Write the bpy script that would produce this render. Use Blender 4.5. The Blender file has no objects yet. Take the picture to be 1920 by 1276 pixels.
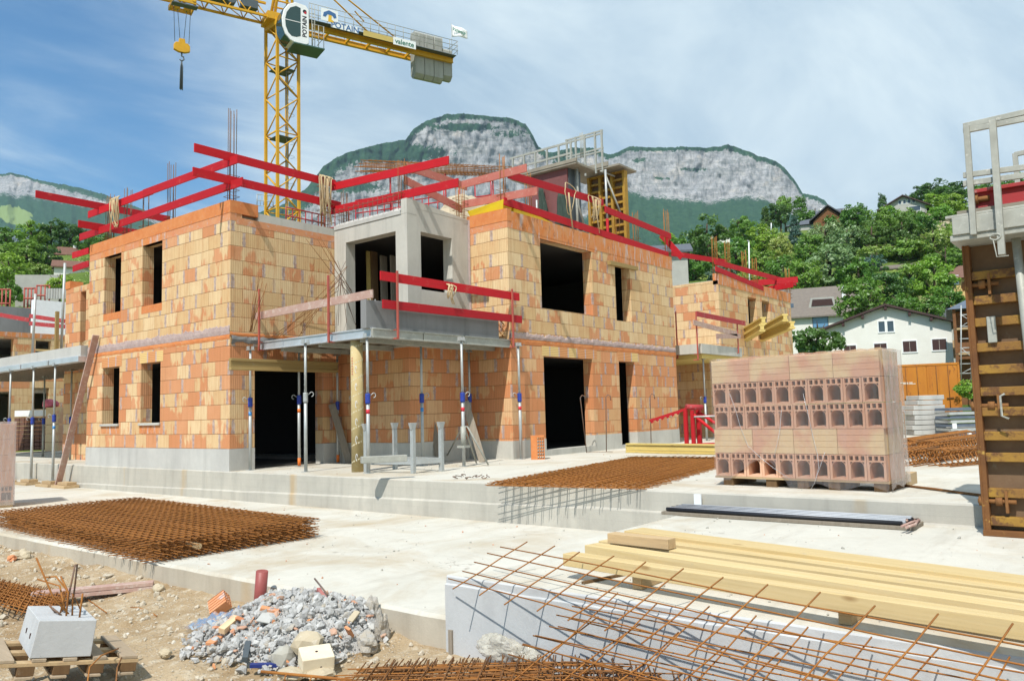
import bpy, bmesh, math, random
from mathutils import Vector as V, Matrix, noise
from mathutils.geometry import tessellate_polygon
random.seed(7)
sc = bpy.context.scene
COL = sc.collection
R = random.uniform
PI = math.pi
# ------------------------------------------------------------------ camera
CAM = V((0, 0, 1.75))
YAW, PITCH, ROLL, FPX = math.radians(38.312), math.radians(5.094), math.radians(1.559), 1500.0
FW = V((math.cos(YAW) * math.cos(PITCH), math.sin(YAW) * math.cos(PITCH), math.sin(PITCH)))
RT0 = V((math.sin(YAW), -math.cos(YAW), 0))
UP0 = RT0.cross(FW)
RT = RT0 * math.cos(ROLL) - UP0 * math.sin(ROLL)
UP = RT0 * math.sin(ROLL) + UP0 * math.cos(ROLL)
HF = V((math.cos(YAW), math.sin(YAW), 0))
cd = bpy.data.cameras.new('camera')
cam = bpy.data.objects.new('camera', cd)
COL.objects.link(cam)
cd.sensor_width = 36
cd.lens = 36 * FPX / 1920
cd.clip_start = .05
cd.clip_end = 20000
mw = Matrix((RT, UP, -FW)).transposed().to_4x4()
mw.translation = CAM
cam.matrix_world = mw
sc.camera = cam


def ray(x, y):
    return FW + RT * ((x - 960) / FPX) - UP * ((y - 638) / FPX)


def onp(ax, v, x, y):
    d = ray(x, y)
    return CAM + d * ((v - CAM[ax]) / d[ax])


def oX(v, x, y): return onp(0, v, x, y)
def oY(v, x, y): return onp(1, v, x, y)
def oZ(v, x, y): return onp(2, v, x, y)
def oD(dep, x, y): return CAM + ray(x, y) * dep


# ------------------------------------------------------------------ mesh builder
class MB:
    def __init__(s):
        s.v = []; s.f = []; s.mi = []; s.sm = []; s.m = 0

    def poly(s, pts, smooth=False):
        b = len(s.v)
        s.v += [tuple(p) for p in pts]
        s.f.append(tuple(range(b, b + len(pts))))
        s.mi.append(s.m); s.sm.append(smooth)

    def faces(s, vs, fs, smooth=False):
        b = len(s.v)
        s.v += [tuple(p) for p in vs]
        for f in fs:
            s.f.append(tuple(b + i for i in f)); s.mi.append(s.m); s.sm.append(smooth)

    def box(s, x0, x1, y0, y1, z0, z1):
        s.hexa([(x0, y0, z0), (x1, y0, z0), (x1, y1, z0), (x0, y1, z0), (x0, y0, z1), (x1, y0, z1), (x1, y1, z1), (x0, y1, z1)])

    def hexa(s, p):
        s.faces(p, [(3, 2, 1, 0), (4, 5, 6, 7), (0, 1, 5, 4), (1, 2, 6, 5), (2, 3, 7, 6), (3, 0, 4, 7)])

    def beam(s, p0, p1, w, h, up=(0, 0, 1)):
        p0 = V(p0); p1 = V(p1)
        d = (p1 - p0).normalized()
        u = V(up)
        if abs(d.dot(u.normalized())) > .99:
            u = V((1, 0, 0))
        l = d.cross(u).normalized() * (w / 2)
        u = l.cross(d).normalized() * (h / 2)
        s.hexa([p0 + l - u, p1 + l - u, p1 - l - u, p0 - l - u, p0 + l + u, p1 + l + u, p1 - l + u, p0 - l + u])

    def tube(s, pts, r, n=6, r1=None, smooth=True):
        pts = [V(p) for p in pts]
        k = len(pts)
        d0 = (pts[1] - pts[0]).normalized()
        ref = V((0, 0, 1)) if abs(d0.z) < .9 else V((1, 0, 0))
        a = d0.cross(ref).normalized()
        vs = []
        for i, p in enumerate(pts):
            if i == 0: d = d0
            elif i == k - 1: d = (pts[-1] - pts[-2]).normalized()
            else:
                d = (pts[i + 1] - pts[i - 1])
                d = d.normalized() if d.length > 1e-9 else d0
            a = (a - d * a.dot(d))
            a = a.normalized() if a.length > 1e-6 else d.orthogonal().normalized()
            b = d.cross(a)
            rr = r if r1 is None else r + (r1 - r) * i / (k - 1)
            for j in range(n):
                t = 2 * PI * j / n
                vs.append(p + a * (math.cos(t) * rr) + b * (math.sin(t) * rr))
        fs = []
        for i in range(k - 1):
            for j in range(n):
                j2 = (j + 1) % n
                fs.append((i * n + j, i * n + j2, (i + 1) * n + j2, (i + 1) * n + j))
        b = len(s.v)
        s.faces(vs, fs, smooth)
        s.f.append(tuple(b + j for j in range(n))[::-1]); s.mi.append(s.m); s.sm.append(False)
        s.f.append(tuple(b + (k - 1) * n + j for j in range(n))); s.mi.append(s.m); s.sm.append(False)

    def prism(s, outline, f, holes=()):
        """outline in 2-D; f(u, v, k) -> point, k = 0 front, 1 back. holes: 2-D loops"""
        loops = [list(outline)] + [list(h) for h in holes]
        flat = [p for l in loops for p in l]
        tris = tessellate_polygon([[V((p[0], p[1], 0)) for p in l] for l in loops])
        vs = [f(p[0], p[1], 0) for p in flat] + [f(p[0], p[1], 1) for p in flat]
        n = len(flat)
        fs = [tuple(t) for t in tris] + [tuple(i + n for i in t) for t in tris]
        o = 0
        for l in loops:
            m = len(l)
            for i in range(m):
                j = (i + 1) % m
                fs.append((o + i, o + j, o + j + n, o + i + n))
            o += m
        s.faces(vs, fs)

    def rock(s, c, r, seed, sq=(1, 1, 1), rot=None, sub=1, rough=.35):
        bm = bmesh.new()
        bmesh.ops.create_icosphere(bm, subdivisions=sub, radius=1)
        M = Matrix.Rotation(R(0, 6), 3, V((R(-1, 1), R(-1, 1), R(-1, 1) + .01)).normalized()) if rot is None else rot
        vs = []
        for v in bm.verts:
            q = noise.noise(v.co * 1.3 + V((seed * 7.3, seed * 3.1, 0)))
            co = v.co * (1 + rough * q + R(-.08, .08))
            co = V((co.x * sq[0], co.y * sq[1], co.z * sq[2]))
            vs.append(V(c) + M @ co * r)
        s.faces(vs, [tuple(v.index for v in f.verts) for f in bm.faces])
        bm.free()


W = {}   # origin in the world of every object


def mesh_of(name, mb, mats, off):
    me = bpy.data.meshes.new(name)
    me.from_pydata([(p[0] - off[0], p[1] - off[1], p[2] - off[2]) for p in mb.v], [], mb.f)
    for m in (mats if isinstance(mats, (list, tuple)) else [mats]):
        me.materials.append(m)
    me.polygons.foreach_set('material_index', mb.mi)
    me.polygons.foreach_set('use_smooth', mb.sm)
    me.update()
    return me


def fixn(me):
    bm = bmesh.new(); bm.from_mesh(me)
    bmesh.ops.recalc_face_normals(bm, faces=bm.faces)
    bm.to_mesh(me); bm.free()


def thing(name, label, cat, loc=(0, 0, 0), group=None, rz=0):
    o = bpy.data.objects.new(name, None)
    COL.objects.link(o)
    o.empty_display_size = .2
    o.location = loc
    o.rotation_euler = (0, 0, rz)
    o['label'] = label; o['category'] = cat
    if group: o['group'] = group
    W[o.name] = V(loc) if not rz else V((0, 0, 0))
    return o


def part(name, mb, mats, parent, bevel=0, normals=True, local=None):
    off = W[parent.name]
    me = mesh_of(name, mb, mats, off)
    if normals: fixn(me)
    o = bpy.data.objects.new(name, me)
    COL.objects.link(o)
    o.parent = parent
    W[o.name] = off
    if bevel: bev(o, bevel)
    return o


def bev(o, w):
    b = o.modifiers.new('bevel', 'BEVEL'); b.width = w; b.segments = 2; b.limit_method = 'ANGLE'


def single(name, label, cat, mb, mats, group=None, bevel=0, kind=None, normals=True):
    off = V((0, 0, 0))
    if mb.v and kind is None:
        n = len(mb.v)
        off = V((sum(p[0] for p in mb.v) / n, sum(p[1] for p in mb.v) / n, min(p[2] for p in mb.v)))
    me = mesh_of(name, mb, mats, off)
    if normals: fixn(me)
    o = bpy.data.objects.new(name, me)
    COL.objects.link(o)
    o.location = off
    W[o.name] = off
    if label: o['label'] = label
    if cat: o['category'] = cat
    if group: o['group'] = group
    if kind: o['kind'] = kind
    if bevel: bev(o, bevel)
    return o


def struct(name, mb, mats, normals=True):
    return single(name, None, None, mb, mats, kind='structure', normals=normals)


def kids(o):
    return [c for c in bpy.data.objects if c.parent == o]


def copy_tree(root, ch, loc, rz=0, scale=(1, 1, 1), label=None, group=None):
    r = root.copy(); COL.objects.link(r)
    r.location = loc; r.rotation_euler = (0, 0, rz); r.scale = scale
    if label: r['label'] = label
    if group: r['group'] = group
    for c in ch:
        d = c.copy(); COL.objects.link(d); d.parent = r
    return r


def text(name, s, size, parent, mat, M, ext=.004, bold=0):
    cu = bpy.data.curves.new(name, 'FONT')
    cu.body = s; cu.size = size; cu.extrude = ext; cu.offset = bold
    cu.align_x = 'CENTER'; cu.align_y = 'CENTER'
    cu.materials.append(mat)
    tmp = bpy.data.objects.new(name, cu)
    me = bpy.data.meshes.new_from_object(tmp)
    bpy.data.objects.remove(tmp)
    o = bpy.data.objects.new(name, me)
    COL.objects.link(o)
    o.parent = parent
    o.matrix_basis = Matrix.Translation(-W[parent.name]) @ M
    W[o.name] = W[parent.name]
    return o


# ------------------------------------------------------------------ materials
class NT:
    def __init__(s, name):
        s.mat = bpy.data.materials.new(name)
        s.mat.use_nodes = True
        s.t = s.mat.node_tree
        s.t.nodes.clear()
        s.out = s.t.nodes.new('ShaderNodeOutputMaterial')

    def n(s, typ, props=None, **ins):
        nd = s.t.nodes.new('ShaderNode' + typ)
        for k, v in (props or {}).items(): setattr(nd, k, v)
        for k, v in ins.items():
            key = k.replace('_', ' ')
            if key.startswith('i') and key[1:].isdigit(): sk = nd.inputs[int(key[1:])]
            else: sk = nd.inputs[key]
            s.put(sk, v)
        return nd

    def put(s, sk, v):
        if isinstance(v, bpy.types.Node): v = v.outputs[0]
        if isinstance(v, bpy.types.NodeSocket): s.t.links.new(v, sk)
        elif isinstance(v, (tuple, list)) and len(v) == 3 and sk.type == 'RGBA': sk.default_value = (*v, 1)
        else: sk.default_value = v

    def math(s, op, a, b=0.0, c=0.0, clamp=False):
        return s.n('Math', {'operation': op, 'use_clamp': clamp}, i0=a, i1=b, i2=c).outputs[0]

    def mix(s, f, a, b, mode='MIX'):
        nd = s.t.nodes.new('ShaderNodeMix'); nd.data_type = 'RGBA'; nd.blend_type = mode
        s.put(nd.inputs[0], f); s.put(nd.inputs[6], a); s.put(nd.inputs[7], b)
        return nd.outputs[2]

    def ramp(s, f, lo, hi, a=0.0, b=1.0):
        return s.n('MapRange', {'clamp': True}, Value=f, From_Min=lo, From_Max=hi, To_Min=a, To_Max=b).outputs[0]

    def noise(s, vec, scale, detail=5, rough=.6, dist=0.0):
        nd = s.n('TexNoise', None, Scale=scale, Detail=float(detail), Roughness=rough, Distortion=dist)
        if vec is not None: s.put(nd.inputs['Vector'], vec)
        return nd.outputs[0]

    def pos(s): return s.n('NewGeometry').outputs['Position']
    def obj(s):
        c = s.n('TexCoord').outputs['Object']
        r = s.n('ObjectInfo').outputs['Random']
        v = s.n('VectorMath', {'operation': 'SCALE'}, i0=(13.7, 7.1, 3.3), Scale=r)
        return s.n('VectorMath', {'operation': 'ADD'}, i0=c, i1=v.outputs[0]).outputs[0]

    def mapv(s, v, sc_):
        return s.n('VectorMath', {'operation': 'MULTIPLY'}, i0=v, i1=sc_).outputs[0]

    def bump(s, h, strength=.3, dist=.02, normal=None):
        nd = s.n('Bump', None, Height=h, Strength=strength, Distance=dist)
        if normal is not None: s.put(nd.inputs['Normal'], normal)
        return nd.outputs[0]

    def done(s, col, rough=.8, bump=None, metal=0.0, spec=.3):
        b = s.n('BsdfPrincipled', None, Base_Color=col, Roughness=rough, Metallic=metal)
        b.inputs['Specular IOR Level'].default_value = spec
        if bump is not None: s.put(b.inputs['Normal'], bump)
        s.t.links.new(b.outputs[0], s.out.inputs[0])
        return s.mat


def weather(name, c1, c2, scale=3, rough=.8, bump=.25, bscale=30, c3=None, c3amt=.62, metal=0.0, spec=.3, stretch=(1, 1, 1), use='obj', bd=.01):
    t = NT(name)
    v = t.obj() if use == 'obj' else t.pos()
    vs = t.mapv(v, stretch)
    f = t.ramp(t.noise(vs, scale, 7, .65), .32, .68)
    c = t.mix(f, c1, c2)
    if c3:
        g = t.ramp(t.noise(vs, scale * 2.7 + 1, 8, .7), c3amt, c3amt + .1)
        c = t.mix(g, c, c3)
    b = t.bump(t.noise(v, bscale, 6, .65), bump, bd)
    return t.done(c, rough, b, metal, spec)


def concrete(name, c1, c2, streak=.5, rust=0.0, board=False, rough=.9, mud=0.0):
    t = NT(name)
    p = t.pos()
    c = t.mix(t.ramp(t.noise(p, .9, 8, .62), .3, .7), c1, c2)
    c = t.mix(t.math('MULTIPLY', t.ramp(t.noise(p, 9, 8, .7), .35, .75), .3), c, tuple(x * .72 for x in c1))
    st = t.noise(t.mapv(p, (2.2, 2.2, .22)), 1.4, 6, .6)
    c = t.mix(t.math('MULTIPLY', t.ramp(st, .5, .72), streak), c, tuple(x * .62 for x in c2))
    c = t.mix(t.math('MULTIPLY', t.ramp(t.noise(t.mapv(p, (1, 1, .5)), 1.1, 9, .72), .5, .7), .3), c, tuple(min(.78, x * 1.15) for x in c1))
    if rust:
        rs = t.noise(t.mapv(p, (1.1, 1.1, .12)), 1.1, 4, .5)
        c = t.mix(t.math('MULTIPLY', t.ramp(rs, .6, .72), rust), c, (.44, .27, .09))
    h = t.noise(p, 26, 8, .7)
    if mud:
        mm = t.noise(t.mapv(p, (1, 1, 1)), .55, 9, .66, .8)
        c = t.mix(t.math('MULTIPLY', t.ramp(mm, .47, .70), mud), c, (.40, .315, .20))
        m2 = t.noise(t.mapv(p, (.35, 2.4, 1)), 1.3, 7, .65)
        c = t.mix(t.math('MULTIPLY', t.ramp(m2, .55, .75), mud * .6), c, (.36, .32, .255))
        m3 = t.noise(p, 38, 5, .8)
        c = t.mix(t.math('MULTIPLY', t.ramp(m3, .64, .72), mud), c, (.30, .25, .18))
        wv = t.noise(p, 1.9, 2, .5)
        cr = t.ramp(t.math('ABSOLUTE', t.math('SUBTRACT', wv, .5)), 0.0, .006, 1.0, 0.0)
        c = t.mix(t.math('MULTIPLY', t.math('MULTIPLY', cr, t.ramp(t.noise(p, .5, 2), .5, .6)), mud * .9), c, (.33, .30, .25))
    if board:
        z = t.n('SeparateXYZ', None, Vector=p).outputs[2]
        fz = t.math('FRACT', t.math('MULTIPLY', z, 6.5))
        ln = t.ramp(fz, 0.0, .05, 1.0, 0.0)
        c = t.mix(t.math('MULTIPLY', ln, .35), c, tuple(x * .5 for x in c1))
    vo = t.n('TexVoronoi', {'feature': 'F1'}, Scale=11.0, Vector=p).outputs[0]
    hole = t.math('MULTIPLY', t.ramp(vo, .02, .06, 1.0, 0.0), t.ramp(t.noise(p, 3.3, 2), .5, .55))
    c = t.mix(t.math('MULTIPLY', hole, .6), c, tuple(x * .35 for x in c1))
    return t.done(c, rough, t.bump(h, .25, .015), spec=.2)


def brick(name, thr, warm, smear=.66):
    """hollow clay blocks .55 x .328 in running bond: cream and orange blocks, ribs, joints, mortar smears"""
    t = NT(name)
    p = t.pos()
    s = t.n('SeparateXYZ', None, Vector=p)
    wob = t.math('MULTIPLY', t.math('SUBTRACT', t.noise(p, 1.7, 2), .5), .03)
    u = t.math('ADD', t.math('ADD', s.outputs[0], s.outputs[1]), 40.0)
    z = t.math('ADD', t.math('ADD', s.outputs[2], 6.56 - 1.1), wob)
    zr = t.math('DIVIDE', z, .328)
    row = t.math('FLOOR', zr)
    fz = t.math('FRACT', zr)
    jit = t.n('TexWhiteNoise', {'noise_dimensions': '1D'}, W=row).outputs[0]
    uu = t.math('ADD', t.math('DIVIDE', u, .55), t.math('ADD', t.math('FRACT', t.math('MULTIPLY', row, .5)), t.math('MULTIPLY', jit, .2)))
    cell = t.math('FLOOR', uu)
    fu = t.math('FRACT', uu)
    def wn(a, b, k):
        cx = t.n('CombineXYZ', None, X=a, Y=b, Z=k)
        return t.n('TexWhiteNoise', {'noise_dimensions': '3D'}, Vector=cx).outputs[0]
    tint = wn(cell, row, 1.0)
    tint2 = wn(cell, row, 5.0)
    # flame marks: the burnt edge of each block wanders into its face
    fl = t.noise(t.mapv(p, (1, 1, .55)), 4.2, 3, .5)
    fs = t.noise(t.mapv(p, (13, 13, .7)), 1.0, 3, .6)
    low = t.math('MULTIPLY', t.ramp(fz, .0, .75, 1.0, 0.0), t.ramp(fs, .42, .68))
    q = t.math('ADD', t.math('ADD', tint, t.math('MULTIPLY', t.math('SUBTRACT', fl, .5), 1.3)), t.math('MULTIPLY', low, .42))
    f = t.ramp(q, thr - .06, thr + .06)
    cream = t.mix(tint2, (.63, .435, .22), (.73, .565, .33))
    orange = t.mix(tint2, (.57, .24, .11), (.65, .335, .175))
    c = t.mix(f, cream, orange)
    c = t.mix(warm, c, (.60, .22, .08))
    c = t.mix(t.math('MULTIPLY', t.ramp(t.noise(p, 2.2, 7, .7), .5, .75), .35), c, (.50, .20, .08))
    # vertical ribs
    rib = t.math('SINE', t.math('MULTIPLY', u, 2 * PI / .055))
    vf = t.noise(t.mapv(p, (16, 16, 1.1)), 1.0, 4, .6)
    c = t.mix(t.math('MULTIPLY', t.ramp(rib, .0, 1.0), .30), c, (.34, .15, .06))
    c = t.mix(t.math('MULTIPLY', t.ramp(vf, .48, .70), .42), c, (.45, .20, .08))
    # mortar smears in some upright joints
    uu2 = t.math('ADD', uu, .5)
    c2 = t.math('FLOOR', uu2)
    d = t.math('MULTIPLY', t.math('ABSOLUTE', t.math('SUBTRACT', t.math('FRACT', uu2), .5)), .55)
    wid = t.math('ADD', -.01, t.math('MULTIPLY', t.noise(t.mapv(p, (1, 1, 2.5)), 5, 5, .65), .12))
    on = t.ramp(wn(c2, row, 9.0), smear, smear + .02)
    sm = t.math('MULTIPLY', t.ramp(t.math('SUBTRACT', wid, d), 0.0, .014), on)
    c = t.mix(t.math('MULTIPLY', sm, .85), c, t.mix(t.ramp(t.noise(p, 11, 4), .35, .65), (.31, .225, .205), (.52, .43, .39)))
    # joints
    jz = t.ramp(t.math('MULTIPLY', t.math('MINIMUM', fz, t.math('SUBTRACT', 1.0, fz)), .328), .003, .012, 1.0, 0.0)
    ju = t.ramp(t.math('MULTIPLY', t.math('MINIMUM', fu, t.math('SUBTRACT', 1.0, fu)), .55), .002, .008, 1.0, 0.0)
    j = t.math('MAXIMUM', jz, t.math('MULTIPLY', ju, .6))
    c = t.mix(t.math('MULTIPLY', j, .55), c, (.30, .14, .06))
    h = t.math('SUBTRACT', t.math('ADD', t.math('MULTIPLY', rib, .12), t.math('MULTIPLY', tint2, .35)), t.math('MULTIPLY', j, .9))
    b = t.bump(h, .9, .012)
    b = t.bump(t.noise(p, 45, 5), .25, .008, b)
    return t.done(c, .85, b, spec=.15)


def wood(name, c1, c2, axis=1, rough=.75, knot=(.30, .16, .06)):
    t = NT(name)
    v = t.obj()
    st = [9, 9, 9]; st[axis] = .35
    g = t.noise(t.mapv(v, tuple(st)), 2.2, 7, .65, .6)
    c = t.mix(t.ramp(g, .3, .7), c1, c2)
    st2 = [30, 30, 30]; st2[axis] = .8
    c = t.mix(t.math('MULTIPLY', t.ramp(t.noise(t.mapv(v, tuple(st2)), 1, 4), .5, .7), .35), c, tuple(x * .6 for x in c2))
    st3 = [3.5, 3.5, 3.5]; st3[axis] = 1.3
    k = t.n('TexVoronoi', {'feature': 'F1'}, Vector=t.mapv(v, tuple(st3)), Scale=1.1).outputs[0]
    c = t.mix(t.math('MULTIPLY', t.ramp(k, .04, .1, 1.0, 0.0), .8), c, knot)
    c = t.mix(t.math('MULTIPLY', t.ramp(t.noise(v, 1.3, 5), .55, .75), .3), c, tuple(x * .7 for x in c1))
    rn = t.n('ObjectInfo').outputs['Random']
    c = t.mix(t.math('MULTIPLY', rn, .42), c, tuple(x * .62 for x in c2))
    c = t.mix(t.math('MULTIPLY', t.ramp(t.noise(v, 6.5, 7, .72), .60, .68), .35), c, (.40, .34, .25))
    return t.done(c, rough, t.bump(g, .35, .006), spec=.2)


def foliage(name, c1, c2, c3):
    t = NT(name)
    g = t.n('NewGeometry').outputs['Random Per Island']
    v = t.obj()
    k = t.noise(v, .55, 3)
    c = t.mix(g, c1, c2)
    c = t.mix(t.math('MULTIPLY', t.ramp(k, .42, .62), .7), c, c3)
    rn = t.n('ObjectInfo').outputs['Random']
    c = t.mix(t.math('MULTIPLY', t.ramp(rn, .3, 1.0), .55), c, tuple(min(.5, x * m_) for x, m_ in zip(c2, (1.7, 1.25, 1.1))))
    d = t.n('BsdfDiffuse', None, Color=c, Roughness=.5)
    tr = t.n('BsdfTranslucent', None, Color=t.mix(.4, c, (.25, .4, .05)))
    gl = t.n('BsdfGlossy', None, Color=(.9, .95, .9), Roughness=.45)
    m = t.n('MixShader', None, Fac=.28); t.t.links.new(d.outputs[0], m.inputs[1]); t.t.links.new(tr.outputs[0], m.inputs[2])
    m2 = t.n('MixShader', None, Fac=.04); t.t.links.new(m.outputs[0], m2.inputs[1]); t.t.links.new(gl.outputs[0], m2.inputs[2])
    t.t.links.new(m2.outputs[0], t.out.inputs[0])
    return t.mat


def plain(name, c, rough=.6, metal=0.0, spec=.4):
    t = NT(name)
    v = t.obj()
    cc = t.mix(t.math('MULTIPLY', t.ramp(t.noise(v, 5, 6, .7), .4, .7), .3), c, tuple(x * .7 for x in c))
    return t.done(cc, rough, t.bump(t.noise(v, 25, 3), .05, .005), metal, spec)


def film(name, alpha, col=(.9, .9, .92), glint=.5):
    t = NT(name)
    v = t.obj()
    w = t.noise(t.mapv(v, (1.5, 1.5, 1.0)), 3.0, 5, .55, 1.2)
    w2 = t.noise(t.mapv(v, (7, 7, .8)), 2.2, 4, .6, .5)
    bp = t.bump(t.math('ADD', w, t.math('MULTIPLY', w2, .5)), .35, .04)
    tr = t.n('BsdfTransparent', None, Color=(.97, .95, .96))
    gl = t.n('BsdfGlossy', None, Color=(1, 1, 1), Roughness=.12, Normal=bp)
    df = t.n('BsdfDiffuse', None, Color=col)
    fr = t.n('Fresnel', None, IOR=1.45, Normal=bp)
    m1 = t.n('MixShader', None, Fac=t.math('MULTIPLY', t.ramp(w2, .40, .80, .45, 1.0), alpha))
    t.t.links.new(tr.outputs[0], m1.inputs[1]); t.t.links.new(df.outputs[0], m1.inputs[2])
    m2 = t.n('MixShader', None, Fac=t.math('MULTIPLY', fr.outputs[0], glint))
    t.t.links.new(m1.outputs[0], m2.inputs[1]); t.t.links.new(gl.outputs[0], m2.inputs[2])
    t.t.links.new(m2.outputs[0], t.out.inputs[0])
    return t.mat


M = {}
M['brick_up'] = brick('clay_blocks_cream', .84, .03, .55)
M['brick_low'] = brick('clay_blocks_orange', .42, .05, .55)
M['brick_lowb'] = brick('clay_blocks_deep_orange', .42, .34, .5)
M['brick_mid'] = brick('clay_blocks_mixed', .60, .08, .55)
M['clay'] = weather('orange_clay', (.55, .17, .05), (.62, .25, .09), 5, .85, .3, 40, (.50, .38, .34), .60, use='pos')
M['clay_lintel'] = weather('pale_clay', (.60, .29, .14), (.58, .22, .10), 4, .85, .3, 40, (.52, .40, .36), .56, use='pos')
M['mortar'] = weather('mauve_mortar', (.36, .26, .24), (.48, .37, .33), 7, .95, .6, 25, (.55, .50, .46), .6, use='pos', bd=.03)
M['plinth'] = concrete('plinth_concrete', (.52, .51, .47), (.42, .41, .38), .35)
M['conc'] = concrete('board_concrete', (.55, .53, .47), (.44, .425, .375), .55, .0)
M['conc_wall'] = concrete('terrace_wall_concrete', (.50, .47, .40), (.38, .36, .31), .45, .55, True)
M['conc_blue'] = concrete('smooth_grey_concrete', (.52, .525, .52), (.44, .445, .44), .35, .25)
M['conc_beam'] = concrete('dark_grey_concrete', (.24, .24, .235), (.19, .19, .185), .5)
M['conc_side'] = concrete('foundation_concrete', (.50, .45, .36), (.40, .34, .26), .5, .5)
M['slab'] = concrete('pale_slab_concrete', (.60, .575, .50), (.52, .495, .42), .12, mud=.85)
M['slab2'] = concrete('dusty_slab_concrete', (.55, .535, .47), (.46, .45, .40), .15)
M['deck'] = weather('deck_plywood', (.30, .27, .21), (.22, .19, .15), 2, .85, .2)
M['galv'] = weather('galvanised_steel', (.46, .48, .47), (.38, .39, .37), 6, .5, .1, 40, (.55, .53, .47), .6, .35)
M['galv2'] = weather('dusty_galvanised_steel', (.40, .40, .35), (.30, .30, .26), 6, .6, .15, 40, (.52, .50, .44), .58, .15)
M['alu'] = weather('aluminium', (.62, .64, .66), (.50, .52, .53), 3, .4, .08, 40, None, .6, .5)
def red_mat():
    t = NT('red_painted_planks')
    v = t.obj()
    r = t.n('ObjectInfo').outputs['Random']
    c = t.mix(r, (.50, .010, .016), (.36, .010, .016))
    g = t.noise(t.mapv(v, (1.2, 1.2, 16)), 2.0, 6, .7, .4)
    c = t.mix(t.math('MULTIPLY', t.ramp(g, .5, .68), .45), c, (.26, .012, .015))
    c = t.mix(t.math('MULTIPLY', t.ramp(t.noise(v, 3.2, 7, .72), .60, .70), .7), c, (.50, .10, .075))
    c = t.mix(t.math('MULTIPLY', t.ramp(t.noise(v, 7.5, 7, .75), .66, .71), .8), c, (.46, .38, .33))
    return t.done(c, .65, t.bump(g, .25, .006), spec=.25)


M['red'] = red_mat()
M['redold'] = weather('worn_red_planks', (.40, .035, .04), (.30, .05, .05), 3, .75, .2, 40, (.42, .22, .20), .58)
M['pink'] = weather('faded_pink_planks', (.48, .17, .13), (.42, .12, .09), 3, .8, .2, 40, (.50, .33, .26), .58)
M['dustplank'] = weather('dusty_reddish_planks', (.46, .32, .26), (.38, .23, .19), 3, .9, .2, 40, (.50, .40, .34), .52)
M['redpost'] = weather('red_brown_steel', (.42, .10, .07), (.34, .08, .06), 6, .6, .1, 50, (.42, .25, .2), .62)
M['rust'] = weather('rusty_steel', (.36, .15, .032), (.26, .095, .022), 9, .8, .2, 60, (.42, .19, .06), .58)
M['rust2'] = weather('brown_rusty_steel', (.26, .115, .035), (.17, .075, .026), 9, .8, .2, 60, (.36, .18, .06), .6)
M['rebar'] = weather('dark_steel_bars', (.13, .11, .10), (.20, .10, .05), 9, .7, .2, 60)
M['blue'] = plain('blue_paint', (.025, .05, .30), .5)
M['timber'] = wood('fresh_spruce', (.72, .57, .32), (.60, .44, .20))
M['timber2'] = wood('aged_yellow_pine', (.42, .30, .12), (.34, .23, .09), 0)
M['timber_end'] = wood('spruce_end_grain', (.62, .44, .22), (.52, .34, .15), 2)
M['pallet'] = wood('pallet_pine', (.55, .40, .22), (.46, .32, .18), 1)
M['oldwood'] = wood('grey_weathered_boards', (.33, .28, .22), (.24, .20, .15), 2)
M['darkwood'] = wood('brown_boards', (.20, .12, .055), (.15, .085, .04), 2)
M['yellowwood'] = wood('yellow_lacquered_wood', (.68, .52, .17), (.60, .45, .15), 1)
M['yellow'] = weather('bright_yellow_paint', (.78, .58, .02), (.70, .50, .03), 3, .5, .05)
M['crane'] = weather('crane_yellow_paint', (.66, .36, .02), (.58, .30, .02), 4, .5, .05)
M['white'] = plain('white_paint', (.80, .81, .80), .5)
M['black'] = plain('black_paint', (.015, .016, .02), .5)
M['dgreen'] = plain('dark_green_tinted_metal', (.05, .11, .09), .4)
M['steeldark'] = plain('dark_grey_steel', (.10, .12, .13), .5, .3)
M['rope'] = weather('beige_rope', (.56, .44, .26), (.46, .34, .19), 20, .95, .4, 80)
M['maroon'] = weather('maroon_film_plywood', (.20, .075, .07), (.15, .06, .055), 2, .6, .15, 30, (.26, .13, .12), .6)
M['formyel'] = weather('ochre_formwork_steel', (.42, .25, .03), (.32, .17, .03), 4, .65, .2, 40, (.22, .09, .03), .56)
M['formrib'] = weather('stained_ochre_ribs', (.34, .19, .03), (.20, .095, .03), 2.2, .75, .3, 40, (.13, .06, .025), .5)
M['formrust'] = weather('rusted_formwork_steel', (.20, .085, .025), (.13, .055, .02), 3, .8, .3, 40, (.42, .25, .06), .58)
M['ply'] = weather('stained_plywood', (.20, .125, .07), (.13, .075, .04), 2, .8, .2, 40, (.22, .17, .11), .62)
M['jacket'] = weather('dark_green_cloth', (.035, .055, .042), (.05, .07, .055), 6, .95, .4, 30)
M['tube'] = weather('cardboard_tube', (.50, .40, .20), (.44, .33, .15), 3, .7, .1, 40, (.56, .48, .30), .58)
M['film'] = film('clear_shrink_film', .13, (.80, .70, .66))
M['film_side'] = film('dusty_shrink_film', .62, (.60, .53, .49), .6)
M['film_sheet'] = film('crumpled_clear_film', .6, (.80, .82, .84), .8)
M['bag'] = film('milky_plastic_bag', .8, (.58, .55, .45), .25)
M['glass'] = plain('dark_window_glass', (.05, .07, .09), .08, 0, .6)
M['glassblue'] = plain('painted_sky_reflection_glass', (.12, .26, .42), .08, 0, .7)  # sky reflection put into the blue base colour
M['shutter'] = plain('brown_shutters', (.055, .025, .022), .7)
M['render_white'] = weather('cream_render', (.76, .745, .68), (.70, .68, .61), 1.5, .9, .1)
M['render_yel'] = weather('yellow_render', (.62, .43, .18), (.56, .38, .16), 1.5, .9, .1)
M['render_grey'] = weather('grey_render', (.42, .41, .37), (.36, .35, .32), 1.5, .9, .1)
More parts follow.
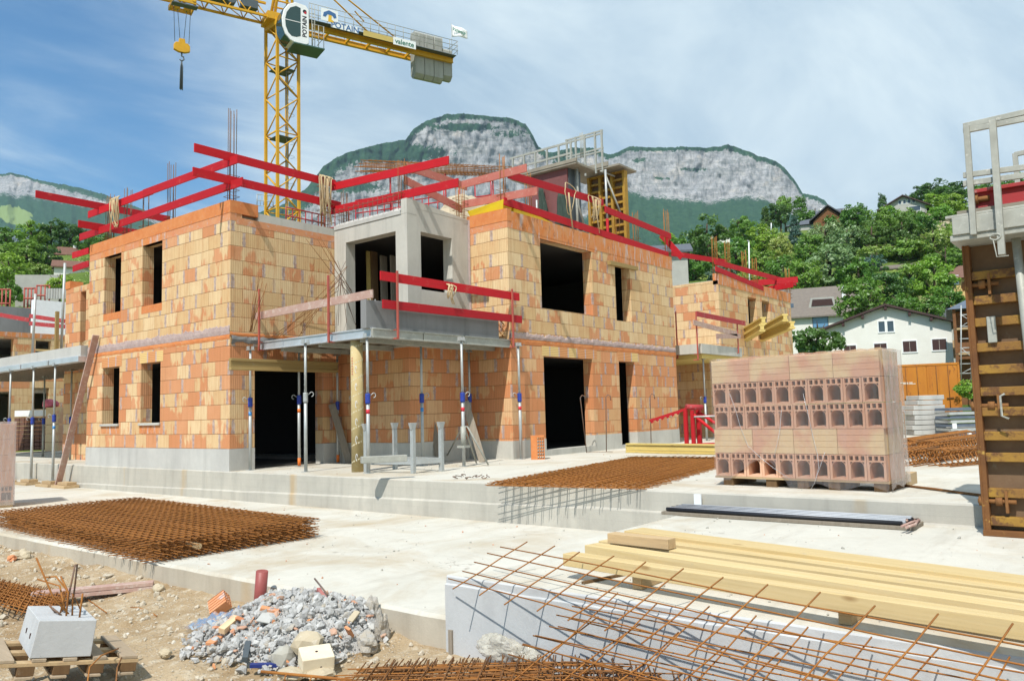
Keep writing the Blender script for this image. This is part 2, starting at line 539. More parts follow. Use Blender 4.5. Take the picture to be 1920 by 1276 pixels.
M['roof_grey'] = weather('grey_brown_roof_tiles', (.20, .17, .14), (.16, .135, .115), 3, .9, .3, 12, (.25, .21, .17), .6)
M['roof_slate'] = weather('blue_grey_slates', (.12, .15, .19), (.09, .11, .14), 3, .6, .3, 8)
M['roof_dark'] = weather('dark_grey_roof', (.075, .078, .085), (.055, .058, .064), 3, .7, .2, 8)
M['roof_brown'] = weather('brown_red_tiles', (.19, .10, .07), (.14, .075, .055), 3, .9, .3, 8)
M['orange'] = weather('rust_streaked_orange_paint', (.52, .20, .02), (.44, .15, .02), 1.6, .6, .1, 20, (.22, .075, .02), .58, stretch=(1, 1, .35))
M['bluestrip'] = plain('blue_plastic', (.015, .03, .16), .45)
M['plaster'] = weather('cream_block', (.72, .64, .48), (.64, .54, .38), 4, .9, .2)
def rubble_mat():
    t = NT('broken_concrete')
    p = t.pos()
    g = t.n('NewGeometry').outputs['Random Per Island']
    c = t.mix(g, (.36, .355, .34), (.66, .65, .62))
    g2 = t.math('FRACT', t.math('MULTIPLY', g, 17.3))
    c = t.mix(t.ramp(g2, .86, .88), c, (.46, .40, .31))
    c = t.mix(t.ramp(t.noise(p, 18, 7, .75), .35, .7), c, (.42, .41, .39))
    return t.done(c, .95, t.bump(t.noise(p, 42, 7, .75), .9, .02), spec=.1)


M['stone'] = weather('buff_limestone', (.50, .42, .29), (.40, .34, .24), 3, .95, .4, 15, (.56, .50, .40), .6)
M['stonegrey'] = weather('grey_stone', (.40, .38, .32), (.34, .33, .29), 3, .95, .4, 15)
M['pebble'] = weather('pebbles', (.52, .46, .36), (.42, .36, .27), .8, .95, .3, 20, (.60, .56, .48), .55, use='pos')
M['rubble'] = rubble_mat()
M['redpvc'] = plain('red_pipe', (.30, .075, .065), .5)
M['redwood'] = weather('dusty_red_timber', (.42, .17, .15), (.34, .11, .10), 4, .85, .2)
M['bark'] = weather('bark', (.10, .075, .05), (.07, .05, .035), 6, .95, .4)
M['cladding'] = weather('brown_larch_boards', (.20, .09, .035), (.15, .065, .025), 3, .8, .2)
M['inside'] = plain('painted_interior_shade', (.045, .043, .04), .95)  # near-black colour paints the shade of the rooms onto inner faces
M['text_dark'] = plain('black_lettering', (.01, .012, .02), .6)
M['text_green'] = plain('green_lettering', (.02, .16, .10), .6)
M['text_blue'] = plain('blue_lettering', (.05, .14, .32), .6)
M['text_yel'] = plain('yellow_print', (.75, .45, .03), .6)
M['cabglass'] = plain('green_tinted_glass', (.02, .055, .05), .08, 0, .7)
M['spiral'] = plain('pale_spiral', (.60, .54, .36), .7)
M['pinkcloth'] = plain('pink_cloth', (.70, .18, .25), .9)
M['pallet2'] = wood('worn_grey_pallet_boards', (.46, .36, .25), (.36, .28, .19), 1)
M['roof_brown2'] = weather('dark_brown_roof_edge', (.075, .045, .04), (.055, .035, .032), 3, .8, .2, 8)
M['roof_slate2'] = weather('grey_slate_roof', (.11, .12, .14), (.085, .092, .105), 3, .7, .2, 8)
M['pinkwall'] = plain('pink_chimney', (.45, .18, .14), .8)
M['clay_chip'] = weather('dusty_clay_chips', (.50, .26, .16), (.46, .33, .25), 4, .9, .3, 40, use='pos')
M['cw'] = concrete('counterweight_concrete', (.38, .38, .34), (.31, .31, .28), .4)
# ------------------------------------------------------------------ light and sky
SUN = V((-.565, -.165, .81)).normalized()
EL = math.asin(SUN.z)
AZ = math.atan2(SUN.x, SUN.y)      # clockwise from +Y
world = bpy.data.worlds.new('World')
sc.world = world
world.use_nodes = True
wt = world.node_tree
wt.nodes.clear()


def wn(typ, props=None, **ins):
    nd = wt.nodes.new('ShaderNode' + typ)
    for k, v in (props or {}).items(): setattr(nd, k, v)
    for k, v in ins.items():
        sk = nd.inputs[int(k[1:])] if k[0] == 'i' and k[1:].isdigit() else nd.inputs[k.replace('_', ' ')]
        if isinstance(v, bpy.types.NodeSocket): wt.links.new(v, sk)
        else: sk.default_value = v
    return nd


sky = wn('TexSky', {'sky_type': 'NISHITA'})
sky.sun_disc = False
sky.sun_elevation = EL
sky.sun_rotation = AZ
sky.altitude = 400
sky.air_density = 1.0
sky.dust_density = .6
sky.ozone_density = 1.2
gen = wn('TexCoord').outputs['Generated']
sp = wn('SeparateXYZ', None, Vector=gen)
# clouds on a flat layer high above: direction / height
zz = wn('Math', {'operation': 'ADD'}, i0=wn('Math', {'operation': 'MAXIMUM'}, i0=sp.outputs[2], i1=0.0).outputs[0], i1=.16).outputs[0]
cx = wn('Math', {'operation': 'DIVIDE'}, i0=sp.outputs[0], i1=zz).outputs[0]
cy = wn('Math', {'operation': 'DIVIDE'}, i0=sp.outputs[1], i1=zz).outputs[0]
cv = wn('CombineXYZ', None, X=cx, Y=cy, Z=0.0).outputs[0]
rot = wn('Mapping', None, Vector=cv, Rotation=(0, 0, math.radians(62)), Scale=(.55, 1.25, 1))
n1 = wn('TexNoise', None, Vector=rot.outputs[0], Scale=1.15, Detail=9.0, Roughness=.58, Distortion=.6).outputs[0]
n2 = wn('TexNoise', None, Vector=rot.outputs[0], Scale=.42, Detail=3.0, Roughness=.5).outputs[0]
# the cloud bank stands in the +X, -Y part of the sky, the +Y side is clear
side = wn('VectorMath', {'operation': 'DOT_PRODUCT'}, i0=gen, i1=tuple(RT0)).outputs['Value']
bank = wn('MapRange', {'interpolation_type': 'SMOOTHSTEP'}, Value=side, From_Min=-.50, From_Max=-.08, To_Min=-.22, To_Max=.50).outputs[0]
a = wn('Math', {'operation': 'MULTIPLY_ADD'}, i0=n2, i1=.55, i2=bank).outputs[0]
a = wn('Math', {'operation': 'ADD'}, i0=a, i1=n1).outputs[0]
cl = wn('MapRange', {'interpolation_type': 'SMOOTHSTEP'}, Value=a, From_Min=.60, From_Max=1.14).outputs[0]
shade = wn('MapRange', None, Value=n1, From_Min=.38, From_Max=.66, To_Min=0.0, To_Max=1.0).outputs[0]
cc = wt.nodes.new('ShaderNodeMix'); cc.data_type = 'RGBA'
wt.links.new(shade, cc.inputs[0])
cc.inputs[6].default_value = (3.4, 4.6, 5.7, 1)
cc.inputs[7].default_value = (7.2, 8.1, 8.3, 1)
hs0 = wn('HueSaturation', None, Saturation=1.25, Value=1.12, Color=sky.outputs[0])
hs = wt.nodes.new('ShaderNodeMix'); hs.data_type = 'RGBA'; hs.blend_type = 'MULTIPLY'; hs.inputs[0].default_value = 1
wt.links.new(hs0.outputs[0], hs.inputs[6]); hs.inputs[7].default_value = (.68, .98, 1.03, 1)
mx = wt.nodes.new('ShaderNodeMix'); mx.data_type = 'RGBA'
wt.links.new(cl, mx.inputs[0]); wt.links.new(hs.outputs[2], mx.inputs[6]); wt.links.new(cc.outputs[2], mx.inputs[7])
bg = wn('Background', None, Strength=.115, Color=mx.outputs[2])
wo = wn('OutputWorld')
wt.links.new(bg.outputs[0], wo.inputs[0])
ld = bpy.data.lights.new('sun', 'SUN')
ld.energy = 4.9
ld.angle = math.radians(.53)
ld.color = (1, .965, .91)
lo = bpy.data.objects.new('sun', ld)
COL.objects.link(lo)
lo.rotation_euler = (-SUN).to_track_quat('-Z', 'Y').to_euler()
sc.view_settings.view_transform = 'Standard'
sc.view_settings.look = 'None'
sc.view_settings.exposure = .2
sc.view_settings.gamma = 1
sc.render.engine = 'CYCLES'
sc.cycles.max_bounces = 8
sc.cycles.transparent_max_bounces = 16
sc.cycles.diffuse_bounces = 4


def interp(tab, x):
    if x <= tab[0][0]: return tab[0][1]
    for (a, b), (c, d) in zip(tab, tab[1:]):
        if x <= c:
            return b + (d - b) * (x - a) / (c - a)
    return tab[-1][1]


def fbm(p, o=5, l=2.1, g=.52):
    s = 0; a = 1; t = 0
    for _ in range(o):
        s += a * noise.noise(p); t += a; p = p * l; a *= g
    return s / t


# ------------------------------------------------------------------ mountains
def rock_mat():
    t = NT('limestone_and_forest')
    at = t.n('Attribute', {'attribute_name': 'forest'}).outputs['Fac']
    p = t.pos()
    km = t.mapv(p, (.01, .01, .01))
    st = t.noise(t.mapv(p, (.006, .006, .032)), 1.0, 7, .68, .5)
    cr = t.noise(t.mapv(p, (.055, .055, .011)), 1.0, 7, .72, .7)
    cr2 = t.noise(t.mapv(p, (.016, .016, .005)), 1.0, 6, .7, 1.2)
    c = t.mix(t.ramp(st, .32, .68), (.30, .305, .31), (.45, .435, .415))
    c = t.mix(t.math('MULTIPLY', t.ramp(cr2, .5, .6), .45), c, (.21, .215, .22))
    c = t.mix(t.math('MULTIPLY', t.ramp(cr, .5, .62), .65), c, (.17, .175, .18))
    c = t.mix(t.math('MULTIPLY', t.ramp(t.noise(km, 1.3, 4), .58, .7), .5), c, (.56, .47, .36))
    cr3 = t.noise(t.mapv(p, (.13, .13, .022)), 1.0, 5, .7, .6)
    c = t.mix(t.math('MULTIPLY', t.ramp(cr3, .5, .58), .5), c, (.14, .145, .15))
    le = t.noise(t.mapv(p, (.004, .004, .05)), 1.0, 6, .6, 1.0)
    c = t.mix(t.math('MULTIPLY', t.ramp(t.math('ABSOLUTE', t.math('SUBTRACT', le, .5)), .0, .035, 1.0, 0.0), .6), c, (.12, .135, .12))
    fn = t.noise(km, 8.0, 7, .72)
    f = t.ramp(t.math('ADD', at, t.math('MULTIPLY', t.math('SUBTRACT', fn, .5), 1.9)), .47, .53)
    fine = t.noise(p, .06, 5, .75)
    g = t.mix(t.ramp(fine, .35, .65), (.018, .055, .032), (.045, .10, .048))
    me = t.n('Attribute', {'attribute_name': 'meadow'}).outputs['Fac']
    g = t.mix(t.ramp(me, .4, .6), g, (.20, .27, .09))
    c = t.mix(f, c, g)
    h = t.math('ADD', t.math('MULTIPLY', st, 1.2), t.math('ADD', t.math('MULTIPLY', cr, 1.8), fine))
    return t.done(c, .95, t.bump(h, .55, 9.0), spec=.05)


M['rock'] = rock_mat()


def mountain(name, sky_l, base_l, x0, x1, step, depth, foot, cap, patch, meadow=None, seed=0):
    cols = int((x1 - x0) / step) + 1
    ts = [-.30, -.15, -.06] + [i / 120 for i in range(121)]
    vs = []; fo = []; md = []
    for i in range(cols):
        px = x0 + i * step
        ys = interp(sky_l, px) + 1.6 * noise.noise(V((px * .35, seed, 0))) + 2.2 * noise.noise(V((px * .07, seed, 3)))
        yb = interp(base_l, px) + 6 * noise.noise(V((px * .05, seed, 7)))
        for t in ts:
            if t < 0:
                y = ys - t * 120; D = depth * (1.03 - t * 1.3)
                vs.append(CAM + ray(px, y) * D); fo.append(1); md.append(0); continue
            y = ys + (foot - ys) * t ** 1.15
            q = V((px * .026, y * .011, seed))
            rg = 1 - abs(fbm(q * 1.6, 5)) * 2
            crag = fbm(V((px * .085, y * .022, seed + 4)), 5)
            if y < yb:
                k = (yb - y) / max(yb - ys, 1)
                D = depth * (1 - .035 * (1 - k))
                led = abs(((y * .045 + .4 * fbm(q, 3)) % 1) - .5)
                am = .012
                D *= 1 + am * (rg - .5) + .006 * crag + .0012 * led
                w = max(0, 1 - (y - ys) / (1.7 * interp(cap, px)))
                w = max(w, patch(px, y))
                fo.append(min(1, w * 1.25) * .95 + max(0, .22 - (yb - y) / 90) + .22 * max(0, fbm(q * 2.2 + V((9, 0, 0)), 4)) + .05)
                md.append(0)
            else:
                k = (y - yb) / (foot - yb)
                D = depth * (.965 - .42 * min(1, k) ** .8) * (1 + .02 * fbm(q * 1.5, 4) + .004 * noise.noise(V((px * .4, y * .5, seed))))
                fo.append(min(1.25, .30 + (y - yb) / 26)); md.append(meadow(px, y) if meadow else 0)
            vs.append(CAM + ray(px, y) * D)
    n = len(ts)
    mb = MB()
    mb.faces(vs, [(i * n + j, (i + 1) * n + j, (i + 1) * n + j + 1, i * n + j + 1) for i in range(cols - 1) for j in range(n - 1)], True)
    o = struct(name, mb, M['rock'])
    for nm, arr in (('forest', fo), ('meadow', md)):
        o.data.attributes.new(nm, 'FLOAT', 'POINT').data.foreach_set('value', arr)
    return o


def gauss(x, c, w): return math.exp(-((x - c) / w) ** 2)


mountain('mountain', [(420, 420), (540, 380), (575, 352), (605, 314), (625, 298), (660, 283), (720, 268), (760, 262), (775, 242), (800, 226), (840, 214), (870, 213), (900, 216), (960, 222), (985, 232), (1000, 255), (1008, 272), (1022, 285), (1045, 284), (1070, 277), (1110, 277), (1140, 290), (1160, 285), (1180, 274), (1230, 277), (1280, 275), (1330, 277), (1365, 271), (1390, 279), (1420, 291), (1455, 302), (1475, 318), (1490, 338), (1505, 362), (1530, 367), (1545, 375), (1556, 388), (1600, 430), (1700, 470)],
         [(500, 440), (620, 430), (900, 470), (1100, 400), (1170, 352), (1230, 364), (1280, 371), (1340, 374), (1400, 362), (1440, 372), (1465, 384), (1500, 400), (1560, 402)],
         380, 1700, 2.5, 2600, 640,
         [(560, 40), (660, 22), (750, 34), (775, 12), (900, 8), (990, 9), (1060, 16), (1130, 8), (1300, 6), (1370, 9), (1500, 8)],
         lambda px, y: max(1.1 * gauss(px, 725, 110) * gauss(y, 288, 17), .85 * gauss(px, 870, 70) * gauss(y, 238, 8), .75 * gauss(px, 660, 60) * gauss(y, 350, 14), .5 * gauss(px, 1200, 25) * gauss(y, 300, 6), .5 * gauss(px, 1300, 40) * gauss(y, 318, 5), .45 * gauss(px, 1240, 30) * gauss(y, 335, 4), .6 * gauss(px, 1060, 30) * gauss(y, 300, 25), .42 * gauss(px, 960, 60) * gauss(y, 250, 12)), seed=2)
mountain('far_mountain', [(-200, 338), (-60, 328), (0, 326), (20, 324), (45, 329), (75, 338), (150, 352), (200, 366), (232, 379), (270, 393), (300, 405), (330, 416), (420, 450), (560, 480)],
         [(-200, 368), (0, 358), (40, 362), (70, 364), (150, 378), (232, 393), (330, 425), (560, 495)], -220, 640, 2.5, 3300, 650,
         [(-200, 3), (60, 4), (120, 9), (300, 12)], lambda px, y: 0.0,
         lambda px, y: 1.0 * (gauss(px - (y - 405) * .7, 28, 34) * gauss(y, 404, 20) > .42 + .2 * noise.noise(V((px * .1, y * .15, 0)))), seed=11)

# ------------------------------------------------------------------ hillside, ground, slabs
RIDGE = [(-400, 452), (-200, 452), (0, 450), (100, 455), (180, 462), (280, 520), (420, 600), (700, 610), (1000, 560), (1150, 515), (1300, 478), (1400, 455), (1500, 430), (1600, 408), (1700, 396), (1830, 382), (2000, 372), (2300, 372)]


def hill_h(px, D):
    yr = interp(RIDGE, px)
    zr = 1.75 + (772 - .027 * (px - 960) - yr) / 1500 * 180
    prof = interp([(0, .2), (30, .35), (44, 1.0), (60, 2.0), (75, 4.4), (90, 7.8), (180, 45), (230, 49), (300, 44), (420, 20), (600, -6)], D)
    k = zr / 45
    z = prof * (k if prof > 5 else 1 - (1 - k) * prof / 5)
    z += .035 * (D - 28) * noise.noise(V((px * .006, D * .03, 2))) * .5 if D > 40 else 0
    return z


def px_of(x, y):
    d = V((x, y, 0))
    dep = d.dot(HF)
    return 960 + 1500 * d.dot(RT0) / max(dep, .1), dep


def hill_z(x, y):
    px, D = px_of(x, y)
    return hill_h(px, D)


def grass_mat():
    t = NT('hillside_grass')
    p = t.pos()
    c = t.mix(t.ramp(t.noise(p, .12, 6, .65), .35, .65), (.075, .13, .025), (.15, .20, .05))
    c = t.mix(t.ramp(t.noise(p, .05, 5, .6), .55, .68), c, (.25, .23, .10))
    c = t.mix(t.math('MULTIPLY', t.ramp(t.noise(p, 1.6, 4, .7), .5, .7), .5), c, (.03, .07, .015))
    return t.done(c, .95, t.bump(t.noise(p, 2.2, 6, .7), .8, .25), spec=.05)


M['grass'] = grass_mat()
mb = MB()
ds = [29, 33, 38, 44, 50, 56, 62, 68, 74, 80, 86] + [90 + 5 * i for i in range(30)] + [250, 270, 300, 340, 400, 480, 600]
pxs = list(range(-900, 2900, 40))
vs = []
for px in pxs:
    for D in ds:
        b = HF * D + RT0 * (D * (px - 960) / 1500)
        vs.append((b.x, b.y, hill_h(px, D)))
n = len(ds)
mb.faces(vs, [(i * n + j, (i + 1) * n + j, (i + 1) * n + j + 1, i * n + j + 1) for i in range(len(pxs) - 1) for j in range(n - 1)], True)
struct('hillside', mb, M['grass'])

# valley floor under everything, out to the mountains
mb = MB()
mb.poly([(-1500, -1500, -7), (4600, -1500, -7), (4600, 4600, -7), (-1500, 4600, -7)])
struct('valley_ground', mb, M['grass'])


def dirt_mat():
    t = NT('stony_dirt')
    p = t.pos()
    c = t.mix(t.ramp(t.noise(p, 1.1, 8, .65), .35, .65), (.30, .205, .11), (.45, .35, .225))
    c = t.mix(t.ramp(t.noise(p, 7, 6, .7), .52, .66), c, (.52, .44, .32))
    v = t.n('TexVoronoi', {'feature': 'F1'}, Scale=26.0, Vector=p)
    c = t.mix(t.math('MULTIPLY', t.ramp(v.outputs[0], .16, .3, 1.0, 0.0), .7), c, t.mix(t.n('SeparateColor', None, Color=v.outputs[1]).outputs[0], (.38, .30, .20), (.66, .60, .50)))
    h = t.math('ADD', t.noise(p, 14, 8, .75), t.math('MULTIPLY', t.ramp(v.outputs[0], 0.0, .4, 1.0, 0.0), .6))
    return t.done(c, .95, t.bump(h, .8, .03), spec=.1)


M['dirt'] = dirt_mat()


def dirt_h(x, y):
    z = -.27 - .10 * max(0, 5.2 - x) + .05 * max(0, y - 9) * .6
    z = min(z, -.2)
    p = V((x, y, 0))
    z += .05 * noise.noise(p * .8) + .05 * fbm(p * 2.3, 4) + .02 * noise.noise(p * 9)
    e = max(0, 1 - abs(5.2 - x) / .5)
    if y > 5: z += .07 * e * (noise.noise(V((y * 1.1, 3, 0))) + .2)
    return z


mb = MB()
nx, ny = 78, 300
vs = []
for i in range(nx + 1):
    for j in range(ny + 1):
        x = 1.3 + 4.0 * i / nx; y = -1.5 + 21.5 * j / ny
        vs.append((x, y, dirt_h(x, y)))
m1 = ny + 1
mb.faces(vs, [(i * m1 + j, (i + 1) * m1 + j, (i + 1) * m1 + j + 1, i * m1 + j + 1) for i in range(nx) for j in range(ny)], True)
struct('dirt_ground', mb, M['dirt'])
mb = MB()
mb.poly([(-40, -40, -.75), (60, -40, -.75), (60, 60, -.75), (-40, 60, -.75)])
struct('earth_ground', mb, M['dirt'])
mb = MB()
for _ in range(7000):
    x = 5.15 - 3.4 * random.random() ** .9; y = R(2.5, 17)
    r = .004 + .036 * random.random() ** 5
    if y > 9: r *= 1.3
    mb.rock((x, y, dirt_h(x, y) + r * .2), r, R(0, 99), (1, R(.6, 1), R(.45, .8)), sub=1 if r > .02 else 1, rough=.3)
single('gravel', None, None, mb, M['pebble'], kind='stuff')

# lower slab: its edge breaks a little
mb = MB()
ye = [4.9 + .31 * i for i in range(96)]
vs = []
for y in ye:
    j = .012 * noise.noise(V((y * 3, 0, 0))) + .012 * noise.noise(V((y * 11, 0, 0)))
    k = .02 * noise.noise(V((y * 2, 5, 0)))
    vs += [(5.2 + j, y, -.9), (5.2 + j, y, -.035 + k * .3), (5.225 + j, y, 0), (5.36 + k, y, 0), (10.08, y, 0)]
mb.faces(vs, [(i * 5 + j, i * 5 + j + 1, (i + 1) * 5 + j + 1, (i + 1) * 5 + j) for i in range(len(ye) - 1) for j in range(1, 4)])
mb.m = 1
mb.faces(vs, [(i * 5, i * 5 + 1, (i + 1) * 5 + 1, (i + 1) * 5) for i in range(len(ye) - 1)])
mb.poly([vs[0], vs[1], vs[2], vs[3], vs[4], (10.08, 4.9, -.9)])
struct('lower_slab', mb, [M['slab'], M['conc_side']])
# platform where the timber lies
mb = MB()
PX0, PY1, PZ = 5.15, 4.88, .36
ys = [PY1 - .2 * i for i in range(46)]
vs = []
for y in ys:
    j = .010 * noise.noise(V((y * 4, 2, 0)))
    k = .02 * noise.noise(V((y * 9, 4, 0)))
    vs += [(PX0, y, -.9), (PX0, y, PZ - .075 + k), (PX0 + .018, y, PZ - .065 + k), (PX0 + .018 + j, y, PZ - .012), (PX0 + .03 + j, y, PZ), (10.08, y, PZ)]
q = 6
mb.faces(vs, [(i * q + j, i * q + j + 1, (i + 1) * q + j + 1, (i + 1) * q + j) for i in range(len(ys) - 1) for j in (0, 1, 2, 3)])
mb.poly([vs[0], vs[1], vs[2], vs[3], vs[4], vs[5], (10.08, PY1, -.9)])
mb.m = 1
mb.faces(vs, [(i * q + 4, i * q + 5, (i + 1) * q + 5, (i + 1) * q + 4) for i in range(len(ys) - 1)])
struct('platform_slab', mb, [M['conc_blue'], M['slab']])
# terrace: wall face and paved top
TZ = .61
mb = MB()
ys = [-6 + .5 * i for i in range(89)]
vs = []
for y in ys:
    k = .012 * noise.noise(V((y * 5, 7, 0)))
    led = TZ - .30 - .012 * (y - 8) + k
    vs += [(10.03, y, -.3), (10.03, y, led - .03), (10.062, y, led + k), (10.062, y, TZ - .02), (10.085, y, TZ)]
mb.faces(vs, [(i * 5 + j, i * 5 + j + 1, (i + 1) * 5 + j + 1, (i + 1) * 5 + j) for i in range(len(ys) - 1) for j in range(4)])
mb.m = 1
mb.poly([(10.085, -6, TZ), (60, -6, TZ), (60, 38, TZ), (10.085, 38, TZ)])
struct('terrace', mb, [M['conc_wall'], M['slab']])
# ------------------------------------------------------------------ houses under construction
def lintel_mat():
    t = NT('ribbed_cream_lintel_blocks')
    p = t.pos()
    s = t.n('SeparateXYZ', None, Vector=p)
    u = t.math('ADD', s.outputs[0], s.outputs[1])
    cell = t.math('FLOOR', t.math('DIVIDE', u, .42))
    w = t.n('TexWhiteNoise', {'noise_dimensions': '1D'}, W=cell).outputs[0]
    c = t.mix(t.ramp(w, .5, .6), (.68, .47, .20), (.60, .28, .12))
    r = t.math('SINE', t.math('MULTIPLY', s.outputs[2], 2 * PI / .045))
    c = t.mix(t.math('MULTIPLY', t.ramp(r, .2, 1), .2), c, (.36, .16, .06))
    d = t.math('FRACT', t.math('DIVIDE', u, .42))
    d = t.math('MULTIPLY', t.math('MINIMUM', d, t.math('SUBTRACT', 1.0, d)), .42)
    wid = t.math('ADD', .012, t.math('MULTIPLY', t.noise(p, 8, 3), .04))
    c = t.mix(t.math('MULTIPLY', t.ramp(t.math('SUBTRACT', wid, d), 0, .01), .8), c, (.46, .37, .36))
    return t.done(c, .85, t.bump(r, .4, .006), spec=.15)


M['lintel'] = lintel_mat()


def sill_mat():
    t = NT('stained_orange_blocks')
    p = t.pos()
    s = t.n('SeparateXYZ', None, Vector=p)
    c = t.mix(t.ramp(t.noise(p, 3, 6, .7), .35, .65), (.60, .20, .06), (.58, .27, .12))
    st = t.noise(t.mapv(p, (5, 5, .9)), 1.6, 7, .7)
    c = t.mix(t.math('MULTIPLY', t.ramp(st, .53, .62), .8), c, (.52, .42, .38))
    c = t.mix(t.math('MULTIPLY', t.ramp(t.noise(t.mapv(p, (3, 3, 1.2)), 2.6, 6, .7), .58, .66), .7), c, (.30, .12, .06))
    u = t.math('ADD', s.outputs[0], s.outputs[1])
    f = t.math('FRACT', t.math('DIVIDE', u, .62))
    c = t.mix(t.ramp(f, .0, .02, .6, 0.0), c, (.50, .42, .40))
    return t.done(c, .9, t.bump(t.noise(p, 18, 7, .7), .5, .015), spec=.1)


M['stained'] = sill_mat()


def wall(mb, ax, c0, c1, u0, u1, z0, z1, holes=(), inner=1):
    """wall in the plane ax = c0 (outer) .. c1 (inner); holes = (ua, ub, za, zb)"""
    us = sorted({u0, u1} | {max(u0, min(u1, k)) for h in holes for k in h[:2]})
    zs = sorted({z0, z1} | {max(z0, min(z1, k)) for h in holes for k in h[2:]})
    P = (lambda c, u, z: (c, u, z)) if ax == 'x' else (lambda c, u, z: (u, c, z))
    def solid(i, j):
        if i < 0 or j < 0 or i >= len(us) - 1 or j >= len(zs) - 1: return False
        u = (us[i] + us[i + 1]) / 2; z = (zs[j] + zs[j + 1]) / 2
        return not any(h[0] < u < h[1] and h[2] < z < h[3] for h in holes)
    for i in range(len(us) - 1):
        for j in range(len(zs) - 1):
            if not solid(i, j): continue
            a, b, c, d = us[i], us[i + 1], zs[j], zs[j + 1]
            mb.poly([P(c0, a, c), P(c0, b, c), P(c0, b, d), P(c0, a, d)])
            mb.m = inner
            mb.poly([P(c1, a, c), P(c1, b, c), P(c1, b, d), P(c1, a, d)])
            mb.m = 0
            if not solid(i - 1, j): mb.poly([P(c0, a, c), P(c1, a, c), P(c1, a, d), P(c0, a, d)])
            if not solid(i + 1, j): mb.poly([P(c0, b, c), P(c1, b, c), P(c1, b, d), P(c0, b, d)])
            if not solid(i, j - 1): mb.poly([P(c0, a, c), P(c1, a, c), P(c1, b, c), P(c0, b, c)])
            if not solid(i, j + 1): mb.poly([P(c0, a, d), P(c1, a, d), P(c1, b, d), P(c0, b, d)])


def band(mb, ax, c, u0, u1, z0, z1, amp, proud=.006, sgn=-1, lo=.012):
    """thin strip of mortar on a wall with ragged edges"""
    n = max(2, int((u1 - u0) / .045))
    P = (lambda k, u, z: (c + sgn * k, u, z)) if ax == 'x' else (lambda k, u, z: (u, c + sgn * k, z))
    vs = []
    for i in range(n + 1):
        u = u0 + (u1 - u0) * i / n
        t = amp * (.6 * noise.noise(V((u * 3.1, c, 1))) + .5 * noise.noise(V((u * 11, c, 4))) + .3 * random.random())
        b = lo * (noise.noise(V((u * 4, c, 9))) + .6 * noise.noise(V((u * 15, c, 2))))
        m = (z0 + z1) / 2
        k = proud * (1.5 + 2.2 * noise.noise(V((u * 5, c, 6))))
        vs += [P(0, u, z0 + b), P(proud, u, z0 + b + .004), P(max(proud, k) + .004, u, m), P(proud, u, z1 + t - .01), P(0, u, z1 + t)]
    mb.faces(vs, [(i * 5 + j, i * 5 + j + 1, (i + 1) * 5 + j + 1, (i + 1) * 5 + j) for i in range(n) for j in range(4)])


XA, YA, XM, YM, XB, YB, XR, YE = 10.1, 16.05, 13.1, 13.42, 15.25, 12.1, 24.0, 23.05
ZP, ZF, ZW, ZT = 1.10, 3.53, 6.45, 6.74
hA = [(21.2, 22.15, 1.72, 3.23), (19.08, 20.06, 1.72, 3.23)]
hAu = [(21.2, 22.15, 4.69, 6.27), (19.06, 20.06, 4.69, 6.27)]
A = thing('brick_building', 'two storey clay block shell with four narrow window openings beside the leaning board', 'building', (XA, YA, TZ), 'row of unfinished brick houses')
m = MB()
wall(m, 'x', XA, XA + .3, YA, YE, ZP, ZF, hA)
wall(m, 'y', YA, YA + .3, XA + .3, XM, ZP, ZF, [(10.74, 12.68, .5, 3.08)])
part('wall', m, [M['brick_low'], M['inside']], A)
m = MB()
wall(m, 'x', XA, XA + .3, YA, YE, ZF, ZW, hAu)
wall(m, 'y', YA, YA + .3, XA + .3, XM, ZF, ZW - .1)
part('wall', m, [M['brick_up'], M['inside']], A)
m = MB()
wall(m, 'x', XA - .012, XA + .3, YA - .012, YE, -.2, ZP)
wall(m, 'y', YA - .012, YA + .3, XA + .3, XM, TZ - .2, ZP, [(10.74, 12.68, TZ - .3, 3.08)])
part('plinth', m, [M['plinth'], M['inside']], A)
m = MB()
wall(m, 'x', XA - .004, XA + .15, YA - .004, YE, 6.27, 6.45)
wall(m, 'y', YA - .004, YA + .15, XA + .15, XM, 6.2, 6.36)
part('lintel_band', m, [M['clay_lintel']] * 2, A)
m = MB()
wall(m, 'x', XA - .012, XA + .14, YA - .012, YE, 6.45, 6.74)
wall(m, 'y', YA - .012, YA + .14, XA + .14, XA + .72, 6.45, 6.74)
part('parapet', m, [M['clay'], M['clay']], A, bevel=.008)
m = MB()
m.m = 1; m.box(XA + .3, XM, YA + .3, YE, 3.28, 3.5); m.box(XA + .3, XM, YA + .3, YE, TZ + .004, TZ + .05)
m.box(XA + .3, XM, YA + .3, YE, 6.285, 6.40); m.m = 0; m.box(XA + .16, XM, YA + .16, YE, 6.405, 6.56)
wall(m, 'y', YA + .0, YA + .16, XA + .72, XM, 6.36, 6.55, inner=0)
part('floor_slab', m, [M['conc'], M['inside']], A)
m = MB()
band(m, 'x', XA, YA, YE, 3.66, 3.84, .10)
part('mortar_band', m, M['mortar'], A)
m = MB()
band(m, 'x', XA, YA, YE, 3.55, 3.66, .02, .004)
band(m, 'y', YA, XA, XM, 3.62, 3.70, .03, .004)
part('clay_band', m, M['clay'], A)
for h in hA:
    m = MB(); m.box(XA - .004, XA + .05, h[0] - .12, h[1] + .06, 3.23, 3.5)
    part('lintel', m, M['lintel'], A)
    m = MB(); m.box(XA - .05, XA + .33, h[0] - .03, h[1] + .03, 1.66, 1.722)
    part('window_sill', m, M['conc'], A, bevel=.008)
    m = MB(); m.box(XA - .003, XA + .05, h[0] - .04, h[1] + .04, 1.46, 1.658)
    part('sill_block', m, M['stained'], A)
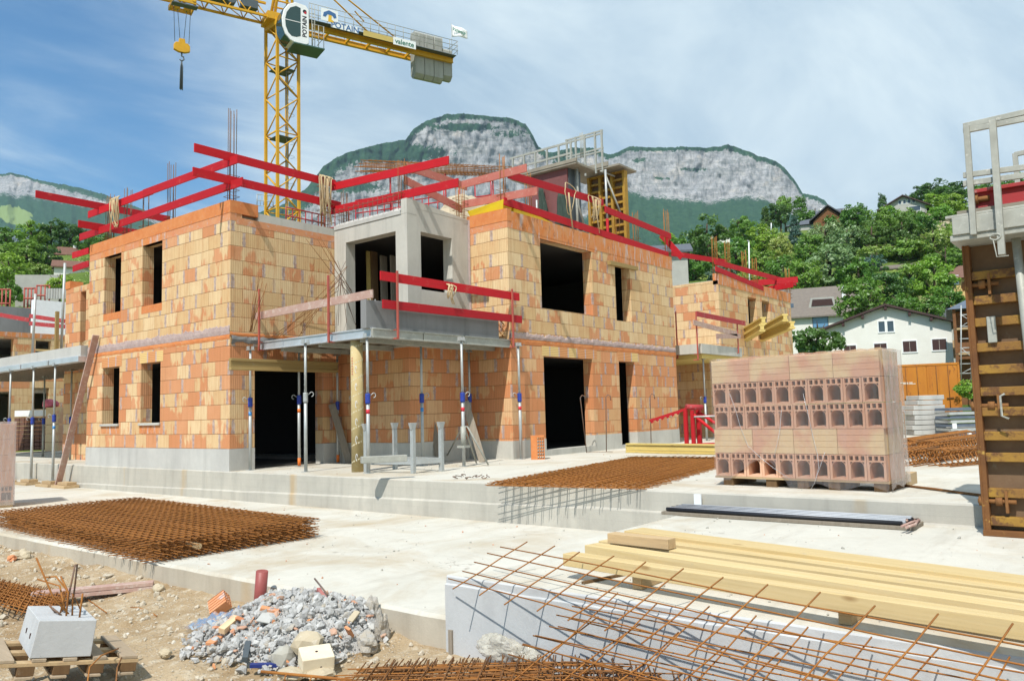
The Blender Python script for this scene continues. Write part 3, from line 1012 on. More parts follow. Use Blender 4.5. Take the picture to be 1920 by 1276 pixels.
for h in hAu:
    m = MB(); m.box(XA - .004, XA + .295, h[0] - .01, h[1] + .01, 4.50, 4.692)
    part('sill_block', m, M['clay'], A)
    m = MB(); m.box(XA - .007, XA + .05, h[0] - .2, h[1] + .2, 6.272, 6.452)
    part('lintel', m, M['stained'], A)
m = MB()
band(m, 'y', YA, XA + .02, XM, 3.48, 3.62, .05, .03, -1, .05)
part('slab_edge', m, M['conc_beam'], A)

B = thing('brick_building', 'clay block shell with one wide and one narrow opening on each floor', 'building', (XB, YB, TZ), 'row of unfinished brick houses')
hB = [(16.6, 18.9, .76, 3.16), (20.34, 21.25, .70, 3.15)]
hBu = [(16.6, 19.05, 4.4, 6.22), (20.32, 21.2, 4.35, 6.05)]
m = MB()
wall(m, 'x', XM, XM + .3, YM, YA, ZP, ZF - .2)
wall(m, 'y', YM, YM + .3, XM + .3, XB, ZP, ZF - .2)
wall(m, 'x', XB, XB + .3, YB, YM, ZP - .05, ZF - .06)
wall(m, 'y', YB, YB + .3, XB + .3, XR, ZP - .05, ZF - .06, hB)
wall(m, 'x', XR, XR - .3, YB + .3, YE, TZ, ZF)
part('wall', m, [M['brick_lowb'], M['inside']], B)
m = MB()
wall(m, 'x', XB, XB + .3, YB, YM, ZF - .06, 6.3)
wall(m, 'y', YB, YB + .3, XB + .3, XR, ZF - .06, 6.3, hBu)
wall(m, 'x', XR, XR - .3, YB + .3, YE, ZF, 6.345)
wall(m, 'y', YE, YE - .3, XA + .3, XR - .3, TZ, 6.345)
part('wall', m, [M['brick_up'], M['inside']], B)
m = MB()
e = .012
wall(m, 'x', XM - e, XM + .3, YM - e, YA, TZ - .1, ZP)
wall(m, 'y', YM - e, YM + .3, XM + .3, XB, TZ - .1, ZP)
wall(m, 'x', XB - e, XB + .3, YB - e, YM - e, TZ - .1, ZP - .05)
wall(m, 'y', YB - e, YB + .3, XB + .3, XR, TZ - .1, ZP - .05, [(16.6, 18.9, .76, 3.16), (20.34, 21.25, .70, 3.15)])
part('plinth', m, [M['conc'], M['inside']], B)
m = MB()
wall(m, 'x', XB - .004, XB + .15, YB - .004, YM, 6.3, 6.47)
part('lintel_band', m, [M['clay_lintel']] * 2, B)
m = MB()
wall(m, 'x', XB - .012, XB + .14, YB - .012, YM, 6.47, 6.78)
part('parapet', m, [M['clay']] * 2, B, bevel=.008)
m = MB()
wall(m, 'y', YB - .010, YB + .14, XB + .14, XR, 6.3, 6.73)
wall(m, 'y', YB - .005, YB + .05, 16.5, 19.3, 6.22, 6.3)
wall(m, 'y', YB - .005, YB + .05, 20.1, 21.6, 6.09, 6.3)
part('parapet', m, [M['stained']] * 2, B)
m = MB()
m.m = 1; m.box(XM + .3, XR - .3, YM + .3, YE - .3, 3.26, 3.48); m.box(XB + .3, XR - .3, YB + .3, YE - .3, TZ + .004, TZ + .05)
m.box(XB + .3, XR - .3, YB + .3, YM + .3, 3.26, 3.48)
m.box(XM + .3, XR - .3, YM + .3, YE - .3, 6.285, 6.33); m.box(XB + .3, XR - .3, YB + .3, YM + .3, 6.285, 6.33); m.m = 0
m.box(XM + .25, XR - .1, YM + .3, YE - .1, 6.34, 6.54)
m.box(XB + .15, XR - .1, YB + .15, YM + .3, 6.34, 6.54)
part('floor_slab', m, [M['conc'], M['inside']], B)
m = MB()
band(m, 'y', YB, XB, XR, 3.55, 3.69, .09, .014)
part('mortar_band', m, M['mortar'], B)
m = MB()
band(m, 'y', YB, XB, XR, 3.42, 3.57, .02, .006)
part('clay_band', m, M['clay'], B)
for h in hB:
    m = MB(); m.box(h[0] - .06, h[1] + .25, YB - .004, YB + .05, 3.16, 3.42)
    part('lintel', m, M['lintel'], B)
# cast concrete loggia on the upper floor
m = MB()
wall(m, 'x', XM - .03, XM + .27, YM - .03, YA - .01, 3.33, 6.52, [(13.78, 15.6, 3.62, 6.12)])
wall(m, 'y', YM - .03, YM + .27, XM + .27, XB, 3.33, 6.68, [(13.52, 14.62, 4.72, 6.12)])
m.box(XM - .034, XM + .30, YM - .034, YM + .16, 6.5, 6.86)
vs = [(XM + .30, YM - .034, 6.66), (XM + .30, YM - .034, 6.84), (XB, YM - .034, 6.70), (XB, YM - .034, 6.66)]
m.hexa([vs[0], vs[3], (XB, YM + .2, 6.66), (XM + .3, YM + .2, 6.66), vs[1], vs[2], (XB, YM + .2, 6.70), (XM + .3, YM + .2, 6.84)])
part('concrete_frame', m, [M['conc'], M['inside']], B)
m = MB()
vs = []
n = 26
for i in range(n + 1):
    y = 13.58 + (YA - .02 - 13.58) * i / n
    k = .06 * noise.noise(V((y * 4, 1, 0)))
    vs += [(XM - .05, y, 6.50), (XM - .05 - .03 * abs(k) * 8, y, 6.60 + k * .5), (XM + .1, y, 6.70 + k), (XM + .5, y, 6.72 + .05 * noise.noise(V((y * 6, 5, 0))))]
m.faces(vs, [(i * 4 + j, i * 4 + j + 1, (i + 1) * 4 + j + 1, (i + 1) * 4 + j) for i in range(n) for j in range(3)])
part('rough_cast_edge', m, M['plinth'], B)
m = MB()
band(m, 'x', XB - .002, YM - .10, YM - .03, 3.6, 6.7, .0, .012)
part('mortar_joint', m, M['mortar'], B)

Cc = thing('brick_building', 'farther clay block house with two slim upper openings, yellow beams sticking out of them', 'building', (28.1, 12.3, TZ), 'row of unfinished brick houses')
hC = [(30.9, 31.8, 4.35, 6.1), (32.4, 33.25, 4.4, 6.1)]
m = MB()
wall(m, 'x', 28.1, 28.4, 12.3, 20, TZ - .1, 6.45)
wall(m, 'y', 12.3, 12.6, 28.4, 35.85, TZ - .1, 6.3, hC)
wall(m, 'x', 35.85, 35.55, 12.6, 20, TZ, 6.3)
wall(m, 'y', 20, 19.7, 28.4, 35.55, TZ, 6.3)
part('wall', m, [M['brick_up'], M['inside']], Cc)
m = MB()
wall(m, 'y', 12.28, 12.5, 28.1, 35.85, 6.3, 6.72)
part('parapet', m, [M['stained']] * 2, Cc)
m = MB(); m.box(28.3, 35.7, 12.5, 19.8, 6.3, 6.5); m.box(28.4, 35.5, 12.6, 19.7, 3.3, 3.5)
part('floor_slab', m, M['conc'], Cc)

Dd = thing('brick_building', 'set back clay block wall with one tall slit opening, seen past the leaning board', 'building', (11.5, 23.3, TZ), 'row of unfinished brick houses')
m = MB()
wall(m, 'x', 11.5, 11.8, 23.2, 27.95, TZ - .1, 6.2, [(26.45, 26.85, 3.5, 6.0)])
wall(m, 'y', 27.65, 27.95, 11.8, 18, TZ - .1, 6.2)
part('wall', m, [M['brick_mid'], M['inside']], Dd)
m = MB(); m.box(11.48, 11.9, 27.6, 27.97, 6.2, 6.45)
part('clay_block', m, M['clay'], Dd)
m = MB(); m.box(11.6, 18, 23.2, 27.9, 6.1, 6.19)
part('roof_slab', m, M['conc'], Dd)

Ef = thing('brick_building', 'low clay block house with square dark openings under a pale concrete wall', 'building', (12, 39.5, TZ), 'row of unfinished brick houses')
m = MB()
wall(m, 'y', 39.5, 39.8, 8, 20, .3, 5.68, [(12.6, 14.1, 4.3, 5.6), (15.0, 15.66, 4.55, 5.58), (15.0, 15.62, 2.45, 3.42), (13.2, 14.05, 1.4, 3.25)])
part('wall', m, [M['brick_mid'], M['inside']], Ef)
m = MB(); wall(m, 'y', 39.48, 39.75, 8, 20, 5.68, 5.9)
part('parapet', m, [M['stained']] * 2, Ef)
m = MB(); m.box(8, 20, 39.8, 45, 5.6, 5.74); m.box(8, 20, 39.8, 45, 3.2, 3.4); m.box(8, 20, 44.8, 45, .3, 5.6); m.box(19.8, 20, 39.8, 44.8, .3, 5.6)
part('floor_slab', m, M['conc'], Ef)
m = MB(); wall(m, 'y', 43.0, 43.3, 16.2, 24, 5.3, 7.95)
single('concrete_wall', 'tall white cast concrete wall rising above the low brick house', 'wall', m, [M['white']] * 2)
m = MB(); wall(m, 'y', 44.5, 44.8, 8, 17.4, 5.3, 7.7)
single('concrete_wall', 'grey cast concrete wall beside the tall white wall', 'wall', m, [M['conc_beam']] * 2)

# ------------------------------------------------------------------ balconies
bal = thing('slab_formwork', 'raised formwork deck with aluminium edge beams on steel props between the two brick shells', 'formwork', (XB - 2, 14, 3.35))
m = MB()
m.box(10.92, XB - .02, YB + .14, YA - .06, 3.44, 3.50)
part('deck_panel', m, M['deck'], bal)
m = MB()
for i in range(9):
    x = 11.2 + i * .48
    m.box(x, x + .07, YB + .2, YA - .1, 3.36, 3.44)
part('joist', m, M['oldwood'], bal)
for k in range(3):
    y = 12.55 + k * 1.35
    m = MB(); m.box(10.95, XB - .05 if y < YM else XM - .05, y, y + .10, 3.26, 3.36)
    part('bearer', m, M['galv2'], bal)
def channel(name, p0, p1, par, mt):
    m = MB()
    m.beam(p0, p1, .05, .17)
    d = (V(p1) - V(p0)).normalized()
    for dz in (-.085, .085): m.beam(V(p0) + V((0, 0, dz)), V(p1) + V((0, 0, dz)), .10, .028)
    k = int((V(p1) - V(p0)).length / .5)
    part(name, m, mt, par, bevel=.006)
for a, b in ((12.12, 13.55), (13.58, 16.12)):
    channel('edge_beam', (10.87, a, 3.42), (10.87, b, 3.42), bal, M['alu'])
for a, b in ((10.82, 12.25), (12.28, 13.55), (13.58, 15.42)):
    channel('edge_beam', (a, 12.14, 3.41), (b, 12.14, 3.41), bal, M['galv2'])
m = MB()
m.box(10.72, 14.93, 12.19, 12.36, 3.50, 4.085)
single('concrete_beam', 'dark grey precast concrete panel standing on the formwork deck edge', 'concrete panel', m, M['conc_beam'], bevel=.01)

b2 = thing('balcony', 'small concrete balcony slab with red guard posts between two brick houses', 'balcony', (26.4, 12.6, 3.6))
m = MB(); m.box(24.7, 28.09, 11.5, 14.2, 3.52, 3.84)
part('slab', m, M['conc'], b2)
m = MB(); m.box(24.9, 28.09, 11.6, 14.2, 3.36, 3.515)
part('formwork_panel', m, M['yellowwood'], b2)
lb = thing('balcony', 'pale concrete balcony slab on props at the far side of the brick shell', 'balcony', (10.5, 26, 3.5))
m = MB(); m.box(9.95, 13.2, 23.15, 36, 3.62, 3.92)
part('slab', m, M['plinth'], lb)
m = MB()
for a, b in ((23.1, 25.0), (25.1, 27.0), (27.1, 29.0), (29.1, 31)): m.box(9.86, 10.1, a, b, 3.46, 3.62)
part('edge_beam', m, M['alu'], lb, bevel=.01)
m = MB()
for i in range(20): m.box(10.1, 13.1, 23.3 + i * .6, 23.4 + i * .6, 3.46, 3.62)
part('joist', m, M['oldwood'], lb)
# ------------------------------------------------------------------ steel props
PG = 'steel props carrying the formwork'
def prop(x, y, z0, z1, label, ch=None, mark=None, rz=0, body='galv', group=PG, name='steel_prop', lever=True):
    t = thing(name, label, 'prop', (x, y, z0), group)
    ch = ch or z0 + (z1 - z0) * .56
    m = MB(); m.box(x - .075, x + .075, y - .075, y + .075, z0, z0 + .012); part('base_plate', m, M[body], t)
    m = MB(); m.tube([(x, y, z0 + .012), (x, y, ch)], .037, 10); part('outer_tube', m, M[body], t)
    m = MB(); m.tube([(x, y, ch), (x, y, z1 - .02)], .028, 10)
    for k in range(int((z1 - ch - .1) / .12)):
        zz = ch + .12 + k * .12
        m.tube([(x - .0295, y, zz), (x - .024, y, zz)], .012, 6)
    part('inner_tube', m, M[body], t)
    m = MB(); m.tube([(x, y, ch - .13), (x, y, ch - .10), (x, y, ch + .06), (x, y, ch + .075)], .052, 10)
    col = part('collar', m, M['blue'] if mark != 'plain' else M[body], t)
    if lever:
        m = MB()
        a = rz
        pts = [(x + .05 * math.cos(a), y + .05 * math.sin(a), ch + .03)]
        for k in range(7):
            q = k / 6 * PI
            pts.append((x + (.12 + .045 * math.sin(q)) * math.cos(a), y + (.12 + .045 * math.sin(q)) * math.sin(a), ch + .05 + .05 * math.cos(q) - .01))
        m.tube(pts, .009, 6); part('lever', m, M[body], col)
    m = MB()
    m.box(x - .07, x + .07, y - .07, y + .07, z1 - .02, z1 - .005)
    for s in (-1, 1): m.box(x + s * .06 - .006, x + s * .06 + .006, y - .05, y + .05, z1 - .005, z1 + .07)
    part('head_plate', m, M[body], t)
    if mark in ('red', 'orange', 'lightblue'):
        m = MB(); m.tube([(x, y, ch - .33), (x, y, ch - .24)], .0385, 10)
        part('paint_ring', m, M[{'red': 'redvivid', 'orange': 'orangering', 'lightblue': 'bluering'}[mark]], t)
        if mark == 'orange':
            m = MB(); m.tube([(x, y, z0 + .02), (x, y, z0 + .2)], .0385, 10); part('paint_ring', m, M['orangering'], t)
    return t
M['redvivid'] = plain('red_ring_paint', (.6, .03, .05), .5)
M['orangering'] = plain('orange_ring_paint', (.75, .17, .02), .5)
M['bluering'] = plain('light_blue_ring_paint', (.06, .25, .55), .5)
H = 3.34
prop(10.50, 15.86, TZ, 3.32, 'steel prop with blue collar tight against the brick corner, left of the doorway', 2.15, 'lightblue', 2.4)
prop(11.72, 15.72, TZ, 3.30, 'steel prop with orange ring and orange foot standing in the dark doorway', 2.2, 'orange', 2.4)
prop(10.62, 14.02, TZ, H, 'bare grey steel prop without blue collar in front of the doorway', 2.2, 'plain', -.6)
prop(10.82, 12.28, TZ, H, 'steel prop under the deck corner, just beside the cardboard tube column', 2.12, 'red', -.4)
p = oZ(TZ, 793, 872); prop(p.x, p.y, TZ, H, 'steel prop with light blue ring behind the steel rack', 2.14, 'lightblue', -.5)
p = oZ(TZ, 870, 874); TRI = p; prop(p.x, p.y, TZ, H, 'steel prop held upright by a folding tripod', 2.12, 'red', -.5)
p = oY(12.0, 969, 864); prop(15.36, 11.95, TZ, H + .02, 'steel prop at the outer brick corner near the perforated brick', 2.12, 'red', 2.5)
p = oX(12.95, 739, 850); prop(12.85, 15.0, TZ, 3.28, 'thin shaded steel prop in the recess behind the tube column', 2.15, None, 2.4)
prop(12.95, 15.82, TZ, 3.28, 'rusty footed steel prop just beside the doorway jamb', 2.05, 'orange', 2.4, lever=False)
prop(14.95, 13.2, TZ, 3.28, 'shaded steel prop in the inner brick corner', 2.15, None, 2.4, lever=False)
prop(9.90, 24.65, .16, 3.45, 'tall steel prop on a wood block nearest the leaning board', 1.95, 'lightblue', 2.4)
prop(9.90, 26.15, .16, 3.45, 'tall steel prop on wood blocks, second from the leaning board', 1.9, None, 2.4)
prop(9.90, 27.9, .16, 3.45, 'tall steel prop half hidden by the wrapped pack at the picture side', 1.9, None, 2.4)
prop(11.3, 26.9, TZ, 3.45, 'greenish steel prop on the terrace under the far balcony by the slit opening', 1.9, None, 2.4, body='galv2')
prop(12.1, 31.0, TZ, 3.45, 'slim steel prop far back under the far balcony beside the brick pack', 1.9, None, 2.4, body='galv2')
prop(12.7, 30.0, TZ, 3.45, 'dark steel prop far back under the far balcony in front of the orange brick pack', 1.9, None, 2.4, body='steeldark')
for q, z0, z1, lab in (((62, 612), 3.95, 5.9, 'bare guard tube standing on the far balcony'), ((117, 560), 3.95, 6.6, 'leaning guard tube on the far balcony beside the brick wall')):
    pt = oX(10.4, *q)
    m = MB(); m.tube([(10.4, pt.y, z0), (10.4, pt.y - .12, z1)], .04, 8)
    single('steel_tube', lab, 'tube', m, M['galv'])
prop(25.2, 11.7, TZ, 3.36, 'steel prop under the small balcony, beside the red press', 2.0, None, 2.4)
prop(26.2, 13.4, TZ, 3.36, 'shaded steel prop at the back under the small balcony', 2.0, None, 2.4)
prop(11.3, 19.6, 3.5, 6.36, 'steel prop inside the upper window opening nearer the corner', 5.0, 'plain', 2.4)
prop(20.95, 12.9, 3.48, 6.3, 'red and white banded prop inside the narrow upper opening', 5.3, 'red', 2.4, lever=False)
prop(18.9, 13.9, 3.48, 6.3, 'dim prop inside the wide upper opening', 5.0, 'plain', 2.4, lever=False)
# ------------------------------------------------------------------ red guard rails, starter bars, ropes on the roofs
GP = 'guard rail planks'
def plank(p0, p1, label, mt='red', h=.20, t=.035, group=GP, name='guard_plank', up=(0, 0, 1)):
    m = MB(); m.beam(p0, p1, t, h, up)
    return single(name, label, 'plank', m, M[mt], group, bevel=.004)


plank((10.22, 23.47, 7.72), (10.22, 19.8, 7.71), 'red plank over the brick shell edge, far upper piece where the rope hangs')
plank((10.19, 20.25, 7.71), (10.19, 15.9, 7.68), 'red plank over the narrow windowed wall, upper piece ending at the tall starter bars')
plank((10.22, 23.99, 7.14), (10.22, 15.75, 7.13), 'long lower red plank above the wall with four narrow windows')
plank((9.3, 16.22, 7.80), (13.27, 16.22, 7.80), 'upper red plank reaching past the tall starter bars toward the crane mast')
plank((9.27, 16.22, 7.25), (13.44, 16.22, 7.25), 'lower red plank passing in front of the crane mast foot')
plank((8.56, 22.8, 7.87), (12.3, 22.8, 7.83), 'dark red plank jutting out toward the far mountain')
plank((9.66, 22.8, 7.25), (13.2, 22.8, 7.25), 'short red plank jutting out just above the brick shell far end')
plank((13.22, 16.33, 7.73), (13.22, 12.15, 7.53), 'upper bright red plank above the concrete loggia, free end against the mountain')
plank((13.22, 16.34, 7.10), (13.22, 11.87, 6.95), 'lower bright red plank above the concrete loggia')
plank((13.5, 13.8, 7.80), (15.7, 13.8, 7.75), 'upper faded pink plank behind the bright red loggia planks', 'pink')
plank((13.4, 13.8, 7.45), (15.5, 13.8, 7.10), 'lower faded pink plank sloping down behind the loggia', 'pink')
plank((15.4, 13.7, 7.72), (15.4, 11.56, 7.72), 'upper pink plank with raw wood end above the yellow tray', 'pink')
plank((15.4, 13.7, 7.19), (15.4, 11.26, 7.08), 'lower pink plank just above the yellow tray', 'pink')
plank((15.45, 12.2, 7.70), (19.97, 12.2, 7.84), 'upper red plank in front of the maroon formwork')
plank((15.27, 12.2, 6.98), (23.98, 12.2, 6.82), 'very long lower red plank along the wide windowed facade')
plank((20.05, 12.2, 7.66), (24.23, 12.2, 7.49), 'red plank in front of the ochre formwork')
plank(oX(24.25, 1240, 440) + V((0, 0, 0)), oX(24.25, 1279, 483), 'short tilted red plank hanging at the facade end')
plank(oZ(7.6, 1259, 475), oZ(7.6, 1362, 491), 'red plank on the recess between the two brick houses')
plank((27.9, 12.3, 7.12), (36.74, 12.3, 7.26), 'upper red plank along the farther brick house')
plank((27.89, 12.28, 6.86), (32.6, 12.28, 6.6), 'lower red plank along the farther brick house')
plank(oZ(7.1, 1405, 531), oZ(7.1, 1496, 524), 'far red plank crossing the end of the farther house', h=.26)
plank(oZ(6.8, 1422, 545), oZ(6.8, 1487, 533), 'lower far red plank at the end of the farther house', h=.24)
plank(oX(11.3, 136, 479), oX(11.3, 166, 470), 'short red plank above the set back wall in front of the red roofed cottage')
plank(oX(11.3, 137, 504), oX(11.3, 166, 494), 'lower short red plank above the set back wall')
# balcony rails
plank((10.96, 12.02, 4.575), (15.54, 12.02, 4.575), 'upper red plank on the formwork deck over the grey concrete panel', h=.19)
plank((11.01, 12.02, 4.0), (15.62, 12.02, 4.02), 'lower red plank against the grey concrete panel', h=.18)
plank((10.78, 16.85, 4.10), (10.78, 12.05, 4.19), 'dusty faded plank along the open deck side beside the bent starter bars', 'dustplank', .17)


def post(x, y, z0, z1, label, inward, mt='redpost'):
    t = thing('guard_post', label, 'post', (x, y, z0), 'red steel guard posts')
    m = MB(); m.box(x - .02, x + .02, y - .02, y + .02, z0, z1)
    part('upright', m, M[mt], t, bevel=.003)
    m = MB(); m.beam((x, y, z0 + .02), (x + inward[0] * .16, y + inward[1] * .16, z0 + .02), .04, .03)
    m.beam((x, y, z0 + .20), (x + inward[0] * .12, y + inward[1] * .12, z0 + .20), .04, .02)
    part('clamp', m, M[mt], t)
post(11.39, 11.98, 3.30, 4.72, 'red guard post near the free end of the deck rail', (0, 1))
post(15.22, 11.98, 3.30, 4.74, 'red guard post at the brick corner end of the deck rail', (0, 1))
post(10.74, 15.88, 3.30, 4.73, 'red brown guard post by the brick wall corner', (1, 0))
post(10.74, 13.39, 3.30, 4.73, 'red brown guard post beside the burst of thin bars', (1, 0))
q = oY(11.45, 1308, 640)
for px_, py_, h, lab in ((1309, 675, 1.6, 'red guard post at the small balcony corner'), (1385, 662, 1.1, 'short red guard post at the small balcony end')):
    b = oY(11.45, px_, py_); post(b.x, 11.45, b.z, b.z + h, lab, (0, 1))
def pl2(a, b, lab, mt):
    plank(oY(11.42, *a), oY(11.42, *b), lab, mt, h=.17)
pl2((1306, 588), (1397, 606), 'dark red top plank of the small balcony rail', 'redold')
pl2((1300, 604), (1382, 626), 'worn brownish middle plank of the small balcony rail', 'dustplank')
pl2((1343, 630), (1388, 630), 'short dusty low plank of the small balcony rail', 'dustplank')
b = oX(24.8, 1272, 672); post(24.75, b.y, 3.4, 5.0, 'red guard post squeezed at the facade end beside the small balcony', (0, 1))

GB = 'steel starter bar bundles'
def bundle(x, y, z0, z1, label, n=5, mt='rebar', s=.13, stir=3):
    t = thing('starter_bars', label, 'rebar', (x, y, z0), GB)
    m = MB()
    for k in range(n):
        a = 2 * PI * k / n + .4
        px_, py_ = x + s * math.cos(a) * .7, y + s * math.sin(a) * .7
        m.tube([(px_, py_, z0), (px_ + R(-.02, .02), py_ + R(-.02, .02), z1 - R(0, .12))], .009, 5)
    part('bar', m, M[mt], t)
    if stir:
        m = MB()
        for k in range(stir):
            z = z0 + .08 + k * .16
            m.tube([(x - s, y - s, z), (x + s, y - s, z), (x + s, y + s, z), (x - s, y + s, z), (x - s, y - s, z)], .006, 4)
        part('stirrup', m, M['rust2'], t)
bundle(10.32, 16.35, 6.5, 9.04, 'tallest dark starter bars on the brick shell corner', 6, stir=6)
bundle(10.4, 19.2, 6.5, 8.4, 'dark starter bars halfway along the narrow windowed wall top', 6)
bundle(10.4, 20.5, 6.5, 7.85, 'short starter bars between the rope coil and the taller bars', 4)
bundle(10.4, 21.5, 6.5, 8.22, 'starter bars just behind the rope coil on the brick shell', 5)
bundle(10.4, 22.6, 6.5, 8.15, 'starter bars at the far end of the brick shell', 5)
bundle(10.6, 22.9, 6.4, 8.3, 'outermost starter bars crossing the jutting planks', 5, 'rust2')
bundle(13.0, 16.3, 6.5, 7.75, 'rusty starter cage beside the long rope loops', 7, 'rust', .16, 8)
bundle(13.3, 15.9, 6.55, 7.6, 'dark starter bars on the loggia top by the rope loops', 6)
bundle(13.3, 13.75, 6.8, 7.95, 'rusty starter bars on the loggia corner pillar', 6, 'rust2', .16, 2)
bundle(15.1, 13.5, 6.7, 7.6, 'rusty starter bars between loggia and brick parapet', 6, 'rust', .15, 4)
bundle(15.42, 12.35, 6.6, 8.25, 'rusty starter bars on the brick corner over the yellow tray', 5, 'rust', .12, 5)
bundle(16.55, 12.4, 6.6, 8.05, 'rusty starter bars in front of the maroon formwork edge', 4, 'rust', .12, 3)
bundle(21.0, 12.4, 6.6, 7.7, 'starter bars in front of the ochre formwork', 4, 'rust2')
for px_, y0, lab in ((1190, 395, 'thin starter bars beside the ochre formwork'), (1248, 392, 'rusty starter bars at the facade end')):
    b = oY(12.35, px_, y0); bundle(b.x, 12.35, 6.55, b.z, lab, 5, 'rust', .12, 4)
for px_, y0, lab in ((1338, 440, 'tall rusty bars on the corner of the farther house'), (1362, 450, 'second rusty bars on the farther house'), (1394, 468, 'third rusty bars on the farther house'), (1414, 482, 'wide rusty bars on the farther house, capped'), (1475, 500, 'last rusty bars at the end of the farther house')):
    b = oY(12.5, px_, y0); bundle(b.x, 12.5, 6.5, b.z, lab, 5, 'rust', .14, 3)

def rope(name, label, c, u, drop, w, n, mt='rope', nrm=V((0, 0, 0)), top=.1):
    m = MB(); u = V(u); c = V(c)
    for k in range(n):
        ww = w * R(.45, 1); h = drop * R(.55, 1.05); o = R(-.12, .12)
        pts = []
        for i in range(17):
            a = 2 * PI * i / 16
            s = math.sin(a)
            sway = .03 * math.sin(3 * a + k)
            pts.append(c + u * (o + ww * math.cos(a) * (1 if s > 0 else .65) * .5 + sway) + V((0, 0, (top if s > 0 else h) * s)) + nrm * (.05 * math.cos(2 * a) + .02 * k / n) + V((0, 0, 0)))
        m.tube(pts, .013, 6)
    for k in range(2):
        o = R(-.08, .08)
        m.tube([c + u * o + nrm * .05, c + u * (o + .03) + nrm * .06 - V((0, 0, drop * .6)), c + u * (o + .12) + nrm * .06 - V((0, 0, drop * R(1.1, 1.4)))], .013, 6)
    return single(name, label, 'rope', m, M[mt])
rope('rope', 'beige rope coil draped over the red planks near the far brick shell end', (10.16, 21.7, 7.80), (0, 1, 0), .75, .42, 7, nrm=V((-1, 0, 0)))
rope('rope', 'long beige rope loops hanging from the plank beside the crane mast', (12.86, 16.17, 7.84), (1, 0, 0), .95, .30, 8, nrm=V((0, -1, 0)))
rope('rope', 'pale rope loops hanging from the red plank before the ochre formwork', (19.35, 12.14, 7.80), (1, 0, 0), .75, .50, 5, nrm=V((0, -1, 0)))
rope('rope', 'thin rope loop bowed over the red plank before the maroon formwork', (18.0, 12.14, 7.72), (1, 0, 0), .75, .85, 1, nrm=V((0, -1, 0)), top=.32)
rope('rope', 'short rope knot under the upper deck rail', (12.95, 11.97, 4.52), (1, 0, 0), .28, .12, 3, nrm=V((0, -1, 0)))
rope('rope', 'small rope heap lying on the far balcony end', (10.3, 23.6, 4.0), (0, 1, 0), .06, .6, 5)

# rebar cage carried across the roof
a0, a1 = oY(17.5, 682, 312), oY(17.5, 958, 322)
t = thing('rebar_cage', 'long rusty rebar cage lying high across the roofs in front of the mountain', 'rebar cage', a0)
m = MB(); d = (a1 - a0)
for oy in (-.22, -.07, .07, .22):
    for oz in (-.13, 0, .13):
        m.tube([a0 + V((R(-.2, .1), oy, oz)), a1 + V((R(-.1, .3), oy, oz))], .012, 5)
part('bar', m, M['rust'], t)
m = MB()
for k in range(38):
    c = a0 + d * ((k + .5) / 38)
    m.tube([c + V((0, -.24, -.15)), c + V((0, .24, -.15)), c + V((0, .24, .15 + R(0, .06))), c + V((0, -.24, .15)), c + V((0, -.24, -.15))], .008, 4)
part('stirrup', m, M['rust2'], t)
m = MB()
for k in (.15, .5, .85):
    c = a0 + d * k; m.tube([c + V((0, 0, -.15)), (c.x, c.y, 6.5)], .03, 6)
part('support', m, M['redold'], t)
def frame(name, label, p0, p1, h, n, mt, cat='guard frame', rails=3, r=.018):
    m = MB(); p0 = V(p0); p1 = V(p1)
    for k in range(rails):
        z = V((0, 0, h * k / (rails - 1)))
        m.tube([p0 + z, p1 + z], r, 6)
    for k in range(n + 1):
        p = p0 + (p1 - p0) * k / n
        m.tube([p, p + V((0, 0, h))], r * .8, 6)
    return single(name, label, cat, m, M[mt])
frame('guard_lattice', 'tall pink red lattice frame behind the upper pink plank', (15.9, 18.5, 7.1), (17.2, 14.2, 7.1), 1.2, 9, 'red', rails=4)
frame('guard_lattice', 'lower red lattice frame behind the loggia parapet', (14.2, 18.0, 6.6), (15.2, 14.4, 6.6), .9, 8, 'redold')
frame('guard_lattice', 'short red lattice frame by the rope loops on the roof edge', (12.0, 16.6, 6.6), (13.2, 16.6, 6.6), .42, 6, 'redold')
m = MB()
for k in range(14):
    y = 16.0 - k * .18
    m.tube([(13.06, y, 6.62), (13.06, y, 7.0 + R(0, .1)), (13.5, y, 7.05)], .007, 4)
for z in (6.85, 6.98): m.tube([(13.05, 16.05, z), (13.05, 13.7, z)], .007, 4)
single('rebar_mesh', 'light grid of thin bars along the loggia roof edge', 'rebar', m, M['rebar'])
# yellow tray, sack heap, dark foil
t = thing('formwork_tray', 'bright yellow folded tray resting on the brick corner parapet', 'tray', (15.4, 12.5, 6.78))
m = MB()
m.hexa([(15.28, 13.35, 6.79), (15.28, 12.25, 6.79), (15.62, 12.25, 6.79), (15.62, 13.35, 6.79), (15.24, 13.4, 6.93), (15.24, 12.2, 7.02), (15.66, 12.2, 7.02), (15.66, 13.4, 6.93)])
part('side_panel', m, M['yellow'], t, bevel=.01)
m = MB()
m.hexa([(15.67, 12.22, 6.75), (17.4, 12.22, 6.74), (17.4, 12.55, 6.74), (15.67, 12.55, 6.75), (15.67, 12.2, 7.0), (17.4, 12.2, 6.78), (17.4, 12.6, 6.78), (15.67, 12.6, 7.0)])
part('side_panel', m, M['yellow'], t, bevel=.01)
m = MB()
c = oY(14.6, 872, 366)
m.rock((c.x, 14.6, 7.0), .95, 3, (1.0, .8, .85), Matrix.Identity(3), 3, .18)
m.rock((c.x + 1.4, 14.4, 6.7), .8, 5, (1.2, .7, .6), Matrix.Identity(3), 3, .18)
single('gravel_sack', 'buff tarpaulin heap behind the lower pink plank', 'sack', m, M['stone'])

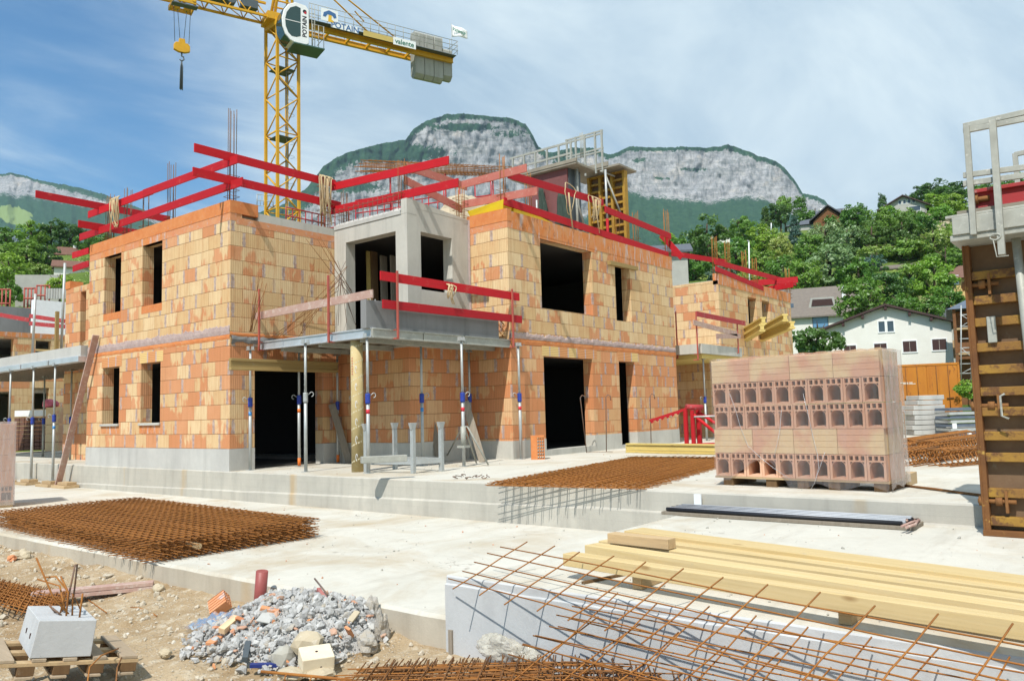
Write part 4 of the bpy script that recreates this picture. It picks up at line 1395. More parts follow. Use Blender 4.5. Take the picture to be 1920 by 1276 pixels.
# formwork standing on the second house
mr = thing('wall_formwork', 'maroon plywood wall formwork with a guarded walkway on the roof', 'formwork', (19.5, 13.2, 6.54))
m = MB(); m.box(19.5, 19.56, 13.14, 14.6, 6.56, 8.98); part('plywood_panel', m, M['maroon'], mr)
m = MB(); m.box(19.565, 20.2, 13.12, 13.20, 6.56, 9.0); part('side_frame', m, M['steeldark'], mr)
m = MB()
for k in range(6): m.box(19.565, 19.7, 13.22, 14.6, 6.7 + k * .4, 6.8 + k * .4)
part('rib', m, M['formyel'], mr)
m = MB(); m.box(19.35, 20.4, 12.7, 15.2, 9.0, 9.06); m.box(19.33, 19.38, 12.68, 15.22, 9.06, 9.16); part('walkway', m, M['deck'], mr)
m = MB()
for k in range(6): y = 12.9 + k * .44; m.beam((19.4, y, 9.06), (19.4, y, 9.72), .05, .05, (1, 0, 0))
for z in (9.70, 9.36): m.beam((19.4, 12.85, z), (19.4, 15.2, z), .04, .06)
part('railing', m, M['galv2'], mr)
m = MB(); m.tube([(19.85, 13.05, 6.5), (19.85, 13.05, 9.0)], .04, 8); m.tube([(19.7, 12.9, 8.95), (19.85, 13.0, 7.9), (20.3, 12.95, 6.8)], .035, 8)
part('strut', m, M['galv2'], mr)
yl = thing('wall_formwork', 'ochre steel framed wall formwork with a tall railing, between planks and cliff', 'formwork', (22, 13.2, 6.54))
m = MB(); m.box(22.06, 22.08, 12.58, 13.9, 6.56, 9.3); part('plywood_panel', m, M['ply'], yl)
m = MB()
for k in range(12): z = 6.6 + k * .245; m.box(21.96, 22.06, 12.6, 13.9, z, z + .07)
part('rib', m, M['formyel'], yl)
m = MB()
for y in (12.56, 13.0, 13.45, 13.88): m.box(21.9, 22.1, y, y + .09, 6.56, 9.35)
part('stud', m, M['formyel'], yl, bevel=.006)
m = MB(); m.box(21.5, 22.6, 12.5, 14.5, 9.4, 9.46); m.box(21.48, 21.53, 12.9, 14.5, 9.46, 9.6); part('walkway', m, M['deck'], yl)
m = MB()
for y in (13.1, 13.35, 13.75, 14.1, 14.45): m.beam((21.5, y, 9.3), (21.5, y, 10.68), .055, .055, (1, 0, 0))
for z in (10.65, 10.56, 10.08, 9.98): m.beam((21.5, 13.05, z), (21.5, 14.5, z), .04, .05)
for y in (13.9, 13.95, 14.0): m.tube([(21.47, y - .1, 10.75), (21.47, y - .1, 9.9)], .012, 5)
part('railing', m, M['galv2'], yl)
m = MB(); m.tube([(21.5, 13.2, 9.35), (21.9, 12.9, 9.2)], .03, 6); m.tube([(21.6, 13.1, 9.3), (21.95, 12.7, 7.8)], .03, 6)
part('strut', m, M['galv2'], yl)
t = thing('push_pull_prop', 'steel strut with red lower tube standing beside the ochre formwork', 'prop', (20.25, 12.5, 6.54))
b = oY(12.45, 1135, 318)
m = MB(); m.tube([(b.x, 12.45, 7.5), (b.x, 12.45, b.z)], .035, 8); part('upper_tube', m, M['galv'], t)
m = MB(); m.tube([(b.x, 12.45, 6.5), (b.x, 12.45, 7.5)], .045, 8); part('lower_tube', m, M['red'], t)
for px_, y0, y1, lab in ((1017, 352, 410, 'slim dark green cloth hanging by the white strip on the maroon formwork'), (1055, 362, 424, 'wider dark green cloth hanging on the maroon formwork corner')):
    a, b = oX(19.42, px_, y0), oX(19.42, px_, y1)
    m = MB(); vs = []
    for i in range(9):
        w = (.09 + .17 * i / 8) * (1.25 if px_ > 1030 else .8)
        for j in range(9):
            s = (j / 8 - .5) * 2
            vs.append((19.42 - .05 - .035 * math.cos(s * 7 + i * .4), a.y + s * w + .02 * math.sin(i), a.z + (b.z - a.z) * i / 8))
    m.faces(vs, [(i * 9 + j, i * 9 + j + 1, (i + 1) * 9 + j + 1, (i + 1) * 9 + j) for i in range(8) for j in range(8)], True)
    o = single('hanging_cloth', lab, 'cloth', m, M['jacket'])
    so = o.modifiers.new('thick', 'SOLIDIFY'); so.thickness = .02
m = MB(); a, b = oX(19.4, 1007, 375), oX(19.4, 1007, 410); m.box(19.38, 19.44, b.y - .03, a.y + .03, b.z, a.z)
single('white_strip', 'narrow white board beside the hanging green cloth', 'board', m, M['white'])

# ------------------------------------------------------------------ on the balcony deck and walls
GM = 'bunches of thin bent bars on the deck'
def burst(label, base, tips, r=.007, mt='rust2', spread=.05):
    m = MB()
    for tp in tips:
        b = V(base) + V((R(-spread, spread), R(-spread, spread), 0))
        mid = (b + V(tp)) / 2 + V((R(-.03, .03), R(-.03, .03), R(-.02, .02)))
        m.tube([b, mid, V(tp)], r, 5)
    return single('thin_bars', label, 'rebar', m, M[mt], GM)
yb = 15.75
burst('thin bars fanning up from the deck by the red brown guard post', oY(yb, 472, 622), [oY(yb, x, y) for x, y in ((498, 540), (492, 528), (488, 518), (485, 515), (500, 531), (480, 560), (478, 545))])
burst('crossing thin bars leaning on the brick face', oY(yb, 560, 628), [oY(yb, x, y) for x, y in ((590, 487), (605, 575), (640, 520), (628, 530))], spread=.5)
burst('long thin bars slanting up to the loggia', oY(15.3, 530, 634), [oY(15.3, x, y) for x, y in ((640, 512), (650, 500), (634, 545), (645, 528))], spread=.35)
burst('bars slanting off the loggia edge over the brick face', oY(15.3, 660, 560), [oY(15.3, x, y) for x, y in ((595, 448), (600, 444), (612, 458), (574, 448))], spread=.08)
burst('burst of thin dark bars bound in the middle before the concrete frame', oY(14.6, 638, 520), [oY(14.6, x, y) for x, y in ((652, 498), (648, 490), (633, 488), (660, 545), (626, 552), (640, 565), (650, 605), (660, 590), (634, 610), (632, 560), (620, 540), (668, 612))], .006, 'rebar', .03)
m = MB()
for y0 in (13.95, 14.12):
    for x0 in (12.4, 12.55):
        m.tube([(x0, y0, 3.5), (x0, y0, 4.45)], .008, 5)
for k in range(9): m.tube([(12.38, 13.93, 3.55 + k * .1), (12.57, 13.93, 3.55 + k * .1), (12.57, 14.14, 3.55 + k * .1), (12.38, 14.14, 3.55 + k * .1), (12.38, 13.93, 3.55 + k * .1)], .006, 4)
single('starter_cage', 'small galvanised starter cage standing on the deck behind the grey panel', 'rebar cage', m, M['galv'])
m = MB()
for k in range(4):
    pts = [(14.97 + .04 * k, 12.2, 3.55 + .5 * i / 10) for i in range(11)]
    pts = [(p[0] + .05 * math.sin(i * 2 + k), p[1] - .02 + .05 * math.cos(i * 2 + k), p[2]) for i, p in enumerate(pts)]
    m.tube(pts, .009, 5)
single('wire_coil', 'rusty tangled wire at the end of the grey concrete panel', 'wire', m, M['rust'])
for k, (px_, top, lab) in enumerate(((682, 470, 'yellowish board leaning inside the loggia opening, nearest its frame'), (690, 470, 'brown board leaning second inside the loggia opening'), (708, 478, 'dark board leaning third inside the loggia opening'), (727, 478, 'rough board leaning last inside the loggia opening'))):
    a = oX(13.9 + .1 * k, px_ + 14, 570); b = oX(13.9 + .1 * k, px_, top)
    plank((a.x, a.y, 3.5), (b.x + .2, b.y, b.z), lab, ('yellowwood', 'darkwood', 'oldwood', 'oldwood')[k], .22, .05, 'boards leaning inside the loggia', 'board', (1, 0, 0))
# beams out of the farther house
GY = 'yellow formwork beams sticking out of the farther house'
def hbeam(name, label, p0, p1, h=.28, w=.22, group=GY, mt='yellowwood'):
    t = thing(name, label, 'beam', p0, group)
    for k in (-1, 1):
        m = MB(); m.beam(V(p0) + V((0, 0, k * h * .38)), V(p1) + V((0, 0, k * h * .38)), w, h * .24); part('flange', m, M[mt], t, bevel=.006)
    m = MB(); m.beam(p0, p1, w * .62, h * .52); part('web', m, M[mt], t)
    return t
for k, (q, base) in enumerate((((1468, 590), (31.25, 12.9, 4.60)), ((1464, 604), (31.25, 12.9, 4.34)), ((1500, 594), (32.8, 12.9, 4.72)), ((1507, 612), (32.8, 12.9, 4.44)))):
    tip = oZ(base[2] + (.18 if k < 2 else .05), *q)
    d = (tip - V(base)); d.z = 0; d = d.normalized() * (3.2 if k < 2 else 4.2)
    tip = V(base) + V((d.x * .95, d.y, .0)) + V((0, 0, .25))
    hbeam('formwork_beam', ('upper yellow beam out of the nearer slim opening', 'lower yellow beam out of the nearer slim opening', 'upper long yellow beam out of the farther slim opening', 'lower long yellow beam out of the farther slim opening')[k], V(base), tip)
a = oY(15.6, 432, 682); b = oY(15.6, 633, 691)
hbeam('formwork_beam', 'yellowish wooden beam hung level in front of the doorway top', (a.x, 15.62, a.z), (b.x, 15.62, a.z), .26, .1, None, 'timber2')
m = MB(); a, b = oY(12.0, 1143, 492), oY(12.0, 1192, 503); m.beam((a.x, 12.03, a.z), (b.x + .1, 12.03, a.z + .02), .12, .12)
single('lintel_board', 'short wooden board propped under the narrow upper opening head', 'board', m, M['timber2'], bevel=.006)
# ------------------------------------------------------------------ tower crane
U = (RT0 * .84 + HF * .543).normalized()     # along the counter jib
Nn = U.cross(V((0, 0, 1))).normalized()      # toward the camera side
if Nn.dot(HF) > 0: Nn = -Nn
MC = oD(53, 529.5, 395); MC.z = 0
ct = thing('tower_crane', 'tall yellow lattice tower crane with white cab and grey counterweights behind the brick shell', 'tower crane', (MC.x, MC.y, -.6))
rr = 1.1
legs = [MC + RT0 * rr, MC + HF * rr, MC - RT0 * rr, MC - HF * rr]
ZJ = 28.3
m = MB()
for l in legs: m.beam(l + V((0, 0, -.6)), l + V((0, 0, ZJ - .2)), .17, .17, HF + RT0)
z = .0; k = 0
while z < ZJ - 1.4:
    for i in range(4):
        a, b = legs[i], legs[(i + 1) % 4]
        if (k + i) % 2: a, b = b, a
        m.tube([a + V((0, 0, z)), b + V((0, 0, z + 1.28))], .05, 6)
    if k % 4 == 0:
        for i in range(4): m.tube([legs[i] + V((0, 0, z)), legs[(i + 1) % 4] + V((0, 0, z))], .045, 6)
    z += 1.28; k += 1
part('mast', m, M['crane'], ct)
for zz in (14.75, 20.3, 25.0):
    m = MB()
    c = MC + V((0, 0, zz))
    m.hexa([c + RT0 * .9 + V((0, 0, -.05)), c + HF * .9 + V((0, 0, -.05)), c - RT0 * .9 + V((0, 0, -.05)), c - HF * .9 + V((0, 0, -.05)), c + RT0 * .9, c + HF * .9, c - RT0 * .9, c - HF * .9])
    part('landing', m, M['steeldark'], ct)
m = MB()
lc = MC + RT0 * .35
for s in (-.2, .2): m.tube([lc + HF * s + V((0, 0, 0)), lc + HF * s + V((0, 0, 26))], .025, 5)
for i in range(86): m.tube([lc + HF * -.2 + V((0, 0, .3 + i * .3)), lc + HF * .2 + V((0, 0, .3 + i * .3))], .014, 4)
for i in range(26):
    zz = 1 + i * .95
    m.tube([lc + HF * (.35 * math.cos(a)) + RT0 * (.35 * math.sin(a) + .1) + V((0, 0, zz)) for a in [PI * q / 6 for q in range(7)]], .012, 4)
m.tube([MC - RT0 * .25 + V((0, 0, 0)), MC - RT0 * .25 + V((0, 0, 26.5))], .03, 5)
part('ladder', m, M['galv2'], ct)
m = MB()
c = MC - RT0 * 1.0
g0 = oD(53, 482, 385) ; g1 = oD(53, 512, 388)
for s in (0, .5, 1): m.tube([g0 + (g1 - g0) * s, g0 + (g1 - g0) * s + V((0, 0, .75))], .03, 5)
for s in range(6): m.tube([g0 + (g1 - g0) * s / 5 , g0 + (g1 - g0) * s / 5 + V((0, 0, .7))], .02, 4)
for h in (0, .35, .75): m.tube([g0 + V((0, 0, h)), g1 + V((0, 0, h))], .03, 5)
part('guard_rail', m, M['galv'], ct)
# slewing part
c = MC + V((0, 0, ZJ))
m = MB()
m.tube([c + V((0, 0, -.45)), c + V((0, 0, -.1))], .6, 16)
for i in range(4): m.beam(legs[i] + V((0, 0, ZJ - .3)), legs[(i + 1) % 4] + V((0, 0, ZJ - .3)), .14, .5)
m.hexa([c + U * s * 1.2 + Nn * q * .8 + V((0, 0, zz)) for zz in (-.2, .3) for s, q in ((-1, -1), (1, -1), (1, 1), (-1, 1))])
part('slewing_ring', m, M['crane'], ct)
m = MB()
for q in (-.6, .6):
    for s in (-.7, .7): m.tube([c + U * s + Nn * q, c + U * .1 + Nn * q * .3 + V((0, 0, 5.4))], .10, 6)
for zz in (1.3, 2.6, 3.9):
    kk = 1 - zz / 6.0
    for q in (-.6, .6): m.tube([c + U * .7 * kk + Nn * q * kk + V((0, 0, zz)), c - U * .7 * kk + Nn * q * kk + V((0, 0, zz))], .06, 6)
part('tower_head', m, M['crane'], ct)
# counter jib
m = MB()
L = 12.8
for q in (-.55, .55):
    m.beam(c + U * 1.2 + Nn * q, c + U * L + Nn * q, .14, .30)
    for dz in (-.15, .15): m.beam(c + U * 1.2 + Nn * q + V((0, 0, dz)), c + U * L + Nn * q + V((0, 0, dz)), .24, .05)
for s in range(8): m.beam(c + U * (1.6 + s * 1.55) - Nn * .5, c + U * (1.6 + s * 1.55) + Nn * .5, .12, .2)
part('counter_jib', m, M['crane'], ct)
m = MB()
m.hexa([c + U * s + Nn * q + V((0, 0, zz)) for zz in (.18, .22) for s, q in ((1.3, .6), (L, .6), (L, 1.15), (1.3, 1.15))])
part('walkway', m, M['steeldark'], ct)
m = MB()
for q in (1.12, -.62):
    for hh in (.62, .98, 1.35): m.tube([c + U * 1.5 + Nn * q + V((0, 0, hh)), c + U * (L + .15) + Nn * q + V((0, 0, hh))], .022, 5)
    for i in range(19): m.tube([c + U * (1.5 + i * .633) + Nn * q + V((0, 0, .3)), c + U * (1.5 + i * .633) + Nn * q + V((0, 0, 1.35))], .022, 5)
for hh in (.62, .98, 1.35): m.tube([c + U * (L + .15) - Nn * .62 + V((0, 0, hh)), c + U * (L + .15) + Nn * 1.12 + V((0, 0, hh))], .022, 5)
part('railing', m, M['galv2'], ct)
for i in range(4):
    s0 = 9.75 + i * .78
    zb, zt = (-1.75 + .0 * i, 1.75) if i < 3 else (-1.45, .95)
    m = MB()
    P = lambda u, zz, k: c + U * (s0 + (.74 if k else 0)) + Nn * u + V((0, 0, zz))
    m.prism([(-.42, zb + .28), (-.14, zb), (.14, zb), (.42, zb + .28), (.42, zt - .15), (.3, zt), (-.3, zt), (-.42, zt - .15)], P)
    part('counterweight', m, M['cw'], ct, bevel=.02)
m = MB()
for s, q in ((7.6, -.35), (9.3, .35)):
    m.tube([c + U * .1 + V((0, 0, 5.3)) + Nn * q * .5, c + U * s + Nn * q + V((0, 0, .25))], .055, 6)
m.tube([c + U * 5.2 + Nn * .05 + V((0, 0, 2.2)), c + U * 6.0 - Nn * .2 + V((0, 0, 1.75))], .05, 5)
m.tube([c + U * .1 + V((0, 0, 5.3)), c - U * 22 + V((0, 0, 1.1))], .05, 6)
part('tie_rod', m, M['crane'], ct)
# jib with its triangular lattice
m = MB()
J = 24
for q in (-.55, .55): m.beam(c - U * 1.1 + Nn * q, c - U * J + Nn * q, .14, .14)
m.beam(c - U * 1.1 + V((0, 0, 1.15)), c - U * J + V((0, 0, 1.15)), .14, .14)
i = 0
s = 1.2
while s < J - 1:
    for q in (-.55, .55):
        m.tube([c - U * s + Nn * q, c - U * (s + .62) + V((0, 0, 1.15))], .04, 5)
        m.tube([c - U * (s + .62) + V((0, 0, 1.15)), c - U * (s + 1.24) + Nn * q], .04, 5)
    m.tube([c - U * s - Nn * .55, c - U * (s + 1.24) + Nn * .55], .035, 5)
    m.tube([c - U * s - Nn * .55, c - U * s + Nn * .55], .035, 5)
    s += 1.24
part('jib', m, M['crane'], ct)
m = MB()
m.tube([c - U * 3.4 - Nn * .4 + V((0, 0, .75)), c - U * 3.4 + Nn * .4 + V((0, 0, .75))], .34, 12)
m.hexa([c - U * s + Nn * q + V((0, 0, zz)) for zz in (.45, 1.0) for s, q in ((1.7, -.35), (2.7, -.35), (2.7, .35), (1.7, .35))])
m.hexa([c - U * s + Nn * q + V((0, 0, zz)) for zz in (.55, .85) for s, q in ((3.6, -.3), (5.2, -.3), (5.2, .3), (3.6, .3))])
part('winch', m, M['steeldark'], ct)
# trolley, ropes, hook block
S = 6.35
tc = c - U * S + V((0, 0, -.25))
m = MB()
for q in (-.75, .75):
    m.beam(tc - U * .7 + Nn * q + V((0, 0, -.12)), tc + U * .7 + Nn * q + V((0, 0, -.12)), .10, .26)
    for k in (-.55, .55): m.tube([tc + U * k + Nn * (q - .08) + V((0, 0, .02)), tc + U * k + Nn * (q + .08) + V((0, 0, .02))], .14, 10)
for k in (-.65, .65): m.beam(tc + U * k - Nn * .75 + V((0, 0, -.2)), tc + U * k + Nn * .75 + V((0, 0, -.2)), .1, .2)
for k in (-.3, .3): m.tube([tc + U * k - Nn * .2 + V((0, 0, -.25)), tc + U * k + Nn * .2 + V((0, 0, -.25))], .2, 12)
tro = part('trolley', m, M['crane'], ct)
m = MB(); m.beam(tc - U * .75 + Nn * .8 + V((0, 0, -.5)), tc + U * .75 + Nn * .8 + V((0, 0, -.5)), .5, .07); part('step', m, M['steeldark'], tro)
hk = oD((tc - CAM).dot(FW) / ray(341, 95).dot(FW) if False else (tc - CAM).dot(FW), 341, 92)
hz = hk.z
m = MB()
for k, kk in ((-.5, -.42), (-.28, -.1), (.28, .1), (.5, .42)): m.tube([tc + U * k + V((0, 0, -.3)), V((tc.x, tc.y, hz + .3)) + U * kk], .018, 5)
part('hoist_rope', m, M['steeldark'], ct)
hc = V((tc.x, tc.y, hz))
m = MB()
P = lambda u, zz, k: hc + U * u + Nn * (.12 if k else -.12) + V((0, 0, zz))
m.prism([(-.48, -.25), (-.48, .1), (-.36, .25), (-.2, .25), (-.17, .52), (.17, .52), (.2, .25), (.36, .25), (.48, .1), (.48, -.25), (.2, -.36), (-.2, -.36)], P)
hb = part('hook_block', m, M['crane'], ct, bevel=.03)
m = MB(); m.tube([hc + V((0, 0, -.36)), hc + V((0, 0, -.6)), hc + V((0, 0, -.62)) + U * .1, hc + V((0, 0, -.8)) + U * .13, hc + V((0, 0, -.92)), hc + V((0, 0, -.82)) - U * .12], .05, 8)
part('hook', m, M['steeldark'], hb)
m = MB()
for k in range(4): m.tube([hc + V((0, 0, -.85)), hc + U * (-.07 + .045 * k) + Nn * R(-.05, .05) + V((0, 0, -1.3)), hc + U * (-.09 + .05 * k) + V((0, 0, -2.75 - .05 * (k % 2)))], .028, 6)
single('lifting_sling', 'bundle of grey lifting chains hanging from the crane hook', 'chain', m, M['steeldark'])
# cab
cc_ = c + U * .35 + Nn * 1.65 + V((0, 0, -2.25))
def cabp(u, zz, k): return cc_ - U * u + Nn * (k - .5) * 1.25 + V((0, 0, zz))
prof = [(-.75, .15), (-.75, 2.45), (-.55, 2.72), (.15, 2.78), (.62, 2.55), (.92, 2.1), (1.05, 1.5), (1.0, .95), (.82, .48), (.5, .15), (.1, .0), (-.5, .0)]
m = MB(); m.prism(prof, lambda u, zz, k: cabp(u, zz, k))
cab = part('cab', m, M['white'], ct, bevel=.04)
gl = [(-.18, .55), (-.18, 2.45), (.12, 2.52), (.5, 2.32), (.74, 1.95), (.84, 1.48), (.8, 1.0), (.64, .62), (.42, .42), (.1, .42)]
m = MB(); m.prism(gl, lambda u, zz, k: cabp(u, zz, 0) + Nn * (1.25 + (.012 if k else -.01)))
part('side_window', m, M['cabglass'], cab)
m = MB()
fr = [(1.07, 1.5), (1.02, .93), (.84, .44), (.5, .1)]
fr = [(.64, 2.58), (.94, 2.12)] + fr
for a, b in zip(fr, fr[1:]):
    m.hexa([cabp(a[0] - .02, a[1], .06), cabp(b[0] - .02, b[1], .06), cabp(b[0] - .02, b[1], .94), cabp(a[0] - .02, a[1], .94), cabp(a[0] + .025, a[1], .06), cabp(b[0] + .025, b[1], .06), cabp(b[0] + .025, b[1], .94), cabp(a[0] + .025, a[1], .94)])
part('windscreen', m, M['cabglass'], cab)
m = MB(); m.beam(cabp(-.18, 1.45, 1) + Nn * .02, cabp(.84, 1.45, 1) + Nn * .02, .02, .04); part('window_bar', m, M['white'], cab)
m = MB()
m.hexa([cabp(u, zz, k) for zz in (-.1, -.02) for u, k in ((.3, -.1), (-1.75, -.1), (-1.75, 1.15), (.3, 1.15))])
part('cab_platform', m, M['dgreen'], ct)
m = MB()
for u in (-.95, -1.35, -1.7):
    m.tube([cabp(u, 0, 1.1), cabp(u, 1.5, 1.1)], .025, 5)
for zz in (.75, 1.1, 1.5): m.tube([cabp(-.9, zz, 1.1), cabp(-1.72, zz, 1.1), cabp(-1.72, zz, 0)], .022, 5)
for i in range(8): m.tube([cabp(-1.0, .6 + i * .3, .85), cabp(-1.2, .6 + i * .3, .85)], .02, 4)
for u in (-1.0, -1.2): m.tube([cabp(u, .0, .85), cabp(u, 3.0, .85)], .025, 5)
part('cab_railing', m, M['galv2'], ct)
def face(o, up=V((0, 0, 1)), xdir=U, nrm=Nn):
    Mx = Matrix((xdir, up, nrm)).transposed().to_4x4(); Mx.translation = o
    return Mx
text('lettering', 'POTAIN', .40, cab, M['text_dark'], face(cabp(-.46, 1.25, 1) + Nn * .004, up=-U, xdir=V((0, 0, 1))), .004, .012)
m = MB(); m.tube([cabp(-.46, 2.28, 1) + Nn * .002, cabp(-.46, 2.28, 1) + Nn * .008], .13, 16); part('emblem', m, M['text_dark'], cab)
m = MB(); m.tube([cabp(-.50, 2.2, 1) + Nn * .008, cabp(-.50, 2.2, 1) + Nn * .014], .08, 12); part('emblem', m, M['redvivid'], cab)
# signs on the counter jib railing
def sign(name, s0, s1, z0, z1, mt):
    m = MB()
    q = 1.2
    m.hexa([c + U * s + Nn * k + V((0, 0, zz)) for zz in (z0, z1) for s, k in ((s0, q), (s1, q), (s1, q + .03), (s0, q + .03))])
    return part(name, m, mt, ct)
s1 = sign('sign_board', 2.3, 3.5, .32, 1.2, M['white'])
m = MB(); o0 = c + U * 2.9 + Nn * 1.236
P = lambda u, zz, k: o0 + U * u + V((0, 0, zz)) + Nn * (.008 if k else 0)
m.prism([(-.48, .62), (-.42, .9), (-.05, 1.12), (.42, .98), (.48, .7), (.3, .62), (.2, .78), (-.15, .82), (-.3, .6)], P)
part('emblem', m, M['text_blue'], s1)
m = MB(); m.prism([(-.12, .3), (-.08, .8), (.14, .8), (.12, .5), (.28, .42), (.26, .32)], P); part('emblem', m, M['text_yel'], s1)
s2 = sign('sign_board', 3.0, 5.0, -.02, .42, M['white'])
text('lettering', 'POTAIN', .56, s2, M['text_blue'], face(c + U * 4.0 + Nn * 1.236 + V((0, 0, .18))), .003, .012)
sign('sign_board', 5.35, 7.6, -.05, .33, M['yellowwood'])
s3 = sign('sign_board', 7.62, 9.4, -.15, .42, M['white'])
text('lettering', 'valente', .52, s3, M['text_green'], face(c + U * 8.5 + Nn * 1.236 + V((0, 0, .12))), .003, .008)
# flag
fl = thing('flag', 'white flag with green lettering on a thin pole at the counterweight end', 'flag', c + U * (L + .1) + V((0, 0, 1.35)))
fp = c + U * (L + .1) + Nn * .3
m = MB(); m.tube([fp + V((0, 0, .3)), fp + V((0, 0, 3.1))], .02, 6); part('flag_pole', m, M['galv'], fl)
m = MB(); vs = []
for i in range(13):
    for j in range(7):
        s = i / 12
        vs.append(fp + RT0 * (s * 1.2) + HF * (.1 * math.sin(s * 7 + j * .2)) + V((0, 0, 3.05 - j / 6 * (.95 - .35 * s) - s * .55)))
m.faces(vs, [(i * 7 + j, (i + 1) * 7 + j, (i + 1) * 7 + j + 1, i * 7 + j + 1) for i in range(12) for j in range(6)], True)
fc = part('flag_cloth', m, M['white'], fl)
so = fc.modifiers.new('thick', 'SOLIDIFY'); so.thickness = .012
Mx = Matrix.Translation(fp + RT0 * .58 - HF * .12 + V((0, 0, 2.42))) @ Matrix((RT0, V((0, 0, 1)) , -HF)).transposed().to_4x4() @ Matrix.Rotation(-.42, 4, 'Z')
text('lettering', 'Valente', .36, fl, M['text_green'], Mx, .003, .008)
M['pipe'] = weather('dark_pipe', (.42, .44, .47), (.52, .54, .56), 5, .4, .1, 60, None, .6, .2)
# ------------------------------------------------------------------ wrapped pack of hollow clay blocks
ORD = ['first', 'second', 'third', 'fourth', 'fifth', 'sixth', 'seventh', 'eighth', 'ninth', 'tenth', 'eleventh', 'twelfth', 'thirteenth', 'fourteenth']
def clay_pack_mat():
    t = NT('cream_pink_clay')
    v = t.obj()
    f = t.ramp(t.noise(v, 1.6, 3, .5), .44, .54)
    c = t.mix(f, (.68, .40, .26), (.74, .56, .33))
    c = t.mix(t.math('MULTIPLY', t.ramp(t.noise(v, 9, 6, .7), .5, .75), .25), c, (.52, .24, .12))
    return t.done(c, .85, t.bump(t.noise(v, 40, 4), .15, .005), spec=.15)
M['clay_pack'] = clay_pack_mat()
M['clay_arch'] = weather('pink_orange_clay', (.66, .36, .22), (.70, .44, .29), 5, .85, .3, 50)
a = V((11.1, 5.03, 0)); e1 = V((-.07, -.9976, 0)).normalized(); e2 = V((.9976, -.07, 0)).normalized()
BW, BH, BZ = .2375, .335, .745
def pk(s, d, z): return a + e1 * s + e2 * d + V((0, 0, z))
pal = thing('pallet', 'low wooden pallet under the wrapped pack of hollow clay blocks', 'pallet', pk(0, 0, TZ))
m = MB()
for s in (.10, .75, 1.2, 1.62, 2.2): m.hexa([pk(s + q, d, z) for z in (TZ, BZ - .03) for q, d in ((0, .02), (.15, .02), (.15, .76), (0, .76))])
part('bearer', m, M['darkwood'], pal)
m = MB()
for k in range(5):
    d = k * .155; m.hexa([pk(s, d + q, z) for z in (BZ - .029, BZ - .002) for s, q in ((-.02, 0), (2.4, 0), (2.4, .13), (-.02, .13))])
part('deck_board', m, M['pallet'], pal)

def arch_mesh(par_loc):
    w, h = BW - .006, BH - .006
    def rect(x0, x1, z0, z1): return [(x0, z0), (x1, z0), (x1, z1), (x0, z1)]
    holes = []
    for k in range(3):
        x0 = .020 + k * .072; holes.append(rect(x0, x0 + .046, h - .070, h - .013))
    hw = .086; cx_ = w / 2; z0 = .020; z1 = h - .086
    loop = []
    for k in range(9):
        t = k / 8 - .5
        loop.append((cx_ + t * 2 * hw * .98, z0 + .022 * (1 - (2 * t) ** 2)))
    loop += [(cx_ + hw, z1 - .08)]
    for k in range(1, 6):
        q = k / 6 * PI / 2
        loop.append((cx_ + hw * .25 + hw * .75 * math.cos(q), z1 - .08 + .08 * math.sin(q)))
    for k in range(1, 6):
        q = PI / 2 + k / 6 * PI / 2
        loop.append((cx_ - hw * .25 + hw * .75 * math.cos(q), z1 - .08 + .08 * math.sin(q)))
    loop += [(cx_ - hw, z1 - .08)]
    holes.append(loop)
    for sgn in (-1, 1):
        x = cx_ + sgn * (hw + .002)
        holes.append([(x - sgn * .03, z1 - .004), (x, z1 - .004), (x, z1 - .045)])
    m = MB()
    D = .74
    m.prism(rect(0, w, 0, h), lambda u, z, k: pk(u, D if k else 0, z), holes)
    m.poly([pk(0, D + .002, 0), pk(w, D + .002, 0), pk(w, D + .002, h), pk(0, D + .002, h)])
    return m
GA, GP_ = 'arched hollow clay blocks in the wrapped pack', 'plain clay blocks in the wrapped pack'
mb = arch_mesh(None)
off = a.copy()
me = mesh_of('hollow_block', mb, M['clay_arch'], off); fixn(me)
def ordn(i, n, side=True):
    k = i + 1
    return ORD[i] + ' from the steel props side'
for row, nm in ((0, 'bottom'), (2, 'middle'), (3, 'upper')):
    for i in range(10):
        o = bpy.data.objects.new('hollow_block', me); COL.objects.link(o)
        p_ = a + e1 * (i * BW + (.02 if row == 2 else 0)) + e2 * R(-.008, .008)
        o.location = (p_.x, p_.y, BZ + row * BH + .0); W[o.name] = V(o.location)
        o['label'] = f'arched clay block, {ORD[i]} from the props in the {nm} arched row'
        o['category'] = 'clay block'; o['group'] = GA
w, h = BW * 2.5 - .006, BH - .005
pts = [(0, 0)]
for k in (1, 2, 3): z = h * k / 4.2 + .01; pts += [(0, z), (.006, z + .002), (.006, z + .005), (0, z + .007)]
pts += [(0, h), (.74, h), (.74, 0)]
mb = MB(); mb.prism(pts, lambda d, z, k: pk(w if k else 0, d, z))
me2 = mesh_of('plain_block', mb, M['clay_pack'], off); fixn(me2)
for row, nm in ((1, 'lower'), (4, 'top')):
    for i in range(4):
        o = bpy.data.objects.new('plain_block', me2); COL.objects.link(o)
        p_ = a + e1 * (i * BW * 2.5) + e2 * R(-.006, .006)
        o.location = (p_.x, p_.y, BZ + row * BH); W[o.name] = V(o.location)
        o['label'] = f'plain clay block, {ORD[i]} from the props in the {nm} plain row'
        o['category'] = 'clay block'; o['group'] = GP_
TOPZ = BZ + 5 * BH
fm = thing('shrink_wrap', 'clear wrinkled plastic wrap hanging around the pack of clay blocks', 'plastic wrap', pk(1.2, 0, TZ))
LL = 2.39
